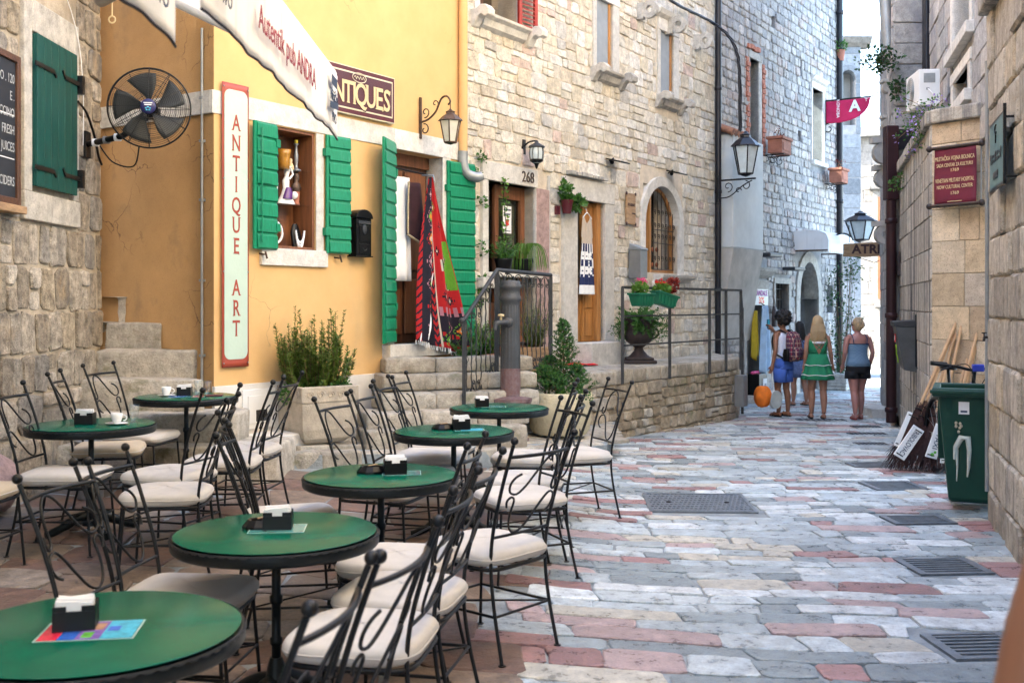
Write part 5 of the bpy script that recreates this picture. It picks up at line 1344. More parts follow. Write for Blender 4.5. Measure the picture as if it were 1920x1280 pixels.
MB().tube([((a+b)/2+.02+.11*math.cos(t), -.066, z1-.105+.05*math.sin(t)) for t in [2*math.pi*i/24 for i in range(24)]], .005, 5, closed=True).build('oval_crest', m_cream, sg)
MB().tube(spline([((a+b)/2-.06+.016*i, -.067, z1-.105+.018*math.sin(i*2.3)) for i in range(11)], 3), .004, 4).build('crest_script', m_cream, sg)
# ---------------------------------------------------------------- lanterns
def lantern(root, c, r, h, m_fr, m_gl, n=6, flare=1.5, top=True):
    """tapered lantern hanging or standing, c is the bottom centre"""
    c = Vector(c); P = lambda q, rr, z: c+Vector((rr*math.cos(2*math.pi*(q+.5)/n), rr*math.sin(2*math.pi*(q+.5)/n), z))
    f = MB()
    for q in range(n):
        f.tube([P(q, r/flare, .04*h), P(q, r, .66*h)], .035*r+.004, 5)
        for z, rr in ((.04*h, r/flare), (.66*h, r)): f.tube([P(q, rr, z), P(q+1, rr, z)], .04*r+.004, 5)
    f.lathe([(0, -.03*h), (r*.25, -.01*h), (r/flare, .03*h), (0, .04*h)], c, n)
    body = f.build('lantern_frame', m_fr, root)
    for q in range(n): MB().add([P(q, r/flare*.95, .05*h), P(q+1, r/flare*.95, .05*h), P(q+1, r*.95, .65*h), P(q, r*.95, .65*h)], [(0,1,2,3)]).build('pane', m_gl, body, fix=False, solid=.004)
    MB().lathe([(r*1.16, .655*h), (r*1.12, .68*h), (r*.75, .79*h), (r*.42, .86*h), (r*.40, .90*h), (r*.46, .92*h), (r*.2, .96*h), (r*.1, 1.0*h), (0, 1.0*h)], c, n if n > 4 else 8, smooth=False).build('lantern_roof', m_fr, root)
l1 = fthing('wall_lantern', 'bronze lantern with frosted panes on a scrolled bracket beside the antiques sign', 'lantern', 786, 222, 0)
MB().rod((0, -.02, -.24), (0, -.02, .24), .03, .02).build('wall_bar', m_bronze, l1)
s = MB(); s.tube(spline([(0, -.03, -.05), (.02, -.12, -.02), (.03, -.22, .06), (.03, -.30, .20), (.03, -.38, .22), (.03, -.43, .16), (.03, -.40, .12)], 5), .012, 6)
s.tube(spiral((.0, -.09, .06), .065, .015, -100, 260, 14, (0,-1,0), (0,0,1)), .008, 5); s.tube(spiral((0, -.08, -.14), .07, .015, 100, -240, 14, (0,-1,0), (0,0,1)), .008, 5)
s.tube(spiral((.02, -.22, .15), .05, .012, -60, 280, 12, (0,-1,0), (0,0,1)), .007, 5); s.tube([(.03, -.43, .17), (.03, -.43, .04)], .006, 5)
s.build('scroll_bracket', m_bronze, l1)
lantern(l1, (.03, -.43, -.33), .125, .40, m_bronze, m_lampglass, 6, 1.7)
l2 = fthing('wall_lantern', 'small dark lantern with ribbed glass above the 268 lintel', 'lantern', 980, 275, 0)
MB().box(-.03, .03, -.03, 0, -.11, .09).tube(spline([(0, -.02, .0), (0, -.10, .05), (0, -.2, .06), (0, -.22, .05)], 4), .012, 6).build('arm', m_iron, l2)
MB().lathe([(.0, .07), (.02, .06), (.03, .03), (.11, -.015), (.115, -.03), (.09, -.035)], (0, -.22, 0), 10).build('lantern_roof', m_iron_grey, l2)
MB().lathe([(.082, -.03), (.095, -.10), (.085, -.19), (.05, -.24), (0, -.245)], (0, -.22, 0), 16).build('glass_globe', m_lampglass_b, l2)
b_ = MB()
for k in range(8): a = 2*math.pi*k/8; b_.tube([(.086*math.cos(a), -.22+.086*math.sin(a), -.03), (.099*math.cos(a), -.22+.099*math.sin(a), -.10), (.088*math.cos(a), -.22+.088*math.sin(a), -.19)], .005, 4)
b_.lathe([(.09, -.19), (.09, -.215), (.03, -.25), (.015, -.30), (0, -.32)], (0, -.22, 0), 12); b_.build('cage', m_iron, l2)
pb = fthing('street_lantern', 'dark glazed street lantern on a scrolled arm beside the black drainpipe', 'lantern', 1334, 340, .0)
s = MB(); s.rod((0, -.15, .0), (0, -.85, .0), .03, .03); s.rod((0, -.12, -.4), (0, -.12, .12), .03, .03); s.tube(spline([(0, -.14, -.32), (0, -.35, -.30), (0, -.6, -.12), (0, -.78, -.03)], 5), .012, 5)
s.tube(spiral((0, -.32, -.12), .10, .02, -90, 300, 16, (0,-1,0), (0,0,1)), .01, 5); s.tube(spiral((0, -.66, -.12), .09, .02, 90, -280, 16, (0,-1,0), (0,0,1)), .01, 5); s.tube(spiral((0, -.52, -.2), .06, .02, 0, 300, 12, (0,-1,0), (0,0,1)), .01, 5)
s.build('scroll_arm', m_iron, pb)
lantern(pb, (0, -.66, .06), .235, .80, m_black_pipe, m_lampglass_b, 6, 1.75)
# black rain pipe and the cable bundle
bp2 = fthing('black_downpipe', 'tall black drainpipe at the corner of the stone house', 'drainpipe', 1337, 668, 0)
MB().tube([(0, -.10, 0), (0, -.10, 8.5)], .058, 12).build('pipe', m_black_pipe, bp2)
for z in (1.2, 3.0, 4.9, 6.6): MB().lathe([(.06, z), (.068, z+.01), (.068, z+.06), (.06, z+.07)], (0, -.10, 0), 12).build('pipe_joint', m_black_pipe, bp2)
cbw = thing('overhead_cable', 'black cable bundle sagging from the top of the stone house to the street lantern', 'cable', MF @ Vector((fu(1250), 0, fz(1250, 0))), 0)
c = MB(); pts = [Vector(at(x, y, d)) for x, y, d in ((1225, -30, 17.2), (1262, 4, 17.9), (1300, 24, 18.6), (1338, 44, 19.2), (1366, 68, 19.25), (1382, 100, 19.2), (1387, 150, 19.2), (1388, 246, 19.2))]
for q in range(3): c.tube([p-cbw.location+Vector((.02*math.cos(q*2+i*.8), .02*math.sin(q*2+i*.8), .015*math.sin(q*2.1+i*.8))) for i, p in enumerate(spline(pts, 5))], .016, 6)
c.build('cable_bundle', m_black_pipe, cbw)
# ---------------------------------------------------------------- letter boxes, plaque, number, small lamps
mb_ = fthing('black_letterbox', 'ornate black cast letterbox on the yellow wall beside the green shutter', 'letterbox', 667, 440, 0)
k = fY(667)/FPX; w, h = 16*k*1.3, 41*k
MB().box(-w, w, -.12, 0, -h, h*.72).build('box', m_black, mb_, .006)
MB().lathe([(w*1.08, 0), (w*1.08, .13)], n=24).v
t = MB(); t.prism([(w*1.12*math.cos(R(q)), h*.72+w*.8*math.sin(R(q))) for q in range(0, 181, 15)], lambda u, z, tt: (u, -tt, z), 0, .135); t.build('arched_lid', m_black, mb_, .006)
MB().box(-w*.8, w*.8, -.13, -.12, h*.45, h*.6).build('slot_flap', m_iron_grey, mb_, .003)
MB().box(-w*.65, w*.65, -.128, -.12, -h*.35, h*.38).build('relief_panel', m_black, mb_, .006); MB().ball((0, -.128, .05), w*.3, 10, 6, (1, .3, 1.6)).build('relief_figure', m_iron_grey, mb_)
MB().box(-w*.7, w*.7, -.128, -.12, -h*.9, -h*.45).build('door', m_black, mb_, .005); MB().tube(arc((0, -.13, -h*.62), .03, 180, 360, 8), .004, 5).build('lock_ring', m_iron_grey, mb_)
MB().box(-w*1.15, w*1.15, -.13, 0, -h*1.03, -h*.98).build('base_moulding', m_black, mb_, .004)
gb = fthing('grey_letterbox', 'grey metal letterbox with sloping lid on the jamb by the arched window', 'letterbox', 1181, 494, 0)
MB().box(-.14, .10, -.26, -.05, -.24, .20).build('box', m_grey_metal, gb, .008); MB().prism([(-.06, .20), (-.27, .20), (-.27, .23), (-.06, .31)], lambda p, q, t: (t, p, q), -.15, .11).build('lid', m_zinc, gb, .01)
MB().box(.101, .108, -.25, -.06, -.22, .18).build('side_panel', m_iron_grey, gb)
pq = fthing('wooden_plaque', 'scorched wooden shop plaque beside the second door', 'plaque', 1177, 392, 0)
MB().box(-.155, .155, -.065, -.03, -.245, .245).build('board', m_wood_old, pq, .012)
text('ALEGRANT', .068, m_dkbrown, pq, (0, -.067, .06), sx=.78); text('Antique', .04, m_dkbrown, pq, (.07, -.067, -.07))
fm = MB()
for (x, z) in ((-.155, .245), (.155, .245), (-.155, -.245), (.155, -.245)): fm.ball((x*.97, -.06, z*.97), .03, 8, 5, (1, .4, 1))
fm.build('scorched_corner', m_dkbrown, pq)
nm = fthing('house_number', 'dark house number 268 on the door lintel', 'house number', 983, 334, .06); text('268', .205, m_bronze, nm, (0, -.004, 0), ext=.004, name='digits')
for (x, y, lab) in ((1140, 300, 'small black solar lamp on the ledge above the second door'), (1252, 322, 'small black solar lamp above the arched window')):
    q = fthing('solar_lamp', lab, 'lamp', x, y, 0, 'small black solar lamps')
    MB().tube([(0, 0, -.03), (0, -.10, .02)], .012, 6).build('stem', m_iron, q); MB().box(-.16, .16, -.30, -.04, .0, .022, Matrix.Rotation(.25, 4, 'X')).build('solar_panel', m_black, q, .006); MB().ball((0, -.07, -.04), .035, 10, 6).build('lamp_head', m_iron, q)
pp = fthing('paper_notice', 'white paper notice with a red leaf on the first door glass', 'notice', 963, 410, -.12)
MB().box(-.1, .1, -.018, -.015, -.19, .17).build('sheet', m_paper, pp); text('2 FLOORS SHOP', .034, m_navy, pp, (0, -.02, .12), sx=.7); text('FOR RENT', .04, m_navy, pp, (0, -.02, .06), sx=.8); MB().box(-.07, .07, -.02, -.018, -.165, -.155).build('small_print', m_navy, pp)
mp_ = MB(); mp_.prism([(.055*math.cos(R(t))*(1 if k % 2 else .55), -.05+.06*math.sin(R(t))*(1 if k % 2 else .55)) for k, t in enumerate(range(0, 360, 36))], lambda u, z, t: (u, -t, z), .019, .021); mp_.build('red_leaf', m_flower_r, pp)

# ---------------------------------------------------------------- goods in the antiques window and door
a, b, z0, z1 = WIN
def shelf_thing(name, label, cat, u, z, y=.15): return thing(name, label, cat, MF @ Vector((u, y, z)), FRZ)
q = shelf_thing('candlestick', 'brass candlestick with yellow candle stub on the top shelf', 'candlestick', b-.13, SH[0]+.004)
MB().lathe([(0, 0), (.055, 0), (.05, .015), (.02, .03), (.014, .06), (.02, .10), (.024, .16), (.014, .22), (.012, .26), (.026, .275), (.026, .285), (0, .285)], n=16).build('stick', m_grey_metal, q); MB().lathe([(0, .285), (.018, .285), (.02, .32), (0, .325)], n=12).build('candle', mat('yellow_wax', (.72,.55,.05), .5), q)
q = shelf_thing('amber_vase', 'amber glass beaker vase on the top shelf', 'vase', a+.27, SH[0]+.004)
MB().lathe([(0, 0), (.06, 0), (.058, .08), (.066, .15), (.078, .2), (.07, .2), (.058, .15), (.05, .02), (0, .02)], n=18).build('vase_body', mat('amber_glass', (.42,.20,.03), .12, .3, 20), q)
q = shelf_thing('dark_jug', 'dark pewter jug on the top shelf behind the left shutter', 'jug', a+.10, SH[0]+.004)
MB().lathe([(0, 0), (.045, 0), (.05, .04), (.03, .10), (.02, .16), (.03, .22), (0, .22)], n=14).build('jug_body', m_iron_grey, q); MB().tube(arc((.04, 0, .14), .05, -90, 90, 8), .006, 5).build('handle', m_iron_grey, q)
q = shelf_thing('brass_bell', 'little brass bell beside the amber vase', 'bell', a+.37, SH[0]+.004); MB().lathe([(0, 0), (.035, 0), (.03, .05), (.012, .08), (.018, .11), (0, .13)], n=12).build('bell_body', m_gold, q)
q = shelf_thing('lattice_cup', 'white openwork cup with red spots on the middle shelf', 'cup', a+.10, SH[1]+.004); MB().lathe([(0, 0), (.06, 0), (.055, .09), (.07, .2), (.06, .2), (.045, .02), (0, .02)], n=16).build('cup_body', m_china, q)
for k in range(6): MB().ball((.062*math.cos(k), .062*math.sin(k), .1), .014, 6, 4, (.6,.6,1)).build('spot', m_flower_r, q)
q = shelf_thing('porcelain_figurine', 'white porcelain figurine group in flowered hat on the middle shelf', 'figurine', a+.30, SH[1]+.004)
MB().loft([(0,0,0,.12,.07), (0,0,.04,.10,.06), (0,0,.09,.06,.05), (.0,0,.17,.035,.03), (.0,0,.24,.045,.03), (.01,0,.29,.02,.02), (.015,0,.33,.032,.03), (.02,0,.37,.03,.03), (.02,0,.385,.05,.05), (.02,0,.395,.01,.01)], 14).tube([(.03, -.02, .26), (.07, -.03, .31), (.05, -.02, .37)], .012, 6).build('lady', m_china, q)
MB().loft([(-.02,-.04,.05,.06,.04), (-.01,-.05,.12,.05,.03), (0,-.04,.17,.03,.02)], 10).build('purple_skirt', mat('purple_glaze', (.10,.03,.16), .25), q); MB().ball((.10, -.02, .10), .04, 10, 6).build('small_head', m_china, q)
q = shelf_thing('bronze_bust', 'small brown bust on a terracotta stand on the middle shelf', 'bust', b-.13, SH[1]+.004)
MB().lathe([(0, 0), (.045, 0), (.03, .03), (.035, .14), (0, .14)], n=12).build('stand', m_terracotta, q); MB().loft([(0,0,.14,.03,.03), (0,0,.18,.065,.04), (0,0,.22,.05,.035), (0,0,.24,.02,.02), (0,0,.28,.034,.034), (0,0,.32,.034,.034), (0,0,.345,.012,.012)], 12).build('bust_body', m_bronze, q)
q = shelf_thing('necklace_stand', 'white bead necklace on a dark stand at the window bottom', 'necklace', b-.17, z0+.031, .1)
MB().loft([(0,0,0,.06,.04), (0,.02,.15,.07,.03), (0,.03,.24,.03,.02)], 12).build('stand', m_black, q)
for k in range(3): MB().tube([(.06*math.cos(R(t))*(1-.12*k), -.045+.0*k, .17-.10*k*.3+.12*math.sin(R(t))) for t in range(180, 361, 18)], .011, 6).build('bead_string', m_paper, q)
q = shelf_thing('bead_string', 'white bead loop hanging behind the left shutter at the window bottom', 'necklace', a+.05, z0+.031, .06); MB().tube(arc((0, 0, .13), .11, 0, 360, 24), .013, 6).build('beads', m_paper, q)
# garments in the antiques doorway
a, b, z0, z1 = DOOR
hs = thing('white_gown', 'long white gown hanging in the antiques doorway', 'garment', MF @ Vector((a+.20, .05, z0)), FRZ)
MB().sheet(lambda i, j: (lerp(-.16, .17, i)*(1+.15*j)+.01, .03+.03*math.sin(i*16)*(.3+j), lerp(1.92, .72, j)), 30, 14).build('gown_cloth', m_paper, hs, solid=.006)
vs = thing('velvet_waistcoat', 'dark velvet embroidered waistcoat hanging in the antiques doorway', 'garment', MF @ Vector((a+.36, .0, z0)), FRZ)
m_velvet = mat('dark_velvet', (.03,.008,.012), .95, .3, 10); m_braid = mat('gold_braid', (.40,.32,.20), .6, .4, 60)
MB().sheet(lambda i, j: (lerp(-.10-.02*j, .14+.10*j, i), .0+.02*math.sin(i*7), lerp(1.86, 1.25-.14*i, j)), 12, 12).build('waistcoat_cloth', m_velvet, vs, solid=.012)
MB().tube(spline([(-.10, -.015, 1.86), (-.115, -.015, 1.7), (-.12, -.015, 1.5), (-.12, -.015, 1.26)], 5), .011, 6).tube([(-.12, -.012, 1.25), (.24, -.012, 1.115)], .015, 6).build('braid', m_braid, vs)
MB().tube([(a-.0-a-.36+.05, .03, 2.0), (.3, .03, 1.98)], .01, 6).build('hanger_rail', m_iron, vs)
# the carpet
cp = thing('kilim_carpet', 'red patterned kilim carpet hanging gathered beside the antiques door', 'carpet', MF @ Vector((fu(797)-.06, -.14, fz(797, 335))), FRZ)
hT = fz(797, 335)-fz(797, 664); nU, nV = 96, 150
def cpf(i, j):
    w = lerp(.06, .95, j**.9); c = lerp(0, .19, j**1.2); f = math.sin(i*15+j*3)*.05*(.25+j)+math.sin(i*33+j*5)*.018*j
    z = -hT*j*(1-.05*abs(i-.8)) + .10*ss(.75, 1, j)*(1-i)
    return (c+(i-.55)*w*1.05, f-.05*j, z)
o = MB().sheet(cpf, nU, nV).build('carpet_cloth', mat('carpet_red', (.36,.007,.009), .95, .12, 40, .3, 200), cp, solid=.008, fix=False)
for m in (mat('carpet_navy', (.008,.005,.014), .95, .2, 40, .3, 200), mat('carpet_green', (.10,.28,.02), .95, .15, 40, .3, 200), mat('carpet_cream', (.48,.42,.34), .95, .1, 40), mat('carpet_pink', (.34,.15,.19), .95, .1, 40), mat('carpet_orange', (.6,.18,.02), .95, .1, 40)): o.data.materials.append(m)
def pat(i, j):
    def motif(cx, cy, s, cols):
        a, b = abs(i-cx)*7/s, abs(j-cy)*12.5/s
        q = a+b+.25*(int(a*6) % 2)*(int(b*6) % 2)
        if q < .28: return cols[0]
        if q < .5: return cols[1]
        if q < .68: return 1
        if q < .92 and (int(a*7)+int(b*7)) % 2: return cols[2]
        return None
    if i < .47:
        if i < .07: return 0 if int(j*60+i*30) % 3 else 1
        for k in range(7):
            m = motif(.26, .10+.13*k, .85 if k else .5, ((3,4,4), (5,2,4), (3,5,0))[k % 3])
            if m is not None: return m
        if .40 < i: return 0 if (j*40+abs(((i-.40)*30) % 2-1)) % 2 < 1 else 1
        return 1
    if i < .49: return 3
    st = int(abs(j-.50)*30)/30
    lim = .62+st*1.9
    if .36 < j < .64 and i > lim-.03 and i < .99:
        if i < lim: return 3
        if i < lim+.025: return 1
        m = motif(.84, .46, .6, (3,4,4))
        return m if m is not None else 2
    if j > .74:
        if j < .775+.02*(int(i*26) % 2): return 4 if int(i*26) % 2 else 0
        for cx, cy, cols in ((.72, .855, (5,2,4)), (.93, .88, (3,5,2)), (.58, .95, (3,2,2))):
            m = motif(cx, cy, .8, cols)
            if m is not None: return m
        if j > .965: return 0
        if .90 < j < .925 and i < .9: return 0 if int(i*34) % 2 else 1
        return 1
    for cx, cy, sz in ((.70, .28, .55), (.62, .68, .6), (.86, .70, .55), (.56, .42, .4)):
        m = motif(cx, cy, sz, (3, 1, 1))
        if m is not None: return m
    if j < .22 and i < .62: 
        m = motif(.55, .17, .5, (3,5,2))
        if m is not None: return m
    return 0
idx = [pat((k % nU+.5)/nU, (k//nU+.5)/nV) for k in range(nU*nV)]
o.data.polygons.foreach_set('material_index', idx)
fr = MB()
for k in range(60):
    j = .55+.43*k/60; p = Vector(cpf(.42*(1-(j-.55)*1.6) if j < .95 else .05, j)); fr.tube([p+Vector((.0, -.02, 0)), p+Vector((-.05+rnd.uniform(-.01, .01), -.035, -.07))], .0045, 4)
for k in range(40):
    i = k/40; p = Vector(cpf(i, 1)); fr.tube([p, p+Vector((rnd.uniform(-.015, .015), -.01, -.05))], .0045, 4)
fr.build('fringe', m_paper, cp); MB().tube([(0, .14, .03), (.01, -.02, .02), (.02, -.03, -.06)], .01, 6).build('hook', m_grey_metal, cp)
# summer dress at the second door
a, b, z0, z1 = D2
sd = thing('summer_dress', 'white and navy summer dress on a hanger at the second door', 'dress', MF @ Vector((lerp(a, b, .30), -.06, 0)), FRZ)
zt, zb = fz(1092, 402), fz(1092, 552); nU, nV = 24, 60
o = MB().sheet(lambda i, j: ((i-.5)*(lerp(.26, .34, (j/.3)) if j < .3 else lerp(.30, .46, (j-.3)/.7)), .02*math.sin(i*22)*(.2+j), lerp(zt-.14*(1-abs(i-.5)*1.6)*(1 if j < .01 else max(0, 1-j*6)), zb, j)), nU, nV).build('dress_cloth', m_paper, sd, solid=.006, fix=False)
m_lace = mat('lace', (.50,.42,.34), .9, .15, 80); m_navy_c = mat('navy_cloth', (.015,.025,.09), .9, .2, 60)
o.data.materials.append(m_navy_c); o.data.materials.append(m_lace)
def dp(i, j):
    if j < .36: return 2
    if j < .46: return 0 if (i*24) % 3 > 1 else 1
    if .46 < j < .87:
        q = math.sin(i*19)*math.sin(j*34); e = math.sin(i*40)*math.sin(j*70)
        return 1 if q > .1 or j > .78+.03*math.sin(i*19) or e > .75 else 0
    return 0
o.data.polygons.foreach_set('material_index', [dp((k % nU)/nU, (k//nU)/nV) for k in range(nU*nV)])
MB().tube(spline([(-.13, 0, zt-.06), (0, 0, zt+.02), (.13, 0, zt-.06)], 5), .008, 6).tube([(0, 0, zt+.02), (0, .02, zt+.09)], .004, 5).build('hanger', m_paper, sd)
MB().tube([(-.09, .0, zt-.02), (-.06, 0, zt-.12)], .006, 5).tube([(.09, .0, zt-.02), (.06, 0, zt-.12)], .006, 5).build('strap', m_lace, sd)
# ---------------------------------------------------------------- foliage
def leaves(mb, c, n, spread, size, rng, up=.3, narrow=.45, shape='ball'):
    c = Vector(c)
    for _ in range(n):
        while True:
            p = Vector((rng.uniform(-1,1), rng.uniform(-1,1), rng.uniform(-1,1)))
            if p.length <= 1: break
        p = Vector((p.x*spread[0], p.y*spread[1], p.z*spread[2])); d = (p.normalized()*.6+Vector((rng.uniform(-1,1), rng.uniform(-1,1), rng.uniform(-.6,1)+up))).normalized()
        s = size*rng.uniform(.6, 1.3); w = d.orthogonal(); w = (Matrix.Rotation(rng.uniform(0, 6.28), 3, d) @ w).normalized()*s*narrow; nn = d.cross(w).normalized()*s*.12
        q = c+p; mb.add([q, q+d*s*.45+w*.5+nn, q+d*s, q+d*s*.45-w*.5+nn], [(0,1,2),(0,2,3)])
def sprig(mb, a, b, n, size, rng, droop=0, narrow=.25, spread=.9):
    a, b = Vector(a), Vector(b); ax = (b-a).normalized()
    for k in range(n):
        t = rng.uniform(.08, 1); p = a.lerp(b, t)+Vector((0, 0, -droop*t*t)); o = ax.orthogonal(); o = (Matrix.Rotation(rng.uniform(0, 6.28), 3, ax) @ o)
        d = (ax*rng.uniform(.5, 1)+o*spread).normalized(); s = size*rng.uniform(.7, 1.2)*(1.15-.5*t); w = d.cross(o).normalized()*s*narrow if d.cross(o).length > .01 else ax*s*narrow
        mb.add([p, p+d*s*.5+w*.5, p+d*s, p+d*s*.5-w*.5], [(0,1,2),(0,2,3)])
rg = random.Random(31)
# square planter with rosemary
p0 = at(592, 826, 10.55); sq = thing('square_planter', 'square weathered concrete planter with carved band before the yellow wall', 'planter', p0, R(38))
MB().add([(sx*w, sy*w, z) for w, z in ((.20, 0), (.255, .05), (.285, .14), (.30, .40), (.31, .41), (.31, .55), (.285, .56), (.27, .555), (.26, .47)) for sx, sy in ((-1,-1),(1,-1),(1,1),(-1,1))],
   [(3,2,1,0)]+[(4*k+i, 4*k+(i+1) % 4, 4*k+4+(i+1) % 4, 4*k+4+i) for k in range(8) for i in range(4)]).build('pot', m_planter, sq, .012)
for s in range(4):
    M = Matrix.Rotation(R(90*s), 4, 'Z')
    for k in range(5): MB().tube([M @ p for p in spiral((-.22+.11*k, -.313, .48), .042, .012, 0, 500, 18)], .006, 4).build('carved_scroll', m_planter, sq)
MB().box(-.262, .262, -.262, .262, .46, .50).build('soil', m_soil, sq)
ro = thing('rosemary_bush', 'upright spiky rosemary growing in the square planter', 'shrub', p0+Vector((0, 0, .5)))
st_, lf = MB(), MB()
for k in range(110):
    a = rg.uniform(0, 6.28); r = rg.uniform(0, .22); lean = rg.uniform(.02, .26); h = rg.uniform(.28, .62)*(1.35 if rg.random() < .2 else 1)
    b0_ = Vector((r*math.cos(a), r*math.sin(a), 0)); b1_ = b0_+Vector((lean*math.cos(a)*.9, lean*math.sin(a)*.9, h)); m_ = b0_.lerp(b1_, .5)+Vector((math.cos(a)*.05, math.sin(a)*.05, -.04))
    st_.tube([b0_, m_, b1_], [.005, .004, .002], 4); sprig(lf, b0_, m_, 60, .055, rg, 0, .4); sprig(lf, m_, b1_, 80, .05, rg, 0, .38)
st_.build('stems', m_twig_br, ro); lf.build('foliage', m_rosemary, ro, fix=False)
lo = MB(); leaves(lo, (0, 0, .02), 900, (.3, .3, .09), .035, rg, .2, .7); leaves(lo, (-.22, -.2, -.03), 260, (.1, .1, .1), .035, rg, 0, .7); leaves(lo, (.26, -.05, .0), 300, (.1, .1, .12), .035, rg, 0, .7)
lo.build('ground_leaves', m_leaf_m, ro, fix=False)
# round planter with conifers
p1 = at(1050, 812, 12.15); rp = thing('round_planter', 'round rough cream concrete planter beside the water pump', 'planter', p1)
mb = MB().lathe([(.30, 0), (.34, .06), (.36, .30), (.365, .46), (.35, .475), (.32, .47), (.315, .40), (0, .40)], n=48); mb.build('pot', m_sand_plaster, rp)
cf = thing('conifer_shrubs', 'feathery dwarf cypress with low bushes in the round planter', 'shrub', p1+Vector((0, 0, .42)))
tr_, lf = MB(), MB()
def conifer(c, h, r, n):
    c = Vector(c); tr_.tube([c, c+Vector((0, 0, h*.9))], [.014, .004], 5)
    for k in range(n):
        t = (k/n)**.85; z = h*(.08+.9*t); a = k*2.4+rg.uniform(-.3, .3); L = r*(1-t)**.75*rg.uniform(.7, 1.1)+.03
        q = c+Vector((0, 0, z)); e_ = q+Vector((math.cos(a)*L, math.sin(a)*L, L*.55)); tr_.tube([q, e_], [.004, .002], 3, cap=False)
        sprig(lf, q, e_, int(18+L*90), .045, rg, .0, .3, .7); 
        for s in (-.6, .6): sprig(lf, q.lerp(e_, .5), q.lerp(e_, .5)+Vector((math.cos(a+s)*L*.45, math.sin(a+s)*L*.45, L*.3)), int(8+L*40), .04, rg, 0, .3, .7)
conifer((.04, .02, 0), .88, .24, 60); conifer((-.17, -.08, 0), .34, .24, 34); conifer((.19, -.10, 0), .36, .20, 30); conifer((-.05, -.2, 0), .26, .2, 24); conifer((-.12, .12, 0), .45, .2, 30)
tr_.build('stems', m_twig_br, cf); lf.build('foliage', m_conifer, cf, fix=False)
lo = MB(); leaves(lo, (.12, -.24, .04), 500, (.2, .1, .07), .028, rg, .2, .8); leaves(lo, (.3, -.1, -.01), 160, (.06, .08, .08), .028, rg, 0, .8); lo.build('ground_leaves', m_leaf_m, cf, fix=False)
# urn on the terrace
p2 = at(1198, 672, 15.9); p2.z = TER; ur = thing('stone_urn', 'dark fluted urn on a square foot on the terrace', 'urn', p2)
MB().box(-.24, .24, -.24, .24, 0, .05).box(-.2, .2, -.2, .2, .05, .09).build('plinth', m_urn, ur, .01)
MB().lathe([(.17, .09), (.13, .12), (.07, .19), (.06, .23), (.10, .26), (.19, .33), (.225, .42), (.20, .46), (.19, .52), (.22, .62), (.25, .66), (.235, .67), (.18, .55), (0, .52)], n=32, flute=lambda a, z: 1+.025*math.cos(a*12)*(1 if z < .5 else 0)).build('bowl', m_urn, ur)
for s in (0, math.pi): MB().tube(spline([(.2*math.cos(s), .2*math.sin(s), .36), (.29*math.cos(s), .29*math.sin(s), .42), (.27*math.cos(s), .27*math.sin(s), .5), (.2*math.cos(s), .2*math.sin(s), .5)], 4), .016, 6).build('handle', m_urn, ur)
up_ = thing('trailing_fern', 'feathery green trailing plant spilling from the dark urn', 'plant', p2+Vector((0, 0, .58)))
lf = MB()
for k in range(110):
    a = rg.uniform(0, 6.28); L = rg.uniform(.2, .46); e_ = Vector((math.cos(a)*L*1.15, math.sin(a)*L, rg.uniform(-.12, .34))); sprig(lf, (0, 0, .02), e_, 60, .06, rg, .12*rg.random(), .34, .8)
leaves(lf, (.26, -.1, -.08), 400, (.2, .15, .2), .04, rg, 0, .4); leaves(lf, (-.26, -.05, -.08), 260, (.1, .1, .2), .04, rg, 0, .4)
lf.build('foliage', m_leaf_m, up_, fix=False)

# ---------------------------------------------------------------- water pump
p3 = at(957, 829, 11.6); pm = thing('water_pump', 'fluted grey cast iron water pump with brass tap', 'water pump', p3)
z_ = lambda y: 1.68-(y-HOR)*11.6/FPX-p3.z
MB().lathe([(.20, 0), (.20, .05), (.135, .08), (.125, z_(792)), (.14, z_(788)), (.13, z_(780))], n=12, smooth=False).build('pedestal', m_pump_base, pm)
MB().lathe([(.13, z_(780)), (.19, z_(765)), (.235, z_(752)), (.235, z_(746)), (.12, z_(742))], n=8, smooth=False).build('collar_plate', m_pump_base, pm)
MB().lathe([(.112, z_(742)), (.110, z_(690))], n=48, flute=lambda a, z: 1-.05*abs(math.sin(a*9))).build('column_foot', m_pump_base, pm)
MB().lathe([(.110, z_(690)), (.102, z_(578)), (.10, z_(572))], n=72, flute=lambda a, z: 1-.055*abs(math.sin(a*9))).build('fluted_column', m_pump, pm)
MB().lathe([(.102, z_(572)), (.104, z_(566)), (.118, z_(563)), (.118, z_(557)), (.104, z_(554)), (.104, z_(543)), (.12, z_(540)), (.12, z_(535)), (.104, z_(532)), (.104, z_(527)), (0, z_(525))], n=32).build('cap', m_pump, pm)
MB().ball((-.02, -.10, z_(604)), .055, 14, 8, (1, .6, 1)).build('boss', m_pump, pm)
MB().tube(spline([(-.03, -.11, z_(604)), (-.10, -.17, z_(604)), (-.15, -.2, z_(606)), (-.165, -.21, z_(618))], 5), [.03]*6+[.026]*5+[.022]*5, 10).build('spout', m_pump, pm)
MB().tube([(-.10, -.17, z_(602)), (-.10, -.17, z_(592))], .012, 8).lathe([(0, z_(593)), (.034, z_(593)), (.034, z_(589)), (0, z_(588))], (-.10, -.17, 0), 12).build('tap_handle', m_gold, pm)

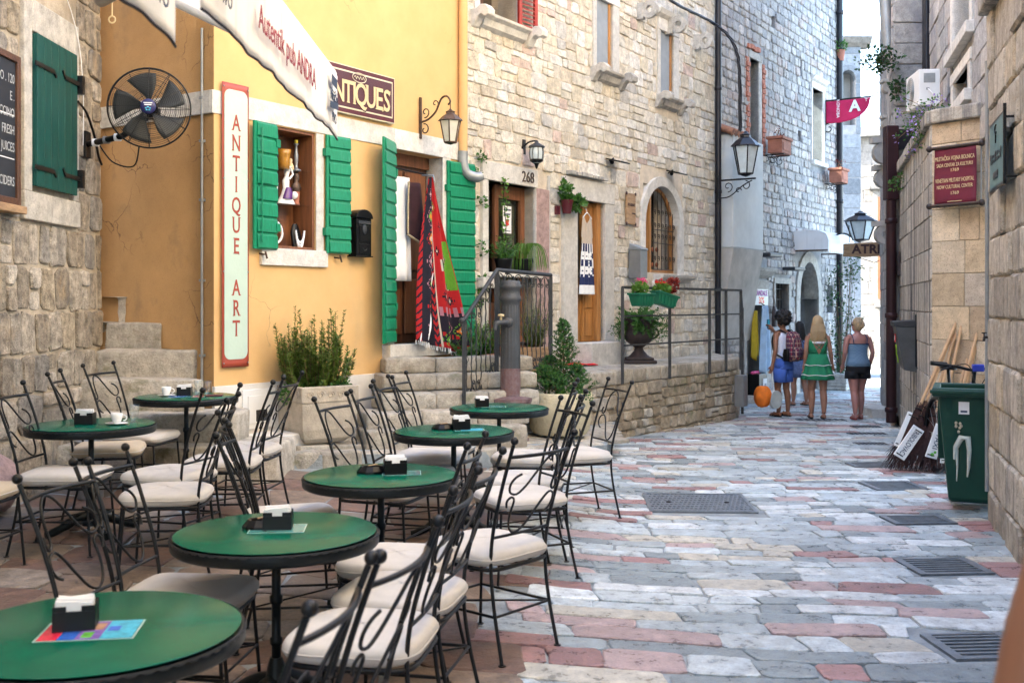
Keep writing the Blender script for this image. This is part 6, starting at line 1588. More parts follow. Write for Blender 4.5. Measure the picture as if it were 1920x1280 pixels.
# ---------------------------------------------------------------- scrolled stair railing
ra, rb_, rc = at(870, 600, 11.35), at(932, 506, 12.05), at(1033, 516, 13.1)
rl_ = thing('scroll_railing', 'grey wrought iron stair railing with twisted bars and scrolls', 'railing', (ra.x, ra.y, 0)); o_ = rl_.location
def Lr(p): return Vector(p)-o_
MB().tube([Lr(ra), Lr(rb_), Lr(rc)], .024, 8).build('handrail', m_iron_grey, rl_); MB().ball(Lr(ra)+Vector((-.02, -.01, -.01)), .036, 10, 8).build('handrail_knob', m_iron_grey, rl_)
for p, zb in ((ra, .35), (rb_, .72), (rc, TER)): MB().rod(Lr((p.x, p.y, zb)), Lr((p.x, p.y, p.z-.02)), .04, .04).build('post', m_iron_grey, rl_)
bt = lambda t, A, B, za, zb: Vector((lerp(A.x, B.x, t), lerp(A.y, B.y, t), lerp(za, zb, t)))
MB().rod(Lr(bt(0, ra, rb_, .62, 0)), Lr(bt(1, ra, rb_, 0, .92)), .02, .03).build('bottom_rail', m_iron_grey, rl_); MB().rod(Lr(bt(0, rb_, rc, .92, 0)), Lr(bt(1, rb_, rc, 0, .92)), .02, .03).build('bottom_rail', m_iron_grey, rl_)
for (A, B, za, zb, n) in ((ra, rb_, .62, .92, 7), (rb_, rc, .92, .92, 12)):
    tdir = (Vector((B.x, B.y, 0))-Vector((A.x, A.y, 0))); L = tdir.length; tdir.normalize(); s = L/n
    for k in range(n):
        t = (k+.5)/n; lo_, hi_ = bt(t, A, B, za, zb), A.lerp(B, t); hi_.z -= .05
        pts = [lo_.lerp(hi_, q/24) for q in range(25)]
        MB().tube([Lr(p)+Vector((.004*math.cos(q*1.7), .004*math.sin(q*1.7), 0)) for q, p in enumerate(pts)], .009, 4).build('baluster', m_iron_grey, rl_)
        if k % 2 == 0:
            c = hi_-Vector((0, 0, s*.8)); sc_ = MB()
            sc_.tube([Lr(p) for p in arc(c, s*.95, 0, 180, 12, tdir, (0,0,1))], .007, 5)
            for sg_ in (-1, 1): sc_.tube([Lr(p) for p in spiral(c+tdir*sg_*s*.62, s*.34, s*.08, 0 if sg_ > 0 else 180, (-400 if sg_ > 0 else 580), 16, tdir, (0,0,1))], .006, 4)
            c2 = lo_+Vector((0, 0, s*.9)); sc_.tube([Lr(p) for p in arc(c2, s*.8, 180, 360, 10, tdir, (0,0,1))], .007, 5)
            for sg_ in (-1, 1): sc_.tube([Lr(p) for p in spiral(c2+tdir*sg_*s*.5, s*.3, s*.07, 0 if sg_ > 0 else 180, (400 if sg_ > 0 else -220), 14, tdir, (0,0,1))], .006, 4)
            m_ = lo_.lerp(hi_, .52)
            for q in range(4): sc_.tube([Lr(m_+Vector((0,0,-.05))), Lr(m_)+Vector((.025*math.cos(q*1.57), .025*math.sin(q*1.57), 0)), Lr(m_+Vector((0,0,.05)))], .005, 4)
            sc_.build('scroll_ornament', m_iron_grey, rl_)
# plants on the terrace behind the scrolled railing
for (x, y, d, k, lab, w, mm_) in ((905, 690, 12.9, .9, 'leafy green plant in terracotta pot behind the left of the scrolled railing', .17, m_leaf_l), (1000, 700, 13.45, 1.25, 'tall feathery green shrub in a wooden box behind the scrolled railing', .2, m_rosemary), (880, 690, 12.7, .6, 'small green potted herb at the foot of the right door shutter', .13, m_leaf_m)):
    q = at(x, y, d); q.z = TER if d > 12.8 else .75
    t = thing('potted_plant', lab, 'plant', q, group='potted plants behind the scrolled railing')
    if k > 1: MB().box(-w, w, -w*.8, w*.8, 0, .34).build('wooden_box', m_wood_old, t, .01); h0 = .34
    else: MB().lathe([(w*.6, 0), (w*.9, .24), (w, .24), (w, .28), (w*.85, .28), (w*.8, .22), (0, .22)], n=18).build('pot', m_terracotta, t); h0 = .25
    lf, stt = MB(), MB()
    for j in range(int(60*k)):
        a = rg.uniform(0, 6.28); L = rg.uniform(.08, .28); hh = rg.uniform(.2, .5)*k; e_ = Vector((math.cos(a)*L, math.sin(a)*L, h0+hh)); b_ = Vector((math.cos(a)*.05, math.sin(a)*.05, h0-.03)); stt.tube([b_, e_], [.004, .002], 3, cap=False); sprig(lf, b_, e_, 40, .06 if k < 1 else .05, rg, 0, .4 if k < 1 else .22)
    stt.build('stems', m_twig_br, t); lf.build('foliage', mm_, t, fix=False)
wb_ = thing('wooden_wall_stand', 'low dark iron plant bench behind the scrolled railing', 'bench', MF @ Vector((fu(915), -.35, TER)), FRZ)
MB().box(-.5, .6, -.15, .15, .36, .39).build('bench_top', m_urn, wb_, .005)
for sx in (-.45, .55):
    for sy in (-.12, .12): MB().tube([(sx, sy, 0), (sx, sy, .36)], .014, 6).build('leg', m_iron, wb_)
# hanging grassy pots on the door 268 side light
for (x, y, lab, kind) in ((932, 500, 'black pot of green herbs on the sill of the 268 side window', 0), (972, 500, 'black pot of long drooping grass on the sill at door 268', 1)):
    t = fthing('window_pot', lab, 'plant', x, y, .10, 'pots on the sill at door 268')
    MB().lathe([(.08, -.10), (.12, .08), (.125, .10), (.11, .10), (.1, .07), (0, .07)], n=16).build('pot', m_black, t); lf = MB()
    for j in range(60 if kind else 40):
        a = rg.uniform(0, 6.28); L = rg.uniform(.1, .30)
        if kind: pts = spline([(0, 0, .08), (math.cos(a)*L*.4, math.sin(a)*L*.4-.02, .30), (math.cos(a)*L*.9, math.sin(a)*L*.9-.03, .22), (math.cos(a)*L*1.1, math.sin(a)*L*1.1-.03, -.05)], 3); lf.tube(pts, [.004]*(len(pts)-1)+[.001], 3, cap=False)
        else: sprig(lf, (0, 0, .08), (math.cos(a)*L*.9, math.sin(a)*L*.9-.03, rg.uniform(.15, .42)), 26, .05, rg, 0, .4)
    lf.build('foliage', m_leaf_l if kind else m_leaf_m, t, fix=False)
MB().box(fu(908), fu(1000), -.16, .05, fz(955, 520), fz(955, 512)).build('plant_shelf', m_white_stone, sh, .008)
MB().box(fu(890), fu(918), -.14, .05, fz(905, 540), fz(905, 520)).build('small_sill', m_white_stone, sh, .01)
# pot with vine by the second door, ivy along the rain pipe
vp = fthing('hanging_vine_pot', 'maroon pot with a trailing leafy vine beside the second door', 'plant', 1049, 388, .12)
MB().lathe([(.06, -.10), (.09, .08), (.095, .09), (.08, .09), (.07, .06), (0, .06)], n=16).build('pot', m_maroon, vp); MB().tube([(0, .12, .1), (0, .10, .3), (-.03, .0, .42)], .006, 5).box(-.16, -.1, .05, .13, -.12, 0).build('hook_and_socket', m_maroon, vp); lf = MB()
leaves(lf, (-.05, 0, .2), 120, (.10, .08, .15), .07, rg, .2, .7); leaves(lf, (.2, -.03, .07), 160, (.17, .09, .10), .085, rg, 0, .8); leaves(lf, (0, 0, .10), 60, (.1, .08, .06), .06, rg, .2, .7)
stt = MB(); stt.tube(spline([(0, 0, .06), (-.05, 0, .25), (-.02, 0, .38)], 4), .006, 4).tube(spline([(0, 0, .08), (.15, -.03, .12), (.34, -.04, .06)], 4), .006, 4); stt.build('stems', m_twig_br, vp); lf.build('foliage', m_leaf_m, vp, fix=False)
iv = fthing('wall_ivy', 'thin ivy shoots climbing the stone beside the yellow drainpipe', 'plant', 884, 420, .03); lf = MB(); stt = MB()
for k in range(14): z = rg.uniform(-1.2, 1.3); u = rg.uniform(-.03, .1); stt.tube([(u-.05, 0, z), (u+.12, -.06, z+.05)], .003, 4); leaves(lf, (u+.06, -.05, z+.03), 9, (.07, .03, .03), .06, rg, 0, .7)
stt.build('stems', m_leaf_d, iv); lf.build('foliage', m_leaf_m, iv, fix=False)
iw = fthing('window_vine', 'slender vine climbing the first door side window', 'plant', 938, 400, .05); lf = MB(); stt = MB()
stt.tube(spline([(0, .0, -.6), (.03, -.02, -.2), (-.03, -.02, .2), (.02, -.02, .45)], 5), .005, 4)
for k in range(18): leaves(lf, (.03*math.sin(k), -.02, -.6+k*.06), 5, (.09, .03, .04), .06, rg, 0, .6)
stt.build('stems', m_leaf_d, iw); lf.build('foliage', m_leaf_l, iw, fix=False)

# ---------------------------------------------------------------- plain terrace railing with flower boxes
pr_ = thing('terrace_railing', 'plain dark grey iron bar railing along the terrace edge', 'railing')
posts = [(1.39, 14.15), (2.17, 15.2), (2.93, 16.25), (3.28, 16.75), (3.62, 17.25)]; tz = 1.90
def off(p): return Vector((p[0]+.07, p[1]-.05, 0))
for k, p in enumerate(posts): q = off(p); MB().rod(q+Vector((0, 0, .62)), q+Vector((0, 0, tz)), .04, .04).build('post', m_iron_grey, pr_)
for z, t in ((tz, .035), (1.52, .022), (1.13, .022)):
    for a, b in zip(posts, posts[1:]): MB().rod(off(a)+Vector((0, 0, z)), off(b)+Vector((0, 0, z)), t, t).build('rail', m_iron_grey, pr_)
e1 = off(posts[-1]); e2 = Vector((3.93, 18.2, 0))
for za, zb in ((tz, 1.60), (1.52, 1.2), (1.13, .85)): MB().rod(e1+Vector((0, 0, za)), e2+Vector((0, 0, zb)), .035, .035).build('end_rail', m_iron_grey, pr_)
MB().rod(e2+Vector((0, 0, -.2)), e2+Vector((0, 0, 1.62)), .04, .04).build('post', m_iron_grey, pr_)
def flower_box(t_, lab, rz, tilt, fl, pm):
    pp_ = off(posts[0]).lerp(off(posts[1]), t_); t = thing('flower_box', lab, 'flower box', pp_+Vector((.10, -.08, tz-.16)), group='green flower boxes on the terrace railing', rot=(0, tilt, rz))
    v = []; 
    for z, a, b in ((-.09, .16, .06), (.06, .20, .085), (.06, .215, .10), (.085, .215, .10), (.085, .19, .075), (.04, .18, .065)):
        v += [(-a, -b, z), (a, -b, z), (a, b, z), (-a, b, z)]
    MB().add(v, [(3,2,1,0)]+[(4*k+i, 4*k+(i+1) % 4, 4*k+4+(i+1) % 4, 4*k+4+i) for k in range(5) for i in range(4)]+[(20,21,22,23)]).build('box', m_plastic_green, t, .006)
    for k in range(5): MB().box(-.15+k*.07, -.12+k*.07, -.088, -.08, -.07, .05).build('rib', m_plastic_green, t)
    fo = thing('flowering_plant', fl[0], 'flowers', t.location+Vector((0, 0, .06)), rz, 'flowers in the railing boxes'); lf = MB()
    leaves(lf, (-.05, 0, .08), 420, (.15, .08, .09), .045, rg, .4, .7); lf.build('foliage', m_leaf_l, fo, fix=False); pe = MB()
    for k in range(16): leaves(pe, (fl[1]+rg.uniform(-.07, .07), rg.uniform(-.05, .05), .17+rg.uniform(-.03, .04)), 12, (.018, .018, .015), .022, rg, .4, 1.)
    pe.build('petals', fl[2], fo, fix=False)
    if pm: q = MB(); leaves(q, (.17, 0, .13), 240, (.09, .07, .11), .05, rg, .5, .6); q.build('red_foliage', m_leaf_red, fo, fix=False)
flower_box(.22, 'green plastic flower box on the terrace railing nearest the corner post', R(52), 0, ('leafy plant with pink blossoms in the left railing box', .05, m_flower), False)
flower_box(.70, 'tilted green plastic flower box on the terrace railing', R(40), R(12), ('green and copper red leafy plant in the tilted railing box', -.08, m_flower_r), True)
ub = thing('utility_box', 'slim grey meter box fixed to the end of the terrace wall', 'meter box', (3.55, 17.08, .2), math.atan2(1.2, .85)); MB().box(-.09, .09, -.2, -.05, -.15, .35).build('cabinet', m_grey_metal, ub, .008); MB().box(-.075, .075, -.207, -.2, -.12, .3).build('cabinet_door', m_grey_metal, ub, .004)
rcq = thing('red_cloth', 'crumpled red cloth lying on the terrace floor', 'cloth', at(1088, 678, 15.2)); rcq.location.z = TER
mb = MB().sheet(lambda i, j: (lerp(-.28, .25, i), lerp(-.1, .1, j)*(1-i*.5), .012+.05*abs(noise.noise(Vector((i*4, j*3, 1))))), 20, 8); mb.build('cloth', m_flower_r, rcq, solid=.008)
# ---------------------------------------------------------------- drains and manhole
def cover_rect(k): return COVERS[k]
x0, x1, y0, y1 = COVERS[0]; xm, ym = (x0+x1)/2, (y0+y1)/2
mh = thing('manhole_cover', 'rectangular studded iron manhole cover in the street centre', 'manhole cover', (xm, ym, G(xm, ym)), R(-3)); w, d = (x1-x0)/2, (y1-y0)/2
MB().box(-w, w, -d, d, -.03, -.004).build('plate', m_grate, mh)
f = MB()
for a in ((-w-.03, w+.03, -d-.03, -d), (-w-.03, w+.03, d, d+.03), (-w-.03, -w, -d, d), (w, w+.03, -d, d)): f.box(*a, -.03, .001)
f.build('frame', m_grate, mh)
stu = MB(); n = 22; m_ = 9
for i in range(n):
    for j in range(m_):
        c = Vector((lerp(-w+.02, w-.02, i/(n-1))+(.01 if j % 2 else -.01), lerp(-d+.02, d-.02, j/(m_-1)), -.003)); stu.bc(c, (.024, .012, .008), Matrix.Rotation(.8 if (i+j) % 2 else -.8, 4, 'Z'))
o = stu.build('studs', m_grate, mh); o['kind'] = 'stuff'
for sx in (-.6, .6): MB().lathe([(0, .0), (.022, .0), (.022, -.01)], (sx*w, 0, .003), 10).build('lifting_hole', m_pit, mh)
labs = ['nearest iron drain grate at the lower right', 'second iron drain grate up the right gutter, under the broken paving edge', 'third iron drain grate beside the green bin', 'fourth iron drain grate before the brooms', 'dark drain slot partly under the broom twigs']
for k in range(1, 6):
    x0, x1, y0, y1 = COVERS[k]; xm, ym = (x0+x1)/2, (y0+y1)/2; w, d = (x1-x0)/2, (y1-y0)/2
    g = thing('drain_grate', labs[k-1], 'drain grate', (xm, ym, G(xm, ym)), R(4), 'drain grates along the right gutter')
    MB().box(-w+.03, w-.03, -d+.02, d-.02, -.05, -.04).build('pit', m_pit, g)
    f = MB()
    for a in ((-w, w, -d-.0, -d+.022), (-w, w, d-.022, d), (-w, -w+.05, -d+.022, d-.022), (w-.05, w, -d+.022, d-.022)): f.box(*a, -.04, -.001)
    f.build('frame', m_grate, g)
    nb = 7
    for q in range(nb): yy = lerp(-d+.04, d-.04, q/(nb-1)); MB().box(-w+.05, w-.05, yy-d*.055, yy+d*.055, -.035, -.004).build('bar', m_grate, g)
for (x0, x1, y, d_, lab) in ((1495, 1584, 787, 0, 'thin iron channel drain across the street behind the walking women'), (1598, 1650, 800, 0, 'short iron slot drain near the pale stone block'), (1592, 1660, 813, 0, 'iron slot drain between the pipe and the brooms'), (1604, 1662, 832, 0, 'iron slot drain just beyond the brooms')):
    Y = 15; 
    for _ in range(6): Y = (EYE-G((x0+x1)/2/FPX*0+((x0+x1)/2-960)/FPX*Y, Y))*FPX/(y-HOR)
    a, b = (x0-960)/FPX*Y, (x1-960)/FPX*Y
    g = thing('slot_drain', lab, 'drain', ((a+b)/2, Y, G((a+b)/2, Y)+.004), 0, 'slot drains farther up the street'); w = (b-a)/2
    MB().box(-w, w, -.12, .12, -.02, .004).build('plate', m_grate, g)
    for q in range(8): MB().box(lerp(-w, w, (q+.2)/8), lerp(-w, w, (q+.8)/8), -.09, .09, .004, .0055).build('slot', m_pit, g)

# ---------------------------------------------------------------- wheelie bin
bn_ = thing('wheelie_bin', 'dark green two-wheeled rubbish bin with graffiti, lid open', 'rubbish bin', (3.83, 8.86, G(3.7, 8.8)), R(-23))
v = []
for z, a, b, y in ((.06, .175, .20, .0), (.10, .19, .22, .0), (.9, .262, .29, .0), (.97, .27, .30, 0)): v += [(-a, -b, z), (a, -b, z), (a, b, z), (-a, b, z)]
MB().add(v, [(3,2,1,0)]+[(4*k+i, 4*k+(i+1) % 4, 4*k+4+(i+1) % 4, 4*k+4+i) for k in range(3) for i in range(4)]).build('body', m_bin, bn_, .02)
rim = MB()
for a in ((-.31, .31, -.345, -.27), (-.31, .31, .27, .34), (-.31, -.25, -.27, .27), (.25, .31, -.27, .27)): rim.box(*a, .93, 1.0)
rim.build('rim', m_bin, bn_, .012); MB().box(-.325, .325, -.36, -.345, .955, .985).build('rim_lip', m_bin, bn_, .006)
MB().box(-.25, .25, -.27, .27, .90, .905).build('dark_inside', m_pit, bn_)
for x in (-.18, .12): MB().prism([(0, .93), (-.05, .93), (-.0, .82)], lambda p, q, t: (x+t, -.28+p, q), -.02, .02).build('comb_rib', m_bin, bn_)
MB().prism([(.28, .96), (.32, .99), (.42, .35), (.38, .33)], lambda p, q, t: (t, p, q), -.28, .28).build('open_lid', m_bin, bn_, .01)
for sx in (-.16, .16): MB().tube([(sx-.03, .24, .10), (sx+.03, .24, .10)], .10, 18).build('wheel', m_black, bn_)
MB().box(-.11, -.03, -.292, -.286, .79, .89, Matrix.Rotation(.0, 4, 'Z')).build('white_label', m_paper, bn_); MB().box(-.095, -.045, -.2935, -.292, .805, .82).build('label_print', m_navy, bn_)
m_graf = mat('white_spray_paint', (.50,.56,.52), .6, .1, 20); m_wear = mat('worn_beige_patch', (.45,.40,.30), .8, .3, 40)
def front(x, z): return (x, -.222-.0842*(z-.10)/.8*1.0-.006, z)
MB().tube([front(-.14, .42), front(-.13, .52), front(-.09, .60), front(-.04, .60), front(-.03, .50), front(-.035, .36), front(-.045, .28)], [.012, .022, .026, .026, .02, .014, .006], 6).build('graffiti_stroke', m_graf, bn_)
MB().tube([front(-.125, .50), front(-.12, .36), front(-.125, .24)], [.016, .008, .004], 6).build('graffiti_drip', m_graf, bn_)
for k in range(6): x, z = rnd.uniform(-.13, -.08), rnd.uniform(.64, .74); MB().ball(front(x, z), .012, 6, 4, (1, .3, 1.2)).build('scuff', m_wear, bn_)

# ---------------------------------------------------------------- brooms
BR = [((1672, 858), (1797, 596), 0, 'twig broom farthest left of the bundle, leaning on the ashlar wall'), ((1690, 862), (1793, 602), 1, 'twig broom carrying the RIBOLOVAC board'), ((1708, 862), (1796, 614), 2, 'twig broom just right of the RIBOLOVAC board'), ((1745, 866), (1807, 592), 3, 'twig broom carrying the TAXI board'), ((1730, 868), (1790, 622), 4, 'upright handled twig broom in the middle of the bundle'), ((1762, 868), (1843, 584), 5, 'long handled twig broom leaning farthest right'), ((1770, 866), (1842, 604), 6, 'twig broom half behind the bin, second from the right'), ((1752, 862), (1820, 652), 7, 'short handled twig broom behind the bin')]
rg = random.Random(9)
for (bx, by), (tx, ty), k, lab in BR:
    Yb = 11.12 if k < 3 else 11.0-.05*(k % 3)
    B = at(bx, by, Yb); B.z = G(B.x, B.y); T = at(tx, ty, 11.36-.0035*(tx-1790))
    r = thing('twig_broom', lab, 'broom', B, group='twig brooms leaning on the wall'); ax = (T-B); L = ax.length; ax.normalize()
    MB().tube([ax*.55, ax*L], .016, 8).build('handle', m_broom_wood, r)
    tw_ = MB(); o1 = ax.orthogonal().normalized(); o2 = ax.cross(o1)
    for q in range(110):
        a = rg.uniform(0, 6.28); rr = rg.random()**.5
        s = (o1*math.cos(a)+o2*math.sin(a)); st0 = ax*rg.uniform(.60, .78)+s*.025*rr; mid = ax*.34+s*.055*rr; en = ax*rg.uniform(-.06, .14)+s*.13*rr+Vector((rg.uniform(-.03, .03), rg.uniform(-.03, .03), 0)); en.z = max(en.z, .006); mid.z = max(mid.z, .03)
        tw_.tube([st0, mid, en], [.005, .004, .002], 3, cap=False)
    tw_.build('twigs', m_twig, r)
    for q in (.70, .60): MB().tube([ax*q+o1*.036*math.cos(t)+o2*.036*math.sin(t) for t in [2*math.pi*i/14 for i in range(14)]], .006, 5, closed=True).build('binding', m_iron, r)
def leaning_board(lab, p_top, p_bot, d0, d1, w, words, extra=None):
    A, B = at(*p_top, d0), at(*p_bot, d1); ax = (B-A); L = ax.length; ax.normalize(); side = ax.cross(Vector((0, -1, -.15))).normalized(); nn = side.cross(ax)
    if nn.y > 0: nn = -nn
    rot = Matrix((ax, nn.cross(ax), nn)).transposed(); e = rot.to_euler()
    r = thing('painted_board', lab, 'sign', (A+B)/2, group='painted boards on the brooms', rot=e)
    MB().box(-L/2, L/2, -w/2, w/2, -.008, .008).build('board', m_paper, r, .003)
    f = MB(); t = .006
    for a in ((-L/2+.02, L/2-.02, w/2-.02, w/2-.014), (-L/2+.02, L/2-.02, -w/2+.014, -w/2+.02)): f.box(*a, .008, .0095)
    if words: text(words, w*.62, m_navy, r, (0, 0, .0095), (0, 0, 0), .001, sx=min(1, L*.80/(len(words)*w*.40)))
    MB().tube([(L/2-.03, -w*.4, .01), (L/2-.03, w*.2, .01)], .006, 5).tube([(-L/2+.03, -w*.2, .01), (-L/2+.03, w*.4, .01)], .006, 5).build('corner_stroke', m_black, r)
    return r
leaning_board('white board lettered RIBOLOVAC leaning on the brooms', (1723, 802), (1685, 857), 10.82, 10.86, .13, 'RIBOLOVAC')
b2 = leaning_board('white board lettered TAXI with a green flower, half behind the bin', (1766, 796), (1745, 858), 10.72, 10.76, .12, 'TAXI')
MB().ball((.14, 0, .01), .02, 8, 4, (1, 1, .2)).ball((.11, .02, .01), .015, 8, 4, (1, 1, .2)).build('painted_flower', pr['green'], b2)
leaning_board('narrow white board with a red mark squeezed beside the bin', (1777, 806), (1770, 868), 10.7, 10.72, .08, '')
leaning_board('plain white board edge behind the leftmost broom', (1707, 772), (1680, 836), 10.95, 10.98, .05, '')

# ---------------------------------------------------------------- bicycle behind the bin
bc_ = thing('bicycle', 'blue mountain bike parked behind the green bin, handlebar showing', 'bicycle', (4.27, 10.22, G(3.9, 9.6)), R(86))
bc_.scale = (1.12,)*3
m_blue = mat('blue_bike_paint', (.02,.04,.35), .3, .1, 6)
for x in (-.52, .52):
    w = MB().tube([(x+.33*math.cos(a), 0, .335+.33*math.sin(a)) for a in [2*math.pi*i/36 for i in range(36)]], .022, 8, closed=True).build('wheel', m_black, bc_)
    sp = MB()
    for q in range(16): a = 2*math.pi*q/16; sp.tube([(x, .02*(-1)**q, .335), (x+.31*math.cos(a), 0, .335+.31*math.sin(a))], .0015, 3, cap=False)
    sp.build('spokes', m_zinc, w); MB().tube([(x, -.05, .335), (x, .05, .335)], .02, 8).build('hub', m_zinc, w)
fm = MB()
BBp, HT, ST, RA = Vector((.06, 0, .30)), Vector((-.34, 0, .80)), Vector((.20, 0, .80)), Vector((.52, 0, .335))
for a, b, r in ((HT-Vector((-.02, 0, .1)), BBp, .022), (HT, ST, .018), (ST, BBp, .018), (BBp, RA, .011), (ST, RA, .009), (HT+Vector((.02, 0, -.12)), HT+Vector((-.03, 0, .06)), .024)): fm.tube([a, b], r, 8)
fm.build('frame', m_blue, bc_)
fk = MB()
for s in (-.05, .05): fk.tube([HT+Vector((.02, s, -.12)), Vector((-.46, s, .5)), Vector((-.52, s, .335))], .014, 8)
fk.tube([HT+Vector((.02, -.05, -.12)), HT+Vector((.02, .05, -.12))], .02, 8).build('fork', m_blue, bc_)
hb = MB().tube([HT+Vector((-.03, 0, .06)), HT+Vector((-.06, 0, .16))], .016, 8).tube(spline([HT+Vector((-.0, -.31, .22)), HT+Vector((-.05, -.15, .2)), HT+Vector((-.07, 0, .17)), HT+Vector((-.05, .15, .2)), HT+Vector((0, .31, .22))], 4), .013, 8).build('handlebar', m_black, bc_)
for s in (-1, 1):
    MB().tube([HT+Vector((.005, .2*s, .213)), HT+Vector((.01, .33*s, .225))], .019, 8).build('grip', m_black, hb); MB().tube([HT+Vector((-.05, .19*s, .2)), HT+Vector((-.09, .28*s, .17))], .006, 5).build('brake_lever', m_black, hb)
    MB().tube(spline([HT+Vector((-.05, .17*s, .2)), HT+Vector((-.2, .1*s, .22)), HT+Vector((-.14, .02*s, .05)), HT+Vector((-.02, 0, -.05))], 5), .004, 5).build('cable', m_black, hb)
MB().bc(HT+Vector((-.08, -.02, .19)), (.05, .09, .06)).build('bell_clamp', m_blue, hb, .01)
MB().tube([ST, ST+Vector((.04, 0, .14))], .014, 8).build('seat_post', m_black, bc_); MB().loft([(.34,0,.96,.03,.07), (.26,0,.97,.06,.06), (.1,0,.97,.03,.02)], 8).loft([(.24, 0, .94, .14, .06), (.24, 0, .97, .14, .06)], 12).build('saddle', m_black, bc_)
MB().tube([BBp-Vector((0, .06, 0)), BBp+Vector((0, .06, 0))], .02, 8).tube([BBp+Vector((0, -.06, 0)), BBp+Vector((.1, -.06, -.12))], .01, 6).tube([BBp+Vector((0, .06, 0)), BBp+Vector((-.1, .06, .12))], .01, 6).build('crank', m_zinc, bc_)

# ---------------------------------------------------------------- things on the right-hand walls
Mi = MG1; wmid = L1*.42
mbn = thing('hospital_banner', 'maroon cultural centre banner on iron rods on the garden wall', 'banner', MG1 @ Vector((.36, 0, 0)), math.atan2((GB-GA).y, (GB-GA).x))
z1, z0 = 3.33, 2.72; w = .235; o_ = .16
MB().sheet(lambda i, j: (lerp(-w, w, i), -o_-.006*math.sin(j*5+i*2), lerp(z0, z1, j)), 8, 10).build('cloth', m_banner_red, mbn, solid=.006)
for z in (z0, z1):
    MB().tube([(-w-.05, -o_, z), (w+.05, -o_, z)], .02, 10).build('rod', m_iron_rust, mbn)
    for s in (-1, 1): MB().ball((s*(w+.06), -o_, z), .034, 12, 8).build('rod_knob', m_iron_rust, mbn)
    MB().tube([(w*.9, -o_, z), (w*.9, 0, z)], .012, 6).tube([(-w*.9, -o_, z), (-w*.9, 0, z)], .012, 6).build('rod_bracket', m_iron_rust, mbn)
MB().tube([(w+.03, -o_+.04, z0), (w+.03, -o_+.04, z1)], .008, 6).build('side_rod', m_zinc, mbn)
for s, z, sz, k in (('MLETA\u010cKA VOJNA BOLNICA', .80, .062, .55), ('SADA CENTAR ZA KULTURU', .685, .055, .57), ('1769', .595, .05, 1), ('VENETIAN MILITARY HOSPITAL', .42, .062, .50), ('NOW CULTURAL CENTER', .31, .055, .62), ('1769', .20, .05, 1)):
    text(s, sz, m_gold, mbn, (0, -o_-.012, lerp(z0, z1, z)), ext=.001, sx=k)
MB().box(-.08, .08, -o_-.013, -o_-.011, lerp(z0, z1, .055), lerp(z0, z1, .065)).build('small_print', m_gold, mbn)
pa = rl(1884, 318); pb_ = rl(1911, 318)
gp = thing('green_plaque', 'weathered green metal plaque in a frame on the near right wall', 'plaque', RM @ Vector(((pa[0]+pb_[0])/2, 0, 0)), rw_dir); w = (pb_[0]-pa[0])/2; z1, z0 = 2.96, 2.50
m_verd = mat('green_metal_plate', (.085,.17,.175), .5, .2, 8, .15, 60)
MB().box(-w, w, -.10, -.085, z0, z1).build('plate', m_verd, gp, .003)
for z in (z0, z1): MB().rod((-w-.02, -.09, z), (w+.02, -.09, z), .02, .02).build('frame_rail', m_iron, gp)
MB().rod((w+.01, -.09, z0-.02), (w+.01, -.09, z1+.06), .02, .02).rod((w+.01, -.09, z0+.03), (w+.01, 0, z0+.03), .016, .016).rod((w+.01, -.09, z1-.03), (w+.01, 0, z1-.03), .016, .016).build('wall_bracket', m_iron, gp)
MB().tube(spiral((0, -.104, lerp(z0, z1, .86)), .035, .03, 60, 330, 12), .006, 4).tube([(.01, -.104, lerp(z0, z1, .78)), (0, -.104, lerp(z0, z1, .66))], .006, 4).build('emblem', m_iron, gp)
for zz, ww in ((.50, .8), (.42, .7)):
    for k in range(7): u = lerp(-w*ww, w*ww, k/6); MB().box(u-w*.07, u+w*.05, -.106, -.104, lerp(z0, z1, zz)-.018, lerp(z0, z1, zz)+.018-.008*(k % 3)).build('worn_letter', m_iron, gp)
MB().box(-w*.35, w*.35, -.106, -.104, lerp(z0, z1, .13), lerp(z0, z1, .23)).build('worn_emblem', m_iron, gp)
tp = thing('wall_tap', 'small dark tap on the edge of the near right wall', 'tap', RM @ Vector((.02, -.03, 1.42))); MB().tube([(0, 0, 0), (-.05, -.04, 0), (-.055, -.045, -.03)], .01, 6).tube([(-.05, -.04, .0), (-.05, -.04, .03)], .006, 5).rod((-.07, -.04, .035), (-.03, -.04, .035), .008, .008).build('tap_body', m_iron, tp)
tcn = [MG2.inverted() @ at(1722, 650, 13.5)][0]
lb = thing('black_wall_bin', 'dark sloping litter box with graffiti on the streaked garden wall', 'litter bin', MG2 @ Vector((tcn.x, 0, 0)), math.atan2((GA-GC).y, (GA-GC).x))
MB().prism([(-.0, .83), (-.16, .86), (-.26, 1.40), (0, 1.40)], lambda p, q, t: (t, p, q), -.30, .30).build('box', mat('dark_grey_metal', (.055,.06,.062), .5, .25, 6, .2, 80), lb, .008); MB().prism([(0, 1.40), (-.28, 1.40), (-.29, 1.46), (0, 1.48)], lambda p, q, t: (t, p, q), -.31, .31).build('lid', m_iron_grey, lb, .006)
MB().box(-.1, .08, -.247, -.243, 1.20, 1.30, Matrix.Translation((0, 0, 0))).build('red_sticker', m_flower_r, lb); MB().box(-.08, .0, -.25, -.246, 1.22, 1.28).build('white_print', m_paper, lb)
MB().tube([(-.16, -.225, 1.16), (-.10, -.222, 1.10), (-.18, -.215, 1.04), (-.10, -.205, .98), (-.17, -.198, .93)], .008, 5).build('graffiti', mat('lime_spray_paint', (.35,.62,.03), .6), lb); MB().tube([(.30, -.02, .9), (.30, -.02, 1.55)], .012, 6).build('wall_bar', m_iron, lb)
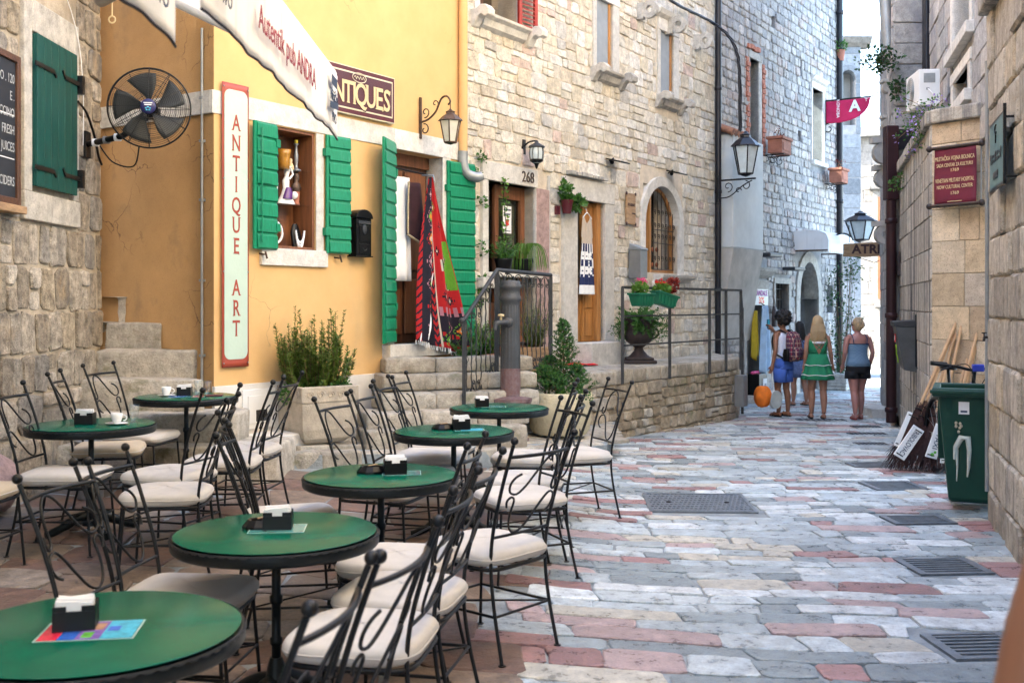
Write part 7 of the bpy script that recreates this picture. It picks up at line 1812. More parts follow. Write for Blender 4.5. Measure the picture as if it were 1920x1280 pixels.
sp = thing('small_wall_sign', 'small dark square sign on the streaked wall by the brown pipe', 'sign', MG2 @ Vector((L2*.17, 0, 0)), lb.rotation_euler.z); MB().box(-.35, .35, -.06, -.02, 2.1, 2.45).build('plate', m_urn, sp, .01)
ac = thing('air_conditioner', 'white air conditioner unit on the wall behind the garden wall', 'air conditioner', at(1750, 205, 13.6), R(-70))
MB().box(-.30, .30, -.26, .0, 0, .45).build('casing', m_white_paint, ac, .012); MB().lathe([(0, 0), (.2, 0), (.2, .004)], n=24).v
for k in range(9): MB().tube([(-.08+.18*math.cos(a)*k/8, -.265, .23+.18*math.sin(a)*k/8) for a in [2*math.pi*i/24 for i in range(24)]], .003, 4, closed=True).build('fan_guard_ring', m_zinc, ac) if k else None
ac.rotation_euler.z = R(-96); MB().box(.30, .304, -.2, -.06, .28, .40).build('side_panel', m_zinc, ac, .003); MB().box(.30, .306, -.17, -.13, .19, .22).build('valve_cover', m_zinc, ac, .003)
for s in (-.24, .24): MB().rod((s, -.28, -.02), (s, .15, -.02), .03, .03).rod((s, .12, -.02), (s, .12, -.3), .03, .03).build('bracket', m_zinc, ac)
MB().tube(spline([(.31, -.15, .2), (.36, -.12, .14), (.33, -.08, .05), (.31, -.02, -.2)], 4), .008, 5).build('hose', m_paper, ac)
# creepers on the coping and the house corner
rg = random.Random(77)
for (x, y, d, lab, m1, m2, n) in ((1745, 222, 12.2, 'lavender flowered creeper hanging over the garden wall coping', m_leaf_m, m_lavender, 30), (1665, 120, 15.9, 'dark leafy branch growing from the house corner against the sky', m_leaf_d, None, 26), (1690, 160, 15.8, 'small dark fern growing from the house corner joint', m_leaf_d, None, 8), (1688, 330, 15.2, 'little green creeper at the low end of the garden wall coping', m_leaf_m, None, 6)):
    c = at(x, y, d); t = thing('wall_creeper', lab, 'plant', c, group='plants growing from the right-hand walls'); lf, stt, pe = MB(), MB(), MB()
    for k in range(n):
        e_ = Vector((rg.uniform(-.35, .12), rg.uniform(-.25, .25), rg.uniform(-.45, .25))) if m2 else (Vector((rg.uniform(-.40, .12), rg.uniform(-.2, .2), rg.uniform(-.08, .24))) if n > 10 else Vector((rg.uniform(-.12, .1), rg.uniform(-.1, .1), rg.uniform(-.2, .05))))
        stt.tube([(0, .05, 0), e_*.5+Vector((0, 0, .05)), e_], .004, 3, cap=False); leaves(lf, e_*.6, 9, (.14, .12, .12), .06 if not m2 else .04, rg, 0, .6); leaves(lf, e_, 5, (.07, .07, .07), .07 if not m2 else .04, rg, 0, .6)
        if m2: leaves(pe, e_, 6, (.05, .05, .05), .03, rg, 0, .8)
    stt.build('stems', m_twig_br, t); lf.build('foliage', m1, t, fix=False)
    if m2: pe.build('petals', m2, t, fix=False)
fd = thing('wall_floodlight', 'tiny pale floodlight on the house corner above the corbels', 'lamp', at(1680, 246, 15.9)); MB().ball((-.05, -.05, 0), .06, 10, 6, (1, 1, .8)).tube([(0, 0, 0), (.15, .1, -.02)], .015, 6).build('lamp_head', m_lampglass_b, fd)

# ---------------------------------------------------------------- things on the shop house
for (x, y, wd, lab, gl) in ((1433, 292, .56, 'terracotta flower trough on an iron bracket under the brick framed window', 'scrubby dry plant in the first terracotta trough'), (1547, 345, .50, 'terracotta flower trough on an iron bracket under the white framed window', 'withered trailing plant in the second terracotta trough')):
    t = fthing('terracotta_trough', lab, 'planter', x, y, .32, 'terracotta troughs on the shop house'); hh = .34
    MB().box(-wd/2, wd/2, -.15, .15, 0, hh-.06).build('trough', m_terracotta, t, .012); MB().box(-wd/2-.03, wd/2+.03, -.18, .18, hh-.06, hh).build('trough_rim', m_terracotta, t, .012); MB().box(-wd/2+.06, wd/2-.06, -.162, -.15, .06, hh-.12).build('relief_panel', m_terracotta, t, .01)
    b_ = MB()
    for s in (-wd*.3, wd*.3): b_.rod((s, -.16, -.02), (s, .32, -.02), .02, .02); b_.tube(spiral((s, .05, -.12), .10, .02, 80, -300, 14, (0,1,0), (0,0,1)), .009, 4); b_.tube(spiral((s, .22, -.1), .07, .02, 80, 420, 12, (0,1,0), (0,0,1)), .009, 4)
    b_.build('bracket', m_iron, t)
    q = thing('dry_plant', gl, 'plant', t.location+Vector((0, 0, hh)), FRZ, 'plants in the terracotta troughs'); s_, lf = MB(), MB()
    for k in range(10): e_ = Vector((rg.uniform(-.2, .3), rg.uniform(-.1, .05), rg.uniform(-.25, .22))); s_.tube([(rg.uniform(-.15, .15), 0, 0), e_*.5+Vector((0, 0, .1)), e_], .004, 3, cap=False); leaves(lf, e_, 5, (.05, .05, .05), .04, rg, 0, .6)
    s_.build('stems', m_twig_br, q); lf.build('foliage', m_leaf_red, q, fix=False)
fl = fthing('red_flag_sign', 'crimson half-round cloth sign with a white letter A on an iron rod', 'flag', 1546, 190, 0)
MB().tube([(0, 0, 0), (0, -1.15, .0)], .018, 6).tube(spiral((0, -1.2, .03), .06, .02, -90, 300, 12, (0,-1,0), (0,0,1)), .012, 5).build('rod', m_iron, fl); MB().tube(spiral((0, -.1, -.66), .13, .03, 90, 460, 14, (0,-1,0), (0,0,1)), .014, 5).tube([(0, -.02, 0), (0, -.02, -.95)], .016, 6).build('scroll', m_iron, fl)
m_crim = mat('crimson_cloth', (.50,.008,.075), .8, .15, 4)
MB().sheet(lambda i, j: (.03*math.sin(i*9)*j, -.02-1.05*i, -.02-j*.52*math.sqrt(max(.0, 1-max(0, (i-.35)/.65)**2))), 24, 10).build('cloth', m_crim, fl, solid=.006, fix=False)
text('A', .36, m_paper, fl, (-.04, -.72, -.20), (R(90), 0, R(-90)), .002, .012); text('KONOBA', .10, m_paper, fl, (-.045, -.33, -.22), (R(90), R(90), R(-90)), .002); text('T', .1, m_paper, fl, (-.04, -.98, -.08), (R(90), 0, R(-90)), .002)
sa = fthing('shop_awning', 'small white canvas awning with scalloped edge over the arched shop door', 'awning', 1487, 433, 0); Lw = 2.0; pw = .78
MB().prism([(0, 0), (-pw*.7, 0), (-pw*.93, -.08), (-pw, -.22), (-pw, -.42), (-pw+.01, -.42), (-pw+.02, -.22), (-pw*.9, -.10), (-pw*.68, -.03), (0, -.03)], lambda p, q, t: (t, p, q), 0, Lw).build('canopy', m_canvas, sa)
MB().prism([(0, -.031), (-pw*.68, -.031), (-pw*.9, -.11), (-pw+.021, -.23), (-pw+.021, -.42), (0, -.42)], lambda p, q, t: (t, p, q), 0, .012).build('end_panel', m_canvas, sa)
sc_ = MB()
for k in range(14): u = Lw*(k+.5)/14; sc_.prism([(u-.07, -.42), (u+.07, -.42), (u+.04, -.49), (u-.04, -.49)], lambda a, b, t: (a, -pw+t, b), .0, .01)
sc_.build('scalloped_edge', m_canvas, sa); MB().rod((.05, -.02, -.44), (.05, -pw+.03, -.44), .03, .03).rod((Lw-.05, -.02, -.44), (Lw-.05, -pw+.03, -.44), .03, .03).build('frame', m_wood_dk, sa)
ps = fthing('sandale_sign', 'white sign reading SANDALE 30% over the first shop door', 'sign', 1417, 557, .10); MB().box(-.38, .38, -.02, 0, -.16, .16).build('board', m_white_paint, ps); text('SANDALE', .155, mat('purple_print', (.30,.03,.30), .6), ps, (0, -.023, .075), off=.004); text('30%', .19, pr['red'], ps, (0, -.023, -.07), off=.004)
for (dx, m, lab, w_, z0, z1) in ((-.28, mat('mustard_cloth', (.45,.33,.02), .9), 'mustard yellow cloth hanging in the sandal shop doorway', .13, .55, 1.55), (.02, mat('pale_blue_cloth', (.42,.60,.78), .9), 'pale blue beach towel hanging at the sandal shop door', .34, .25, 1.65)):
    t = thing('hanging_towel', lab, 'towel', MF @ Vector(((S1[0]+S1[1])/2+dx, -.12-.1*(dx > 0), 0)), FRZ, 'towels at the sandal shop')
    MB().sheet(lambda i, j: ((i-.5)*w_*(.25+1.5*j*(1-.35*max(0, j-.6)/.4)), .05*math.sin(i*11+j), lerp(z1, z0+.22*abs(i-.4), j)), 16, 16).build('cloth', m, t, solid=.01)
    MB().tube([(0, 0, z1), (0, .1, z1+.06)], .01, 5).build('hook', m_iron, t)
bx = thing('black_goods_box', 'black box with a white price card at the sandal shop door', 'box', MF @ Vector((S1[0]+.25, -.15, -.12)), FRZ); MB().box(-.2, .25, -.12, .2, 0, .42).build('box', m_black, bx, .01); MB().box(.0, .22, -.13, -.12, .05, .32).build('price_card', m_paper, bx); text('10', .12, m_navy, bx, (.11, -.133, .18))
for k in range(4): MB().ball((-.15+.1*k, .02, .44), .07, 8, 5, (1.2, .8, .5)).build('pink_goods', m_flower, bx)
lm_ = fthing('shop_door_lamp', 'flat dark lamp on the sandal shop cornice', 'lamp', 1420, 480, .1, 'dark door lamps'); MB().box(-.35, .35, -.3, .0, -.03, .05).build('lamp_body', m_iron_grey, lm_, .02)
lm_ = fthing('shop_door_lamp', 'flat dark lamp beside the arched shop door', 'lamp', 1468, 505, .1, 'dark door lamps'); MB().box(-.35, .35, -.28, .0, -.03, .04).build('lamp_body', m_iron_grey, lm_, .02)
hb_ = fthing('hanging_bag', 'brown leather bag hanging beside the barred shop window', 'bag', 1443, 590, .05); MB().loft([(0, -.06, -.25, .10, .05), (0, -.06, -.1, .13, .06), (0, -.06, .1, .10, .05), (0, -.05, .18, .04, .03)], 10).tube([(-.08, -.05, .15), (0, -.04, .38), (.08, -.05, .15)], .008, 5).build('bag_body', m_urn, hb_)
p5 = fthing('tall_black_drainpipe', 'thin black drainpipe at the far end of the shop house', 'drainpipe', 1567, 735, .0); MB().tube([(0, -.1, 0), (0, -.1, 10.5)], .075, 10).build('pipe', m_black_pipe, p5)
for z in (2.2, 4.6, 7, 9.2): MB().lathe([(.078, z), (.09, z+.01), (.09, z+.1), (.078, z+.11)], (0, -.1, 0), 10).build('pipe_joint', m_black_pipe, p5)
pot = fthing('pipe_pot', 'small orange pot with grasses tied to the far drainpipe', 'plant', 1567, 105, .12); MB().lathe([(.07, -.14), (.11, .12), (.09, .12), (0, .1)], n=12).build('pot', m_terracotta, pot); lf = MB(); leaves(lf, (0, 0, .2), 120, (.14, .12, .16), .12, rg, .4, .25); lf.build('foliage', m_leaf_m, pot, fix=False)
pj = fthing('stone_trough', 'ribbed pale planter box at the far corner', 'planter', 1548, 752, .35); pj.location.z = G(pj.location.x, pj.location.y)
MB().box(-.30, .30, -.22, .22, 0, .38).build('trough', m_grey_dressed, pj, .015)
for k in range(5): MB().box(-.315, .315, -.235, .235, .03+.07*k, .06+.07*k).build('rib', m_grey_dressed, pj, .008)
cl = thing('climbing_shrub', 'tall wispy climbing shrub rising from the ribbed planter box', 'shrub', pj.location+Vector((0, 0, .36))); lf, s_ = MB(), MB()
for k in range(26): a = rg.uniform(0, 6.28); h_ = rg.uniform(.5, 3.1); e_ = Vector((math.cos(a)*.22+.1*rg.random(), math.sin(a)*.22, h_)); s_.tube([(0, 0, 0), e_*.5+Vector((.05, 0, 0)), e_], .006, 4, cap=False); leaves(lf, e_, 24, (.24, .2, .25), .08, rg, 0, .5)
leaves(lf, (0, 0, .12), 160, (.28, .2, .14), .06, rg, .2, .5); s_.build('stems', m_twig_br, cl); lf.build('foliage', m_leaf_d, cl, fix=False)
# far lantern and the ATRIUM board
c = at(1614, 452, 23.5); fl2 = thing('far_lantern', 'dark glazed lantern hanging in the middle distance over the wooden board', 'lantern', c); lantern(fl2, (0, 0, 0), .33, .66, m_black_pipe, m_lampglass_b, 6, 1.9)
MB().tube(spline([(-.62, .35, .10), (-.3, .2, .18), (-.1, .05, .02), (0, 0, -.03)], 5), .018, 6).build('bracket', m_iron, fl2)
c = at(1640, 468, 21.5); ab = thing('wooden_board_sign', 'weathered wooden board lettered ATRIUM hung across the street', 'sign', c, R(-4))
w = .62; MB().prism([(-w, -.14), (-w*.3, -.15), (w*.2, -.13), (w, -.16), (w*1.01, .10), (w*.4, .16), (-w*.2, .14), (-w, .12)], lambda a, b, t: (a, -t, b), -.03, .03).build('board', m_wood_old, ab, .01); text('ATRIUM', .25, m_dkbrown, ab, (.02, -.034, -.0), ext=.004, off=.008, sx=1.05)
MB().tube([(-w*.8, 0, .14), (-w*.8, .05, .5)], .008, 5).tube([(w*.7, 0, .14), (w*.7, .05, 1.2)], .012, 5).tube([(-w*.6, 0, -.14), (0, .02, -.26), (w*.4, 0, -.15)], .007, 5).build('hanging_wires', m_iron, ab)
# ---------------------------------------------------------------- people
def skin(name, c): return mat(name, c, .5, .08, 14, .05, 120)
sk_tan = skin('tan_skin', (.26,.115,.062)); sk_fair = skin('fair_skin', (.36,.175,.11)); sk_pink = skin('sunburnt_skin', (.42,.19,.15)); sk_mid = skin('olive_skin', (.40,.21,.14))
def hand(mb, w, d, side, s):
    """palm and five fingers hanging from the wrist w along d"""
    w, d = Vector(w), Vector(d).normalized(); f = Vector((0, 1, 0)); f = (f-d*f.dot(d)).normalized(); n = d.cross(f)*side
    mb.tube([w-d*.02*s, w+d*.04*s, w+d*.085*s], [.026*s, .036*s, .033*s], 8)
    for k, (o, L) in enumerate(((.026, .068), (.009, .078), (-.009, .073), (-.026, .056))):
        b = w+d*.075*s+f*o*s; mb.tube([b, b+d*L*.45*s+n*.006*s, b+d*L*.8*s+n*.02*s, b+d*L*s+n*.034*s], [.0105*s, .0095*s, .009*s, .007*s], 6)
    b = w+d*.025*s+f*.026*s; mb.tube([b, b+d*.03*s+f*.026*s+n*.01*s, b+d*.06*s+f*.028*s+n*.02*s], [.014*s, .011*s, .009*s], 6)
def body(root, m, h, stride=(.0, .0), arms=None, wide=1., head_turn=0, fem=True):
    s = h/1.72; mb = MB(); T = lambda L: [(x*s, y*s, z*s, a*s*wide, b*s*wide) for x, y, z, a, b in L]
    hip = .175 if fem else .16; wa = .125 if fem else .14; ch = .155 if fem else .175; shd = .165 if fem else .185
    mb.loft(T([(0,0,.79,.07,.07), (0,-.01,.84,hip*.92,.115), (0,-.012,.90,hip,.125), (0,-.005,.98,hip*.9,.11), (0,0,1.08,wa,.095), (0,.0,1.18,wa*1.05,.098), (0,.0,1.27,ch,.108), (0,-.005,1.35,ch*.98,.10), (0,-.01,1.40,ch*.78,.08), (0,-.01,1.435,.085,.06), (0,-.005,1.46,.055,.052)]), 18)
    sh_z = 1.385
    mb.tube([Vector((-shd*s*wide, -.005*s, sh_z*s)), Vector((shd*s*wide, -.005*s, sh_z*s))], .052*s*wide, 10)
    mb.tube([Vector((0, -.005, 1.40))*s, Vector((0, .01, 1.53))*s], .05*s, 12)
    HM = Matrix.Translation(Vector((0, 0, 0))) @ Matrix.Rotation(head_turn, 4, 'Z')
    hd = MB().loft(T([(0,.03,1.485,.03,.035), (0,.02,1.505,.055,.07), (0,.015,1.55,.068,.088), (0,.005,1.60,.075,.096), (0,0,1.65,.074,.094), (0,-.005,1.69,.058,.075), (0,-.005,1.715,.025,.035)]), 16)
    hd.ball(Vector((0, .108, 1.58))*s, .016*s, 8, 6, (.8, 1, 1.3)); hd.ball(Vector((0, .09, 1.535))*s, .024*s, 8, 6, (1.2, .6, .6))
    for q in (-1, 1): hd.ball(Vector((.075*q, -.005, 1.59))*s, .026*s, 8, 6, (.4, .8, 1.2))
    hd.v = [tuple(HM @ Vector(p)) for p in hd.v]; mb.add(hd.v, hd.f, True)
    for q, st in zip((-1, 1), stride):
        x = .088*q; k = 1.06 if fem else .98
        mb.tube([Vector((x*.9, 0, .90))*s, Vector((x, .02*st, .80))*s, Vector((x, st*.35+.005, .66))*s, Vector((x, st*.62+.025*(1 if st > 0 else .6), .47))*s, Vector((x*1.02, st*.82-.012, .34))*s, Vector((x*1.03, st*.95-.015, .20))*s, Vector((x*1.03, st-.01, .085+max(0, -st)*.15))*s], [.092*s*k*wide, .092*s*k*wide, .078*s*k*wide, .055*s*k, .057*s*k, .044*s*k, .034*s], 12)
        z = max(0, -st)*.15
        mb.tube([Vector((x*1.03, st-.05, .038+z*1.3))*s, Vector((x*1.06, st+.03, .040+z*.6))*s, Vector((x*1.12, st+.10, .030))*s, Vector((x*1.15, st+.165, .020))*s], [.034*s, .038*s, .036*s, .018*s], 10)
    arms = arms or [((-.225, -.02, 1.12), (-.25, .03, .88)), ((.225, -.02, 1.12), (.25, .03, .88))]
    for q, (e, w) in zip((-1, 1), arms):
        sh0 = Vector((shd*q*wide, -.005, sh_z))*s; e = Vector(e)*s; w = Vector(w)*s
        mb.tube([sh0, sh0.lerp(e, .5)+Vector((.008*q, 0, 0)), e, e.lerp(w, .35), w], [.050*s*wide, .043*s*wide, .036*s, .037*s, .024*s], 10); hand(mb, w, w-e, q, s)
    o = mb.build('body', m, root)
    r = o.modifiers.new('r', 'REMESH'); r.mode = 'VOXEL'; r.voxel_size = .0085; r.use_smooth_shade = True
    sm = o.modifiers.new('s', 'SMOOTH'); sm.iterations = 3; sm.factor = .5
    for q in (-1, 1):
        ey = MB().ball(HM @ (Vector((.03*q, .079, 1.605))*s), .011*s, 8, 6).build('eye', m_china, root); MB().ball(HM @ (Vector((.03*q, .0865, 1.605))*s), .005*s, 8, 6).build('iris', m_black, ey)
    return s
def shell(root, name, m, rings, s, n=28, ruffle=None, solid=.006):
    v = MB(); 
    for (x, y, z, a, b) in rings:
        for k in range(n*2):
            t = 2*math.pi*k/(n*2); q = 1+(ruffle(z, t) if ruffle else 0); v.v.append(((x+a*math.cos(t)*q)*s, (y+b*math.sin(t)*q)*s, z*s))
    n2 = n*2
    for j in range(len(rings)-1):
        for k in range(n2): v.f.append((j*n2+k, j*n2+(k+1) % n2, (j+1)*n2+(k+1) % n2, (j+1)*n2+k)); v.sm.append(True)
    return v.build(name, m, root, solid=solid)
def place(px, d, dz=0): X = (px-960)/FPX*d; return Vector((X, d, G(X, d)+dz))
def shoes(root, m, s, stride, kind='sandal'):
    for q, st in zip((-1, 1), stride):
        x = .088*q; z = max(0, -st)*.15
        sh_ = MB().loft([(x*1.08*s, (st+.05)*s, (.0+z*.4)*s, .042*s, .125*s), (x*1.08*s, (st+.05)*s, (.018+z*.4)*s, .044*s, .128*s)], 18).build('sandal', m, root)
        MB().tube([Vector((x*1.1-.045, st+.07, .02))*s, Vector((x*1.1, st+.08, .08+z*.3))*s, Vector((x*1.1+.045, st+.07, .02))*s], .008*s, 5).build('strap', m, sh_)
        if kind == 'sandal': MB().tube([Vector((x*1.03-.035, st-.01, .09+z))*s, Vector((x*1.03, st-.05, .10+z))*s, Vector((x*1.03+.035, st-.01, .09+z))*s, Vector((x*1.03, st+.03, .10+z))*s], .008*s, 5, closed=True).build('ankle_strap', m, sh_)
m_hair_bk = mat('black_hair', (.008,.006,.006), .6, .3, 40, .6, 90); m_hair_bl = mat('blonde_hair', (.42,.29,.15), .55, .3, 20, .3, 60, stretch=(40,40,2)); m_hair_db = mat('short_blonde_hair', (.38,.27,.15), .55, .35, 20, .3, 60)
# man with plaid backpack
sd_ = (.03, -.02)
p = thing('person', 'man in white vest and blue shorts with a plaid backpack, raising a phone', 'person', place(1468, 17.7), R(38))
s = body(p, sk_tan, 1.70, sd_, [((-.27, -.06, 1.12), (-.30, -.02, .87)), ((.20, .10, 1.20), (.07, .26, 1.44))], 1., 0, False)
shell(p, 'vest', mat('white_vest', (.62,.66,.78), .9, .08, 20, .2, 60), [(0,0,.86,.178,.14), (0,0,.98,.17,.128), (0,0,1.10,.158,.118), (0,0,1.25,.18,.124), (0,-.005,1.34,.172,.116), (0,-.01,1.405,.135,.094)], s)
m_short = mat('blue_shorts', (.06,.14,.50), .85, .12, 12, .2, 60)
shell(p, 'shorts_seat', m_short, [(0,-.01,.80,.185,.15), (0,-.01,.88,.185,.145), (0,-.005,.98,.172,.13)], s)
for q in (-1, 1): shell(p, 'shorts_leg', m_short, [(.09*q,0,.58,.105,.115), (.088*q,0,.70,.105,.118), (.08*q,-.005,.84,.104,.125)], s, 14)
mb = MB(); mb.ball(Vector((0, -.01, 1.66))*s, .130*s, 40, 26, (1.0, 1.02, 1.05)); mb.v = [tuple(Vector(q)*1.0+(Vector(q)-Vector((0, -.01, 1.66))*s).normalized()*.05*noise.noise(Vector(q)*34)) for q in mb.v if True]; mb.v = [(x, y if not (z < 1.62*s and y > .03) else .02, z) for x, y, z in mb.v]; mb.build('hair', m_hair_bk, p)
m_plaid, t_, b_n = newmat('plaid_cloth')
tc = N(t_, 'ShaderNodeTexCoord').outputs['Object']; base = None; out = (.33, .03, .04)
prev = None
for ax_, sc_, c_, th in (('X', 9, (.02,.02,.05), .55), ('Z', 9, (.02,.02,.06), .55), ('X', 4.5, (.62,.42,.30), .93), ('Z', 4.5, (.62,.42,.30), .93), ('Y', 9, (.03,.02,.05), .6)):
    w_ = N(t_, 'ShaderNodeTexWave', Scale=sc_, bands_direction=ax_, Distortion=0); t_.links.new(tc, w_.inputs['Vector']); r_ = ramp(t_, [(th-.02, (0,0,0)), (th+.02, (1,1,1))]); t_.links.new(w_.outputs['Fac'], r_.inputs[0]); ml = N(t_, 'ShaderNodeMath', operation='MULTIPLY'); t_.links.new(r_.outputs[0], ml.inputs[0]); ml.inputs[1].default_value = .72
    prev = mix(t_, prev if prev is not None else out, c_, ml.outputs[0])
t_.links.new(prev, b_n.inputs['Base Color']); b_n.inputs['Roughness'].default_value = .85
bp_ = thing('backpack', 'red and navy plaid backpack worn by the man', 'backpack', p.location, p.rotation_euler.z)
MB().loft([(0,-.20*s,.93*s,.12,.05), (0,-.22*s,.96*s,.155,.09), (0,-.23*s,1.10*s,.165,.105), (0,-.22*s,1.28*s,.16,.095), (0,-.20*s,1.39*s,.135,.075), (0,-.18*s,1.43*s,.08,.04)], 20).build('pack_body', m_plaid, bp_)
MB().loft([(0,-.315*s,.97*s,.11,.035), (0,-.325*s,1.02*s,.125,.05), (0,-.325*s,1.13*s,.12,.045), (0,-.31*s,1.17*s,.10,.03)], 16).build('front_pocket', m_plaid, bp_)
for q in (-1, 1): MB().loft([(.165*q,-.2*s,.94*s,.03,.06), (.175*q,-.2*s,1.05*s,.035,.065), (.165*q,-.2*s,1.14*s,.02,.05)], 10).build('side_pocket', m_black, bp_)
for q in (-1, 1): MB().tube(spline([Vector((.08*q, -.13, 1.40))*s, Vector((.115*q, -.02, 1.445))*s, Vector((.12*q, .10, 1.36))*s, Vector((.14*q, .11, 1.20))*s, Vector((.165*q, .02, 1.06))*s, Vector((.15*q, -.14, .98))*s], 5), .016, 6).build('shoulder_strap', m_black, bp_)
MB().tube(arc(Vector((0, -.17, 1.42))*s, .035, 0, 180, 8), .008, 5).build('top_loop', m_black, bp_)
shoes(p, m_black, s, sd_, 'flip')
ph = thing('smartphone', 'smartphone with lit screen held up before the man’s face', 'phone', p.location+Matrix.Rotation(R(38), 3, 'Z') @ Vector((.04, .33, 1.53)), R(38)); MB().box(-.037, .037, -.005, .005, -.075, .075).build('case', m_black, ph, .004); MB().box(-.033, .033, -.0065, -.005, -.065, .068).build('screen', pr['cyan'], ph)
sn = thing('snorkel_bag', 'orange net bag and pale grey paddle hanging from the man’s left hand', 'bag', p.location+Matrix.Rotation(R(38), 3, 'Z') @ Vector((-.30, .02, .28)), R(38))
m_or = mat('orange_cloth', (.75,.17,.01), .8, .15, 14, .3, 40)
mb = MB().ball((-.16, .02, .07), .17, 18, 12, (.9, .8, 1.05)); mb.v = [tuple(Vector(q)*(1+.07*math.sin(q[0]*50))) for q in mb.v]; mb.build('orange_bag', m_or, sn); MB().tube([(.02, -.11, .02), (.02, -.06, .02)], .15, 24).build('grey_disc', mat('pale_grey_plastic', (.50,.55,.54), .5), sn); MB().tube([(.02, -.05, .14), (0, -.02, .56)], .02, 8).build('handle', m_lampglass_b, sn)
# woman in the green dress
sd_ = (.06, -.05)
p = thing('person', 'woman with long blonde hair in a short green sundress, walking away', 'person', place(1533, 17.3), R(-4)); s = body(p, sk_fair, 1.66, sd_, [((-.20, -.04, 1.13), (-.21, .03, .90)), ((.205, -.02, 1.13), (.255, .06, .90))], .93, .1)
m_gd = mat('green_dress', (.015,.21,.095), .85, .12, 10, .25, 70)
rf = lambda z, t: .05*math.sin(t*11+z*3)*max(0, (1.08-z)/.4)
shell(p, 'dress_skirt', m_gd, [(0,-.01,.66,.27,.225), (0,-.01,.74,.245,.20), (0,-.005,.86,.215,.172), (0,-.005,.90,.21,.165), (0,0,1.0,.175,.138), (0,0,1.09,.145,.115)], s, 40, rf)
bod = MB()
for j, (z, a, b) in enumerate(((1.09, .146, .116), (1.18, .148, .117), (1.27, .165, .123), (1.33, .160, .118))):
    lo_, hi_ = R(-90+(4 + j*17)), R(270-(4 + j*17))
    for k in range(33): t = lerp(lo_, hi_, k/32); bod.v.append((a*math.cos(t)*s, b*math.sin(t)*s, z*s))
for j in range(3):
    for k in range(32): bod.f.append((j*33+k, j*33+k+1, (j+1)*33+k+1, (j+1)*33+k)); bod.sm.append(True)
bod.build('dress_bodice', m_gd, p, solid=.008)
st4 = MB(); yb = lambda z: -(.115+.01*(z-1.1))*s
for q in (-1, 1): st4.tube([Vector((-.10*q*s, yb(1.3)+.03, 1.30*s)), Vector((0, yb(1.2)-.008, 1.20*s)), Vector((.08*q*s, yb(1.1)-.002, 1.11*s))], .006, 5); st4.tube([Vector((.13*q*s, -.07*s, 1.33*s)), Vector((.125*q*s, -.02*s, 1.43*s)), Vector((.11*q*s, .1*s, 1.33*s))], .006, 5)
st4.build('crossed_straps', m_gd, p); shell(p, 'bikini_band', m_paper, [(0,-.002,1.26,.158,.114), (0,-.002,1.295,.160,.114)], s)
m_tr = mat('white_lace_trim', (.66,.68,.62), .9)
for z, a, b in ((.735, .252, .207), (.90, .216, .171)):
    MB().tube([((a+.004)*(1+rf(z, t))*math.cos(t)*s, (-.01+(b+.004)*(1+rf(z, t))*math.sin(t))*s, (z+.006*math.sin(t*6))*s) for t in [2*math.pi*k/80 for k in range(80)]], .008, 5, closed=True).build('lace_trim', m_tr, p)
mb = MB().loft([(0,-.03*s,1.26*s,.085*s,.02*s), (0,-.085*s,1.34*s,.125*s,.035*s), (0,-.075*s,1.44*s,.125*s,.05*s), (0,-.045*s,1.54*s,.105*s,.075*s), (0,-.03*s,1.62*s,.095*s,.09*s), (0,-.012*s,1.69*s,.08*s,.09*s), (0,-.005*s,1.735*s,.03*s,.04*s)], 20)
for k in range(150):
    t = rnd.uniform(-.5, math.pi+.5); a = -t; x, y = .1*math.cos(a), -.02+.085*math.sin(a) if math.sin(a) < 0 else -.02; L = rnd.uniform(.16, .30); mb.tube([Vector((x*.9, y, 1.62))*s, Vector((x*1.22, y-.025, 1.46))*s, Vector((x*1.25+rnd.uniform(-.02, .02), y*.8-.03, 1.46-L*.75))*s], [.007, .009, .003], 4, cap=False)
mb.build('hair', m_hair_bl, p); shoes(p, m_black, s, sd_)
# woman in camisole
sd_ = (-.10, .09)
p = thing('person', 'woman in grey blue camisole and black shorts, walking away on the right', 'person', place(1608, 17.2), R(6)); s = body(p, sk_pink, 1.63, sd_, [((-.242, -.05, 1.13), (-.225, .07, .92)), ((.245, -.05, 1.13), (.238, .05, .90))], 1.08, .35)
m_cam, t_, b_n = newmat('checked_camisole'); tc = N(t_, 'ShaderNodeTexCoord').outputs['Object']; ck = N(t_, 'ShaderNodeTexChecker', Scale=42); ck.inputs[1].default_value = (.09,.17,.27,1); ck.inputs[2].default_value = (.19,.30,.40,1); t_.links.new(tc, ck.inputs[0]); t_.links.new(ck.outputs[0], b_n.inputs['Base Color']); b_n.inputs['Roughness'].default_value = .85
shell(p, 'camisole', m_cam, [(0,-.01,.90,.212,.158), (0,-.01,.98,.198,.142), (0,0,1.08,.166,.125), (0,0,1.2,.168,.124), (0,0,1.28,.184,.132)], s, 28, lambda z, t: .012*math.sin(t*9+z*8))
st4 = MB()
for q in (-1, 1): st4.tube([Vector((.115*q, -.115, 1.28))*s, Vector((.125*q, -.10, 1.38))*s, Vector((.12*q, -.02, 1.445))*s, Vector((.11*q, .1, 1.32))*s], .007, 5)
st4.tube([(.188*math.cos(t)*s, .137*math.sin(t)*s, 1.28*s) for t in [2*math.pi*k/40 for k in range(40)]], .008, 5, closed=True); st4.build('camisole_straps', m_navy, p)
m_bs = mat('black_shorts', (.008,.008,.009), .85)
shell(p, 'shorts_seat', m_bs, [(0,-.012,.79,.205,.158), (0,-.012,.88,.205,.155), (0,-.01,.93,.2,.15)], s)
for q in (-1, 1): shell(p, 'shorts_leg', m_bs, [(.1*q,.0,.69,.118,.13), (.095*q,-.005,.82,.115,.14)], s, 14)
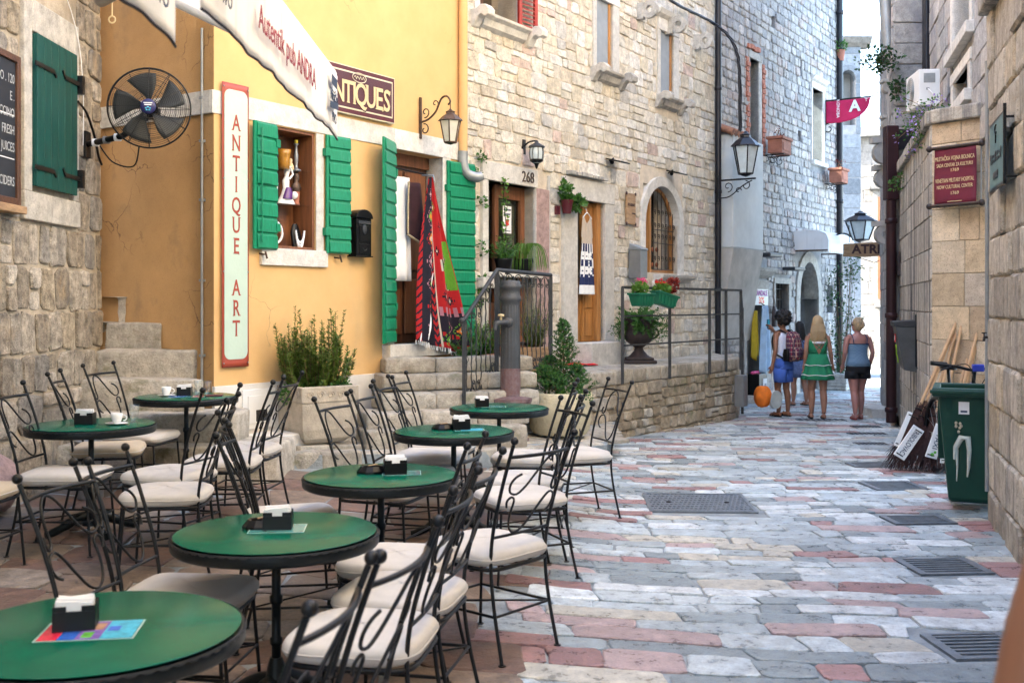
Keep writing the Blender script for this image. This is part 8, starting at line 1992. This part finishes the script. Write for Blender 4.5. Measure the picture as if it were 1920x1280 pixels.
mb = MB().loft([(0,.0,1.50*s,.05*s,.05*s), (0,-.02*s,1.55*s,.078*s,.085*s), (0,-.012*s,1.62*s,.09*s,.105*s), (0,-.01*s,1.69*s,.075*s,.09*s), (0,-.01*s,1.735*s,.03*s,.04*s)], 18).ball(Vector((.01, -.10, 1.60))*s, .045*s, 12, 8, (.8, .7, 1.3)); HMt = Matrix.Rotation(.35, 4, 'Z'); mb.v = [tuple(HMt @ Vector((x, y if y < .05 else .045, z))) for x, y, z in mb.v]; mb.build('hair', m_hair_db, p)
MB().tube([HMt @ (Vector((.035, -.125, 1.57))*s), HMt @ (Vector((.03, -.13, 1.64))*s)], .008, 6).build('hair_clip', m_paper, p); MB().tube([HMt @ (Vector((-.08, .03, 1.60))*s), HMt @ (Vector((-.05, .095, 1.605))*s), HMt @ (Vector((.05, .095, 1.605))*s), HMt @ (Vector((.08, .03, 1.60))*s)], .011, 5).build('sunglasses', m_black, p); shoes(p, mat('red_leather', (.22,.035,.03), .6), s, sd_, 'flip')
# dark haired woman half hidden behind
sd_ = (.09, -.09)
p = thing('person', 'dark haired woman in a blue patterned dress, half hidden behind the others', 'person', place(1499, 20.2), R(25)); s = body(p, sk_fair, 1.58, sd_, None, .9)
m_bd = mat('blue_patterned_cloth', (.04,.09,.26), .85, .5, 60, c2=(.16,.22,.40)); shell(p, 'dress', m_bd, [(0,-.01,.58,.19,.16), (0,-.01,.72,.205,.165), (0,-.01,.88,.19,.145), (0,0,1.05,.15,.118), (0,0,1.2,.15,.12), (0,0,1.34,.16,.12)], s, 24, lambda z, t: .03*math.sin(t*9)*max(0, .95-z))
MB().loft([(0,-.07*s,1.2*s,.08*s,.03*s), (0,-.07*s,1.4*s,.11*s,.05*s), (0,-.03*s,1.58*s,.098*s,.095*s), (0,-.01*s,1.68*s,.085*s,.095*s), (0,-.005*s,1.735*s,.03*s,.04*s)], 18).build('hair', m_hair_bk, p); shoes(p, m_black, s, sd_, 'flip')
bgb = thing('shoulder_bag', 'small dark bag at the hip of the half hidden woman', 'bag', p.location+Vector((.24, -.05, .80)), R(25)); MB().box(-.09, .09, -.05, .05, -.08, .08).build('bag_body', m_black, bgb, .02); MB().tube([(-.08, 0, .07), (-.2, .0, .36), (-.36, .02, .56)], .008, 5).build('bag_strap', m_black, bgb)
# passer-by at the right edge: only an arm reaches into the frame
p = thing('person', 'passer-by with bare tanned arm at the right edge, very near the camera', 'person', Vector((.905, 1.36, 0)), R(-2)); s = body(p, sk_tan, 1.72, (0, 0), [((-.262, -.0, 1.12), (-.25, .10, .88)), ((.24, -.03, 1.12), (.25, .05, .88))], 1., 0, False)
shell(p, 'vest', m_navy_c, [(0,0,.86,.178,.14), (0,0,.98,.17,.128), (0,0,1.10,.158,.118), (0,0,1.25,.18,.124), (0,-.005,1.34,.172,.116), (0,-.01,1.405,.135,.094)], s); shell(p, 'shorts_seat', m_bs, [(0,-.01,.80,.185,.15), (0,-.01,.88,.185,.145), (0,-.005,.98,.172,.13)], s)
for q in (-1, 1): shell(p, 'shorts_leg', m_bs, [(.09*q,0,.50,.105,.115), (.088*q,0,.70,.105,.118), (.08*q,-.005,.84,.104,.125)], s, 14)
mb = MB().loft([(0,-.035*s,1.50*s,.055*s,.06*s), (0,-.025*s,1.56*s,.08*s,.085*s), (0,-.012*s,1.64*s,.086*s,.10*s), (0,-.01*s,1.70*s,.07*s,.085*s), (0,-.01*s,1.735*s,.03*s,.04*s)], 40); mb.v = [tuple(Vector((x, min(y, .055 if z < 1.66*s else 1), z))*(1+.006*noise.noise(Vector((x, y, z))*60))) for x, y, z in mb.v]
mb.build('hair', m_hair_bk, p); shoes(p, m_black, s, (0, 0), 'flip')
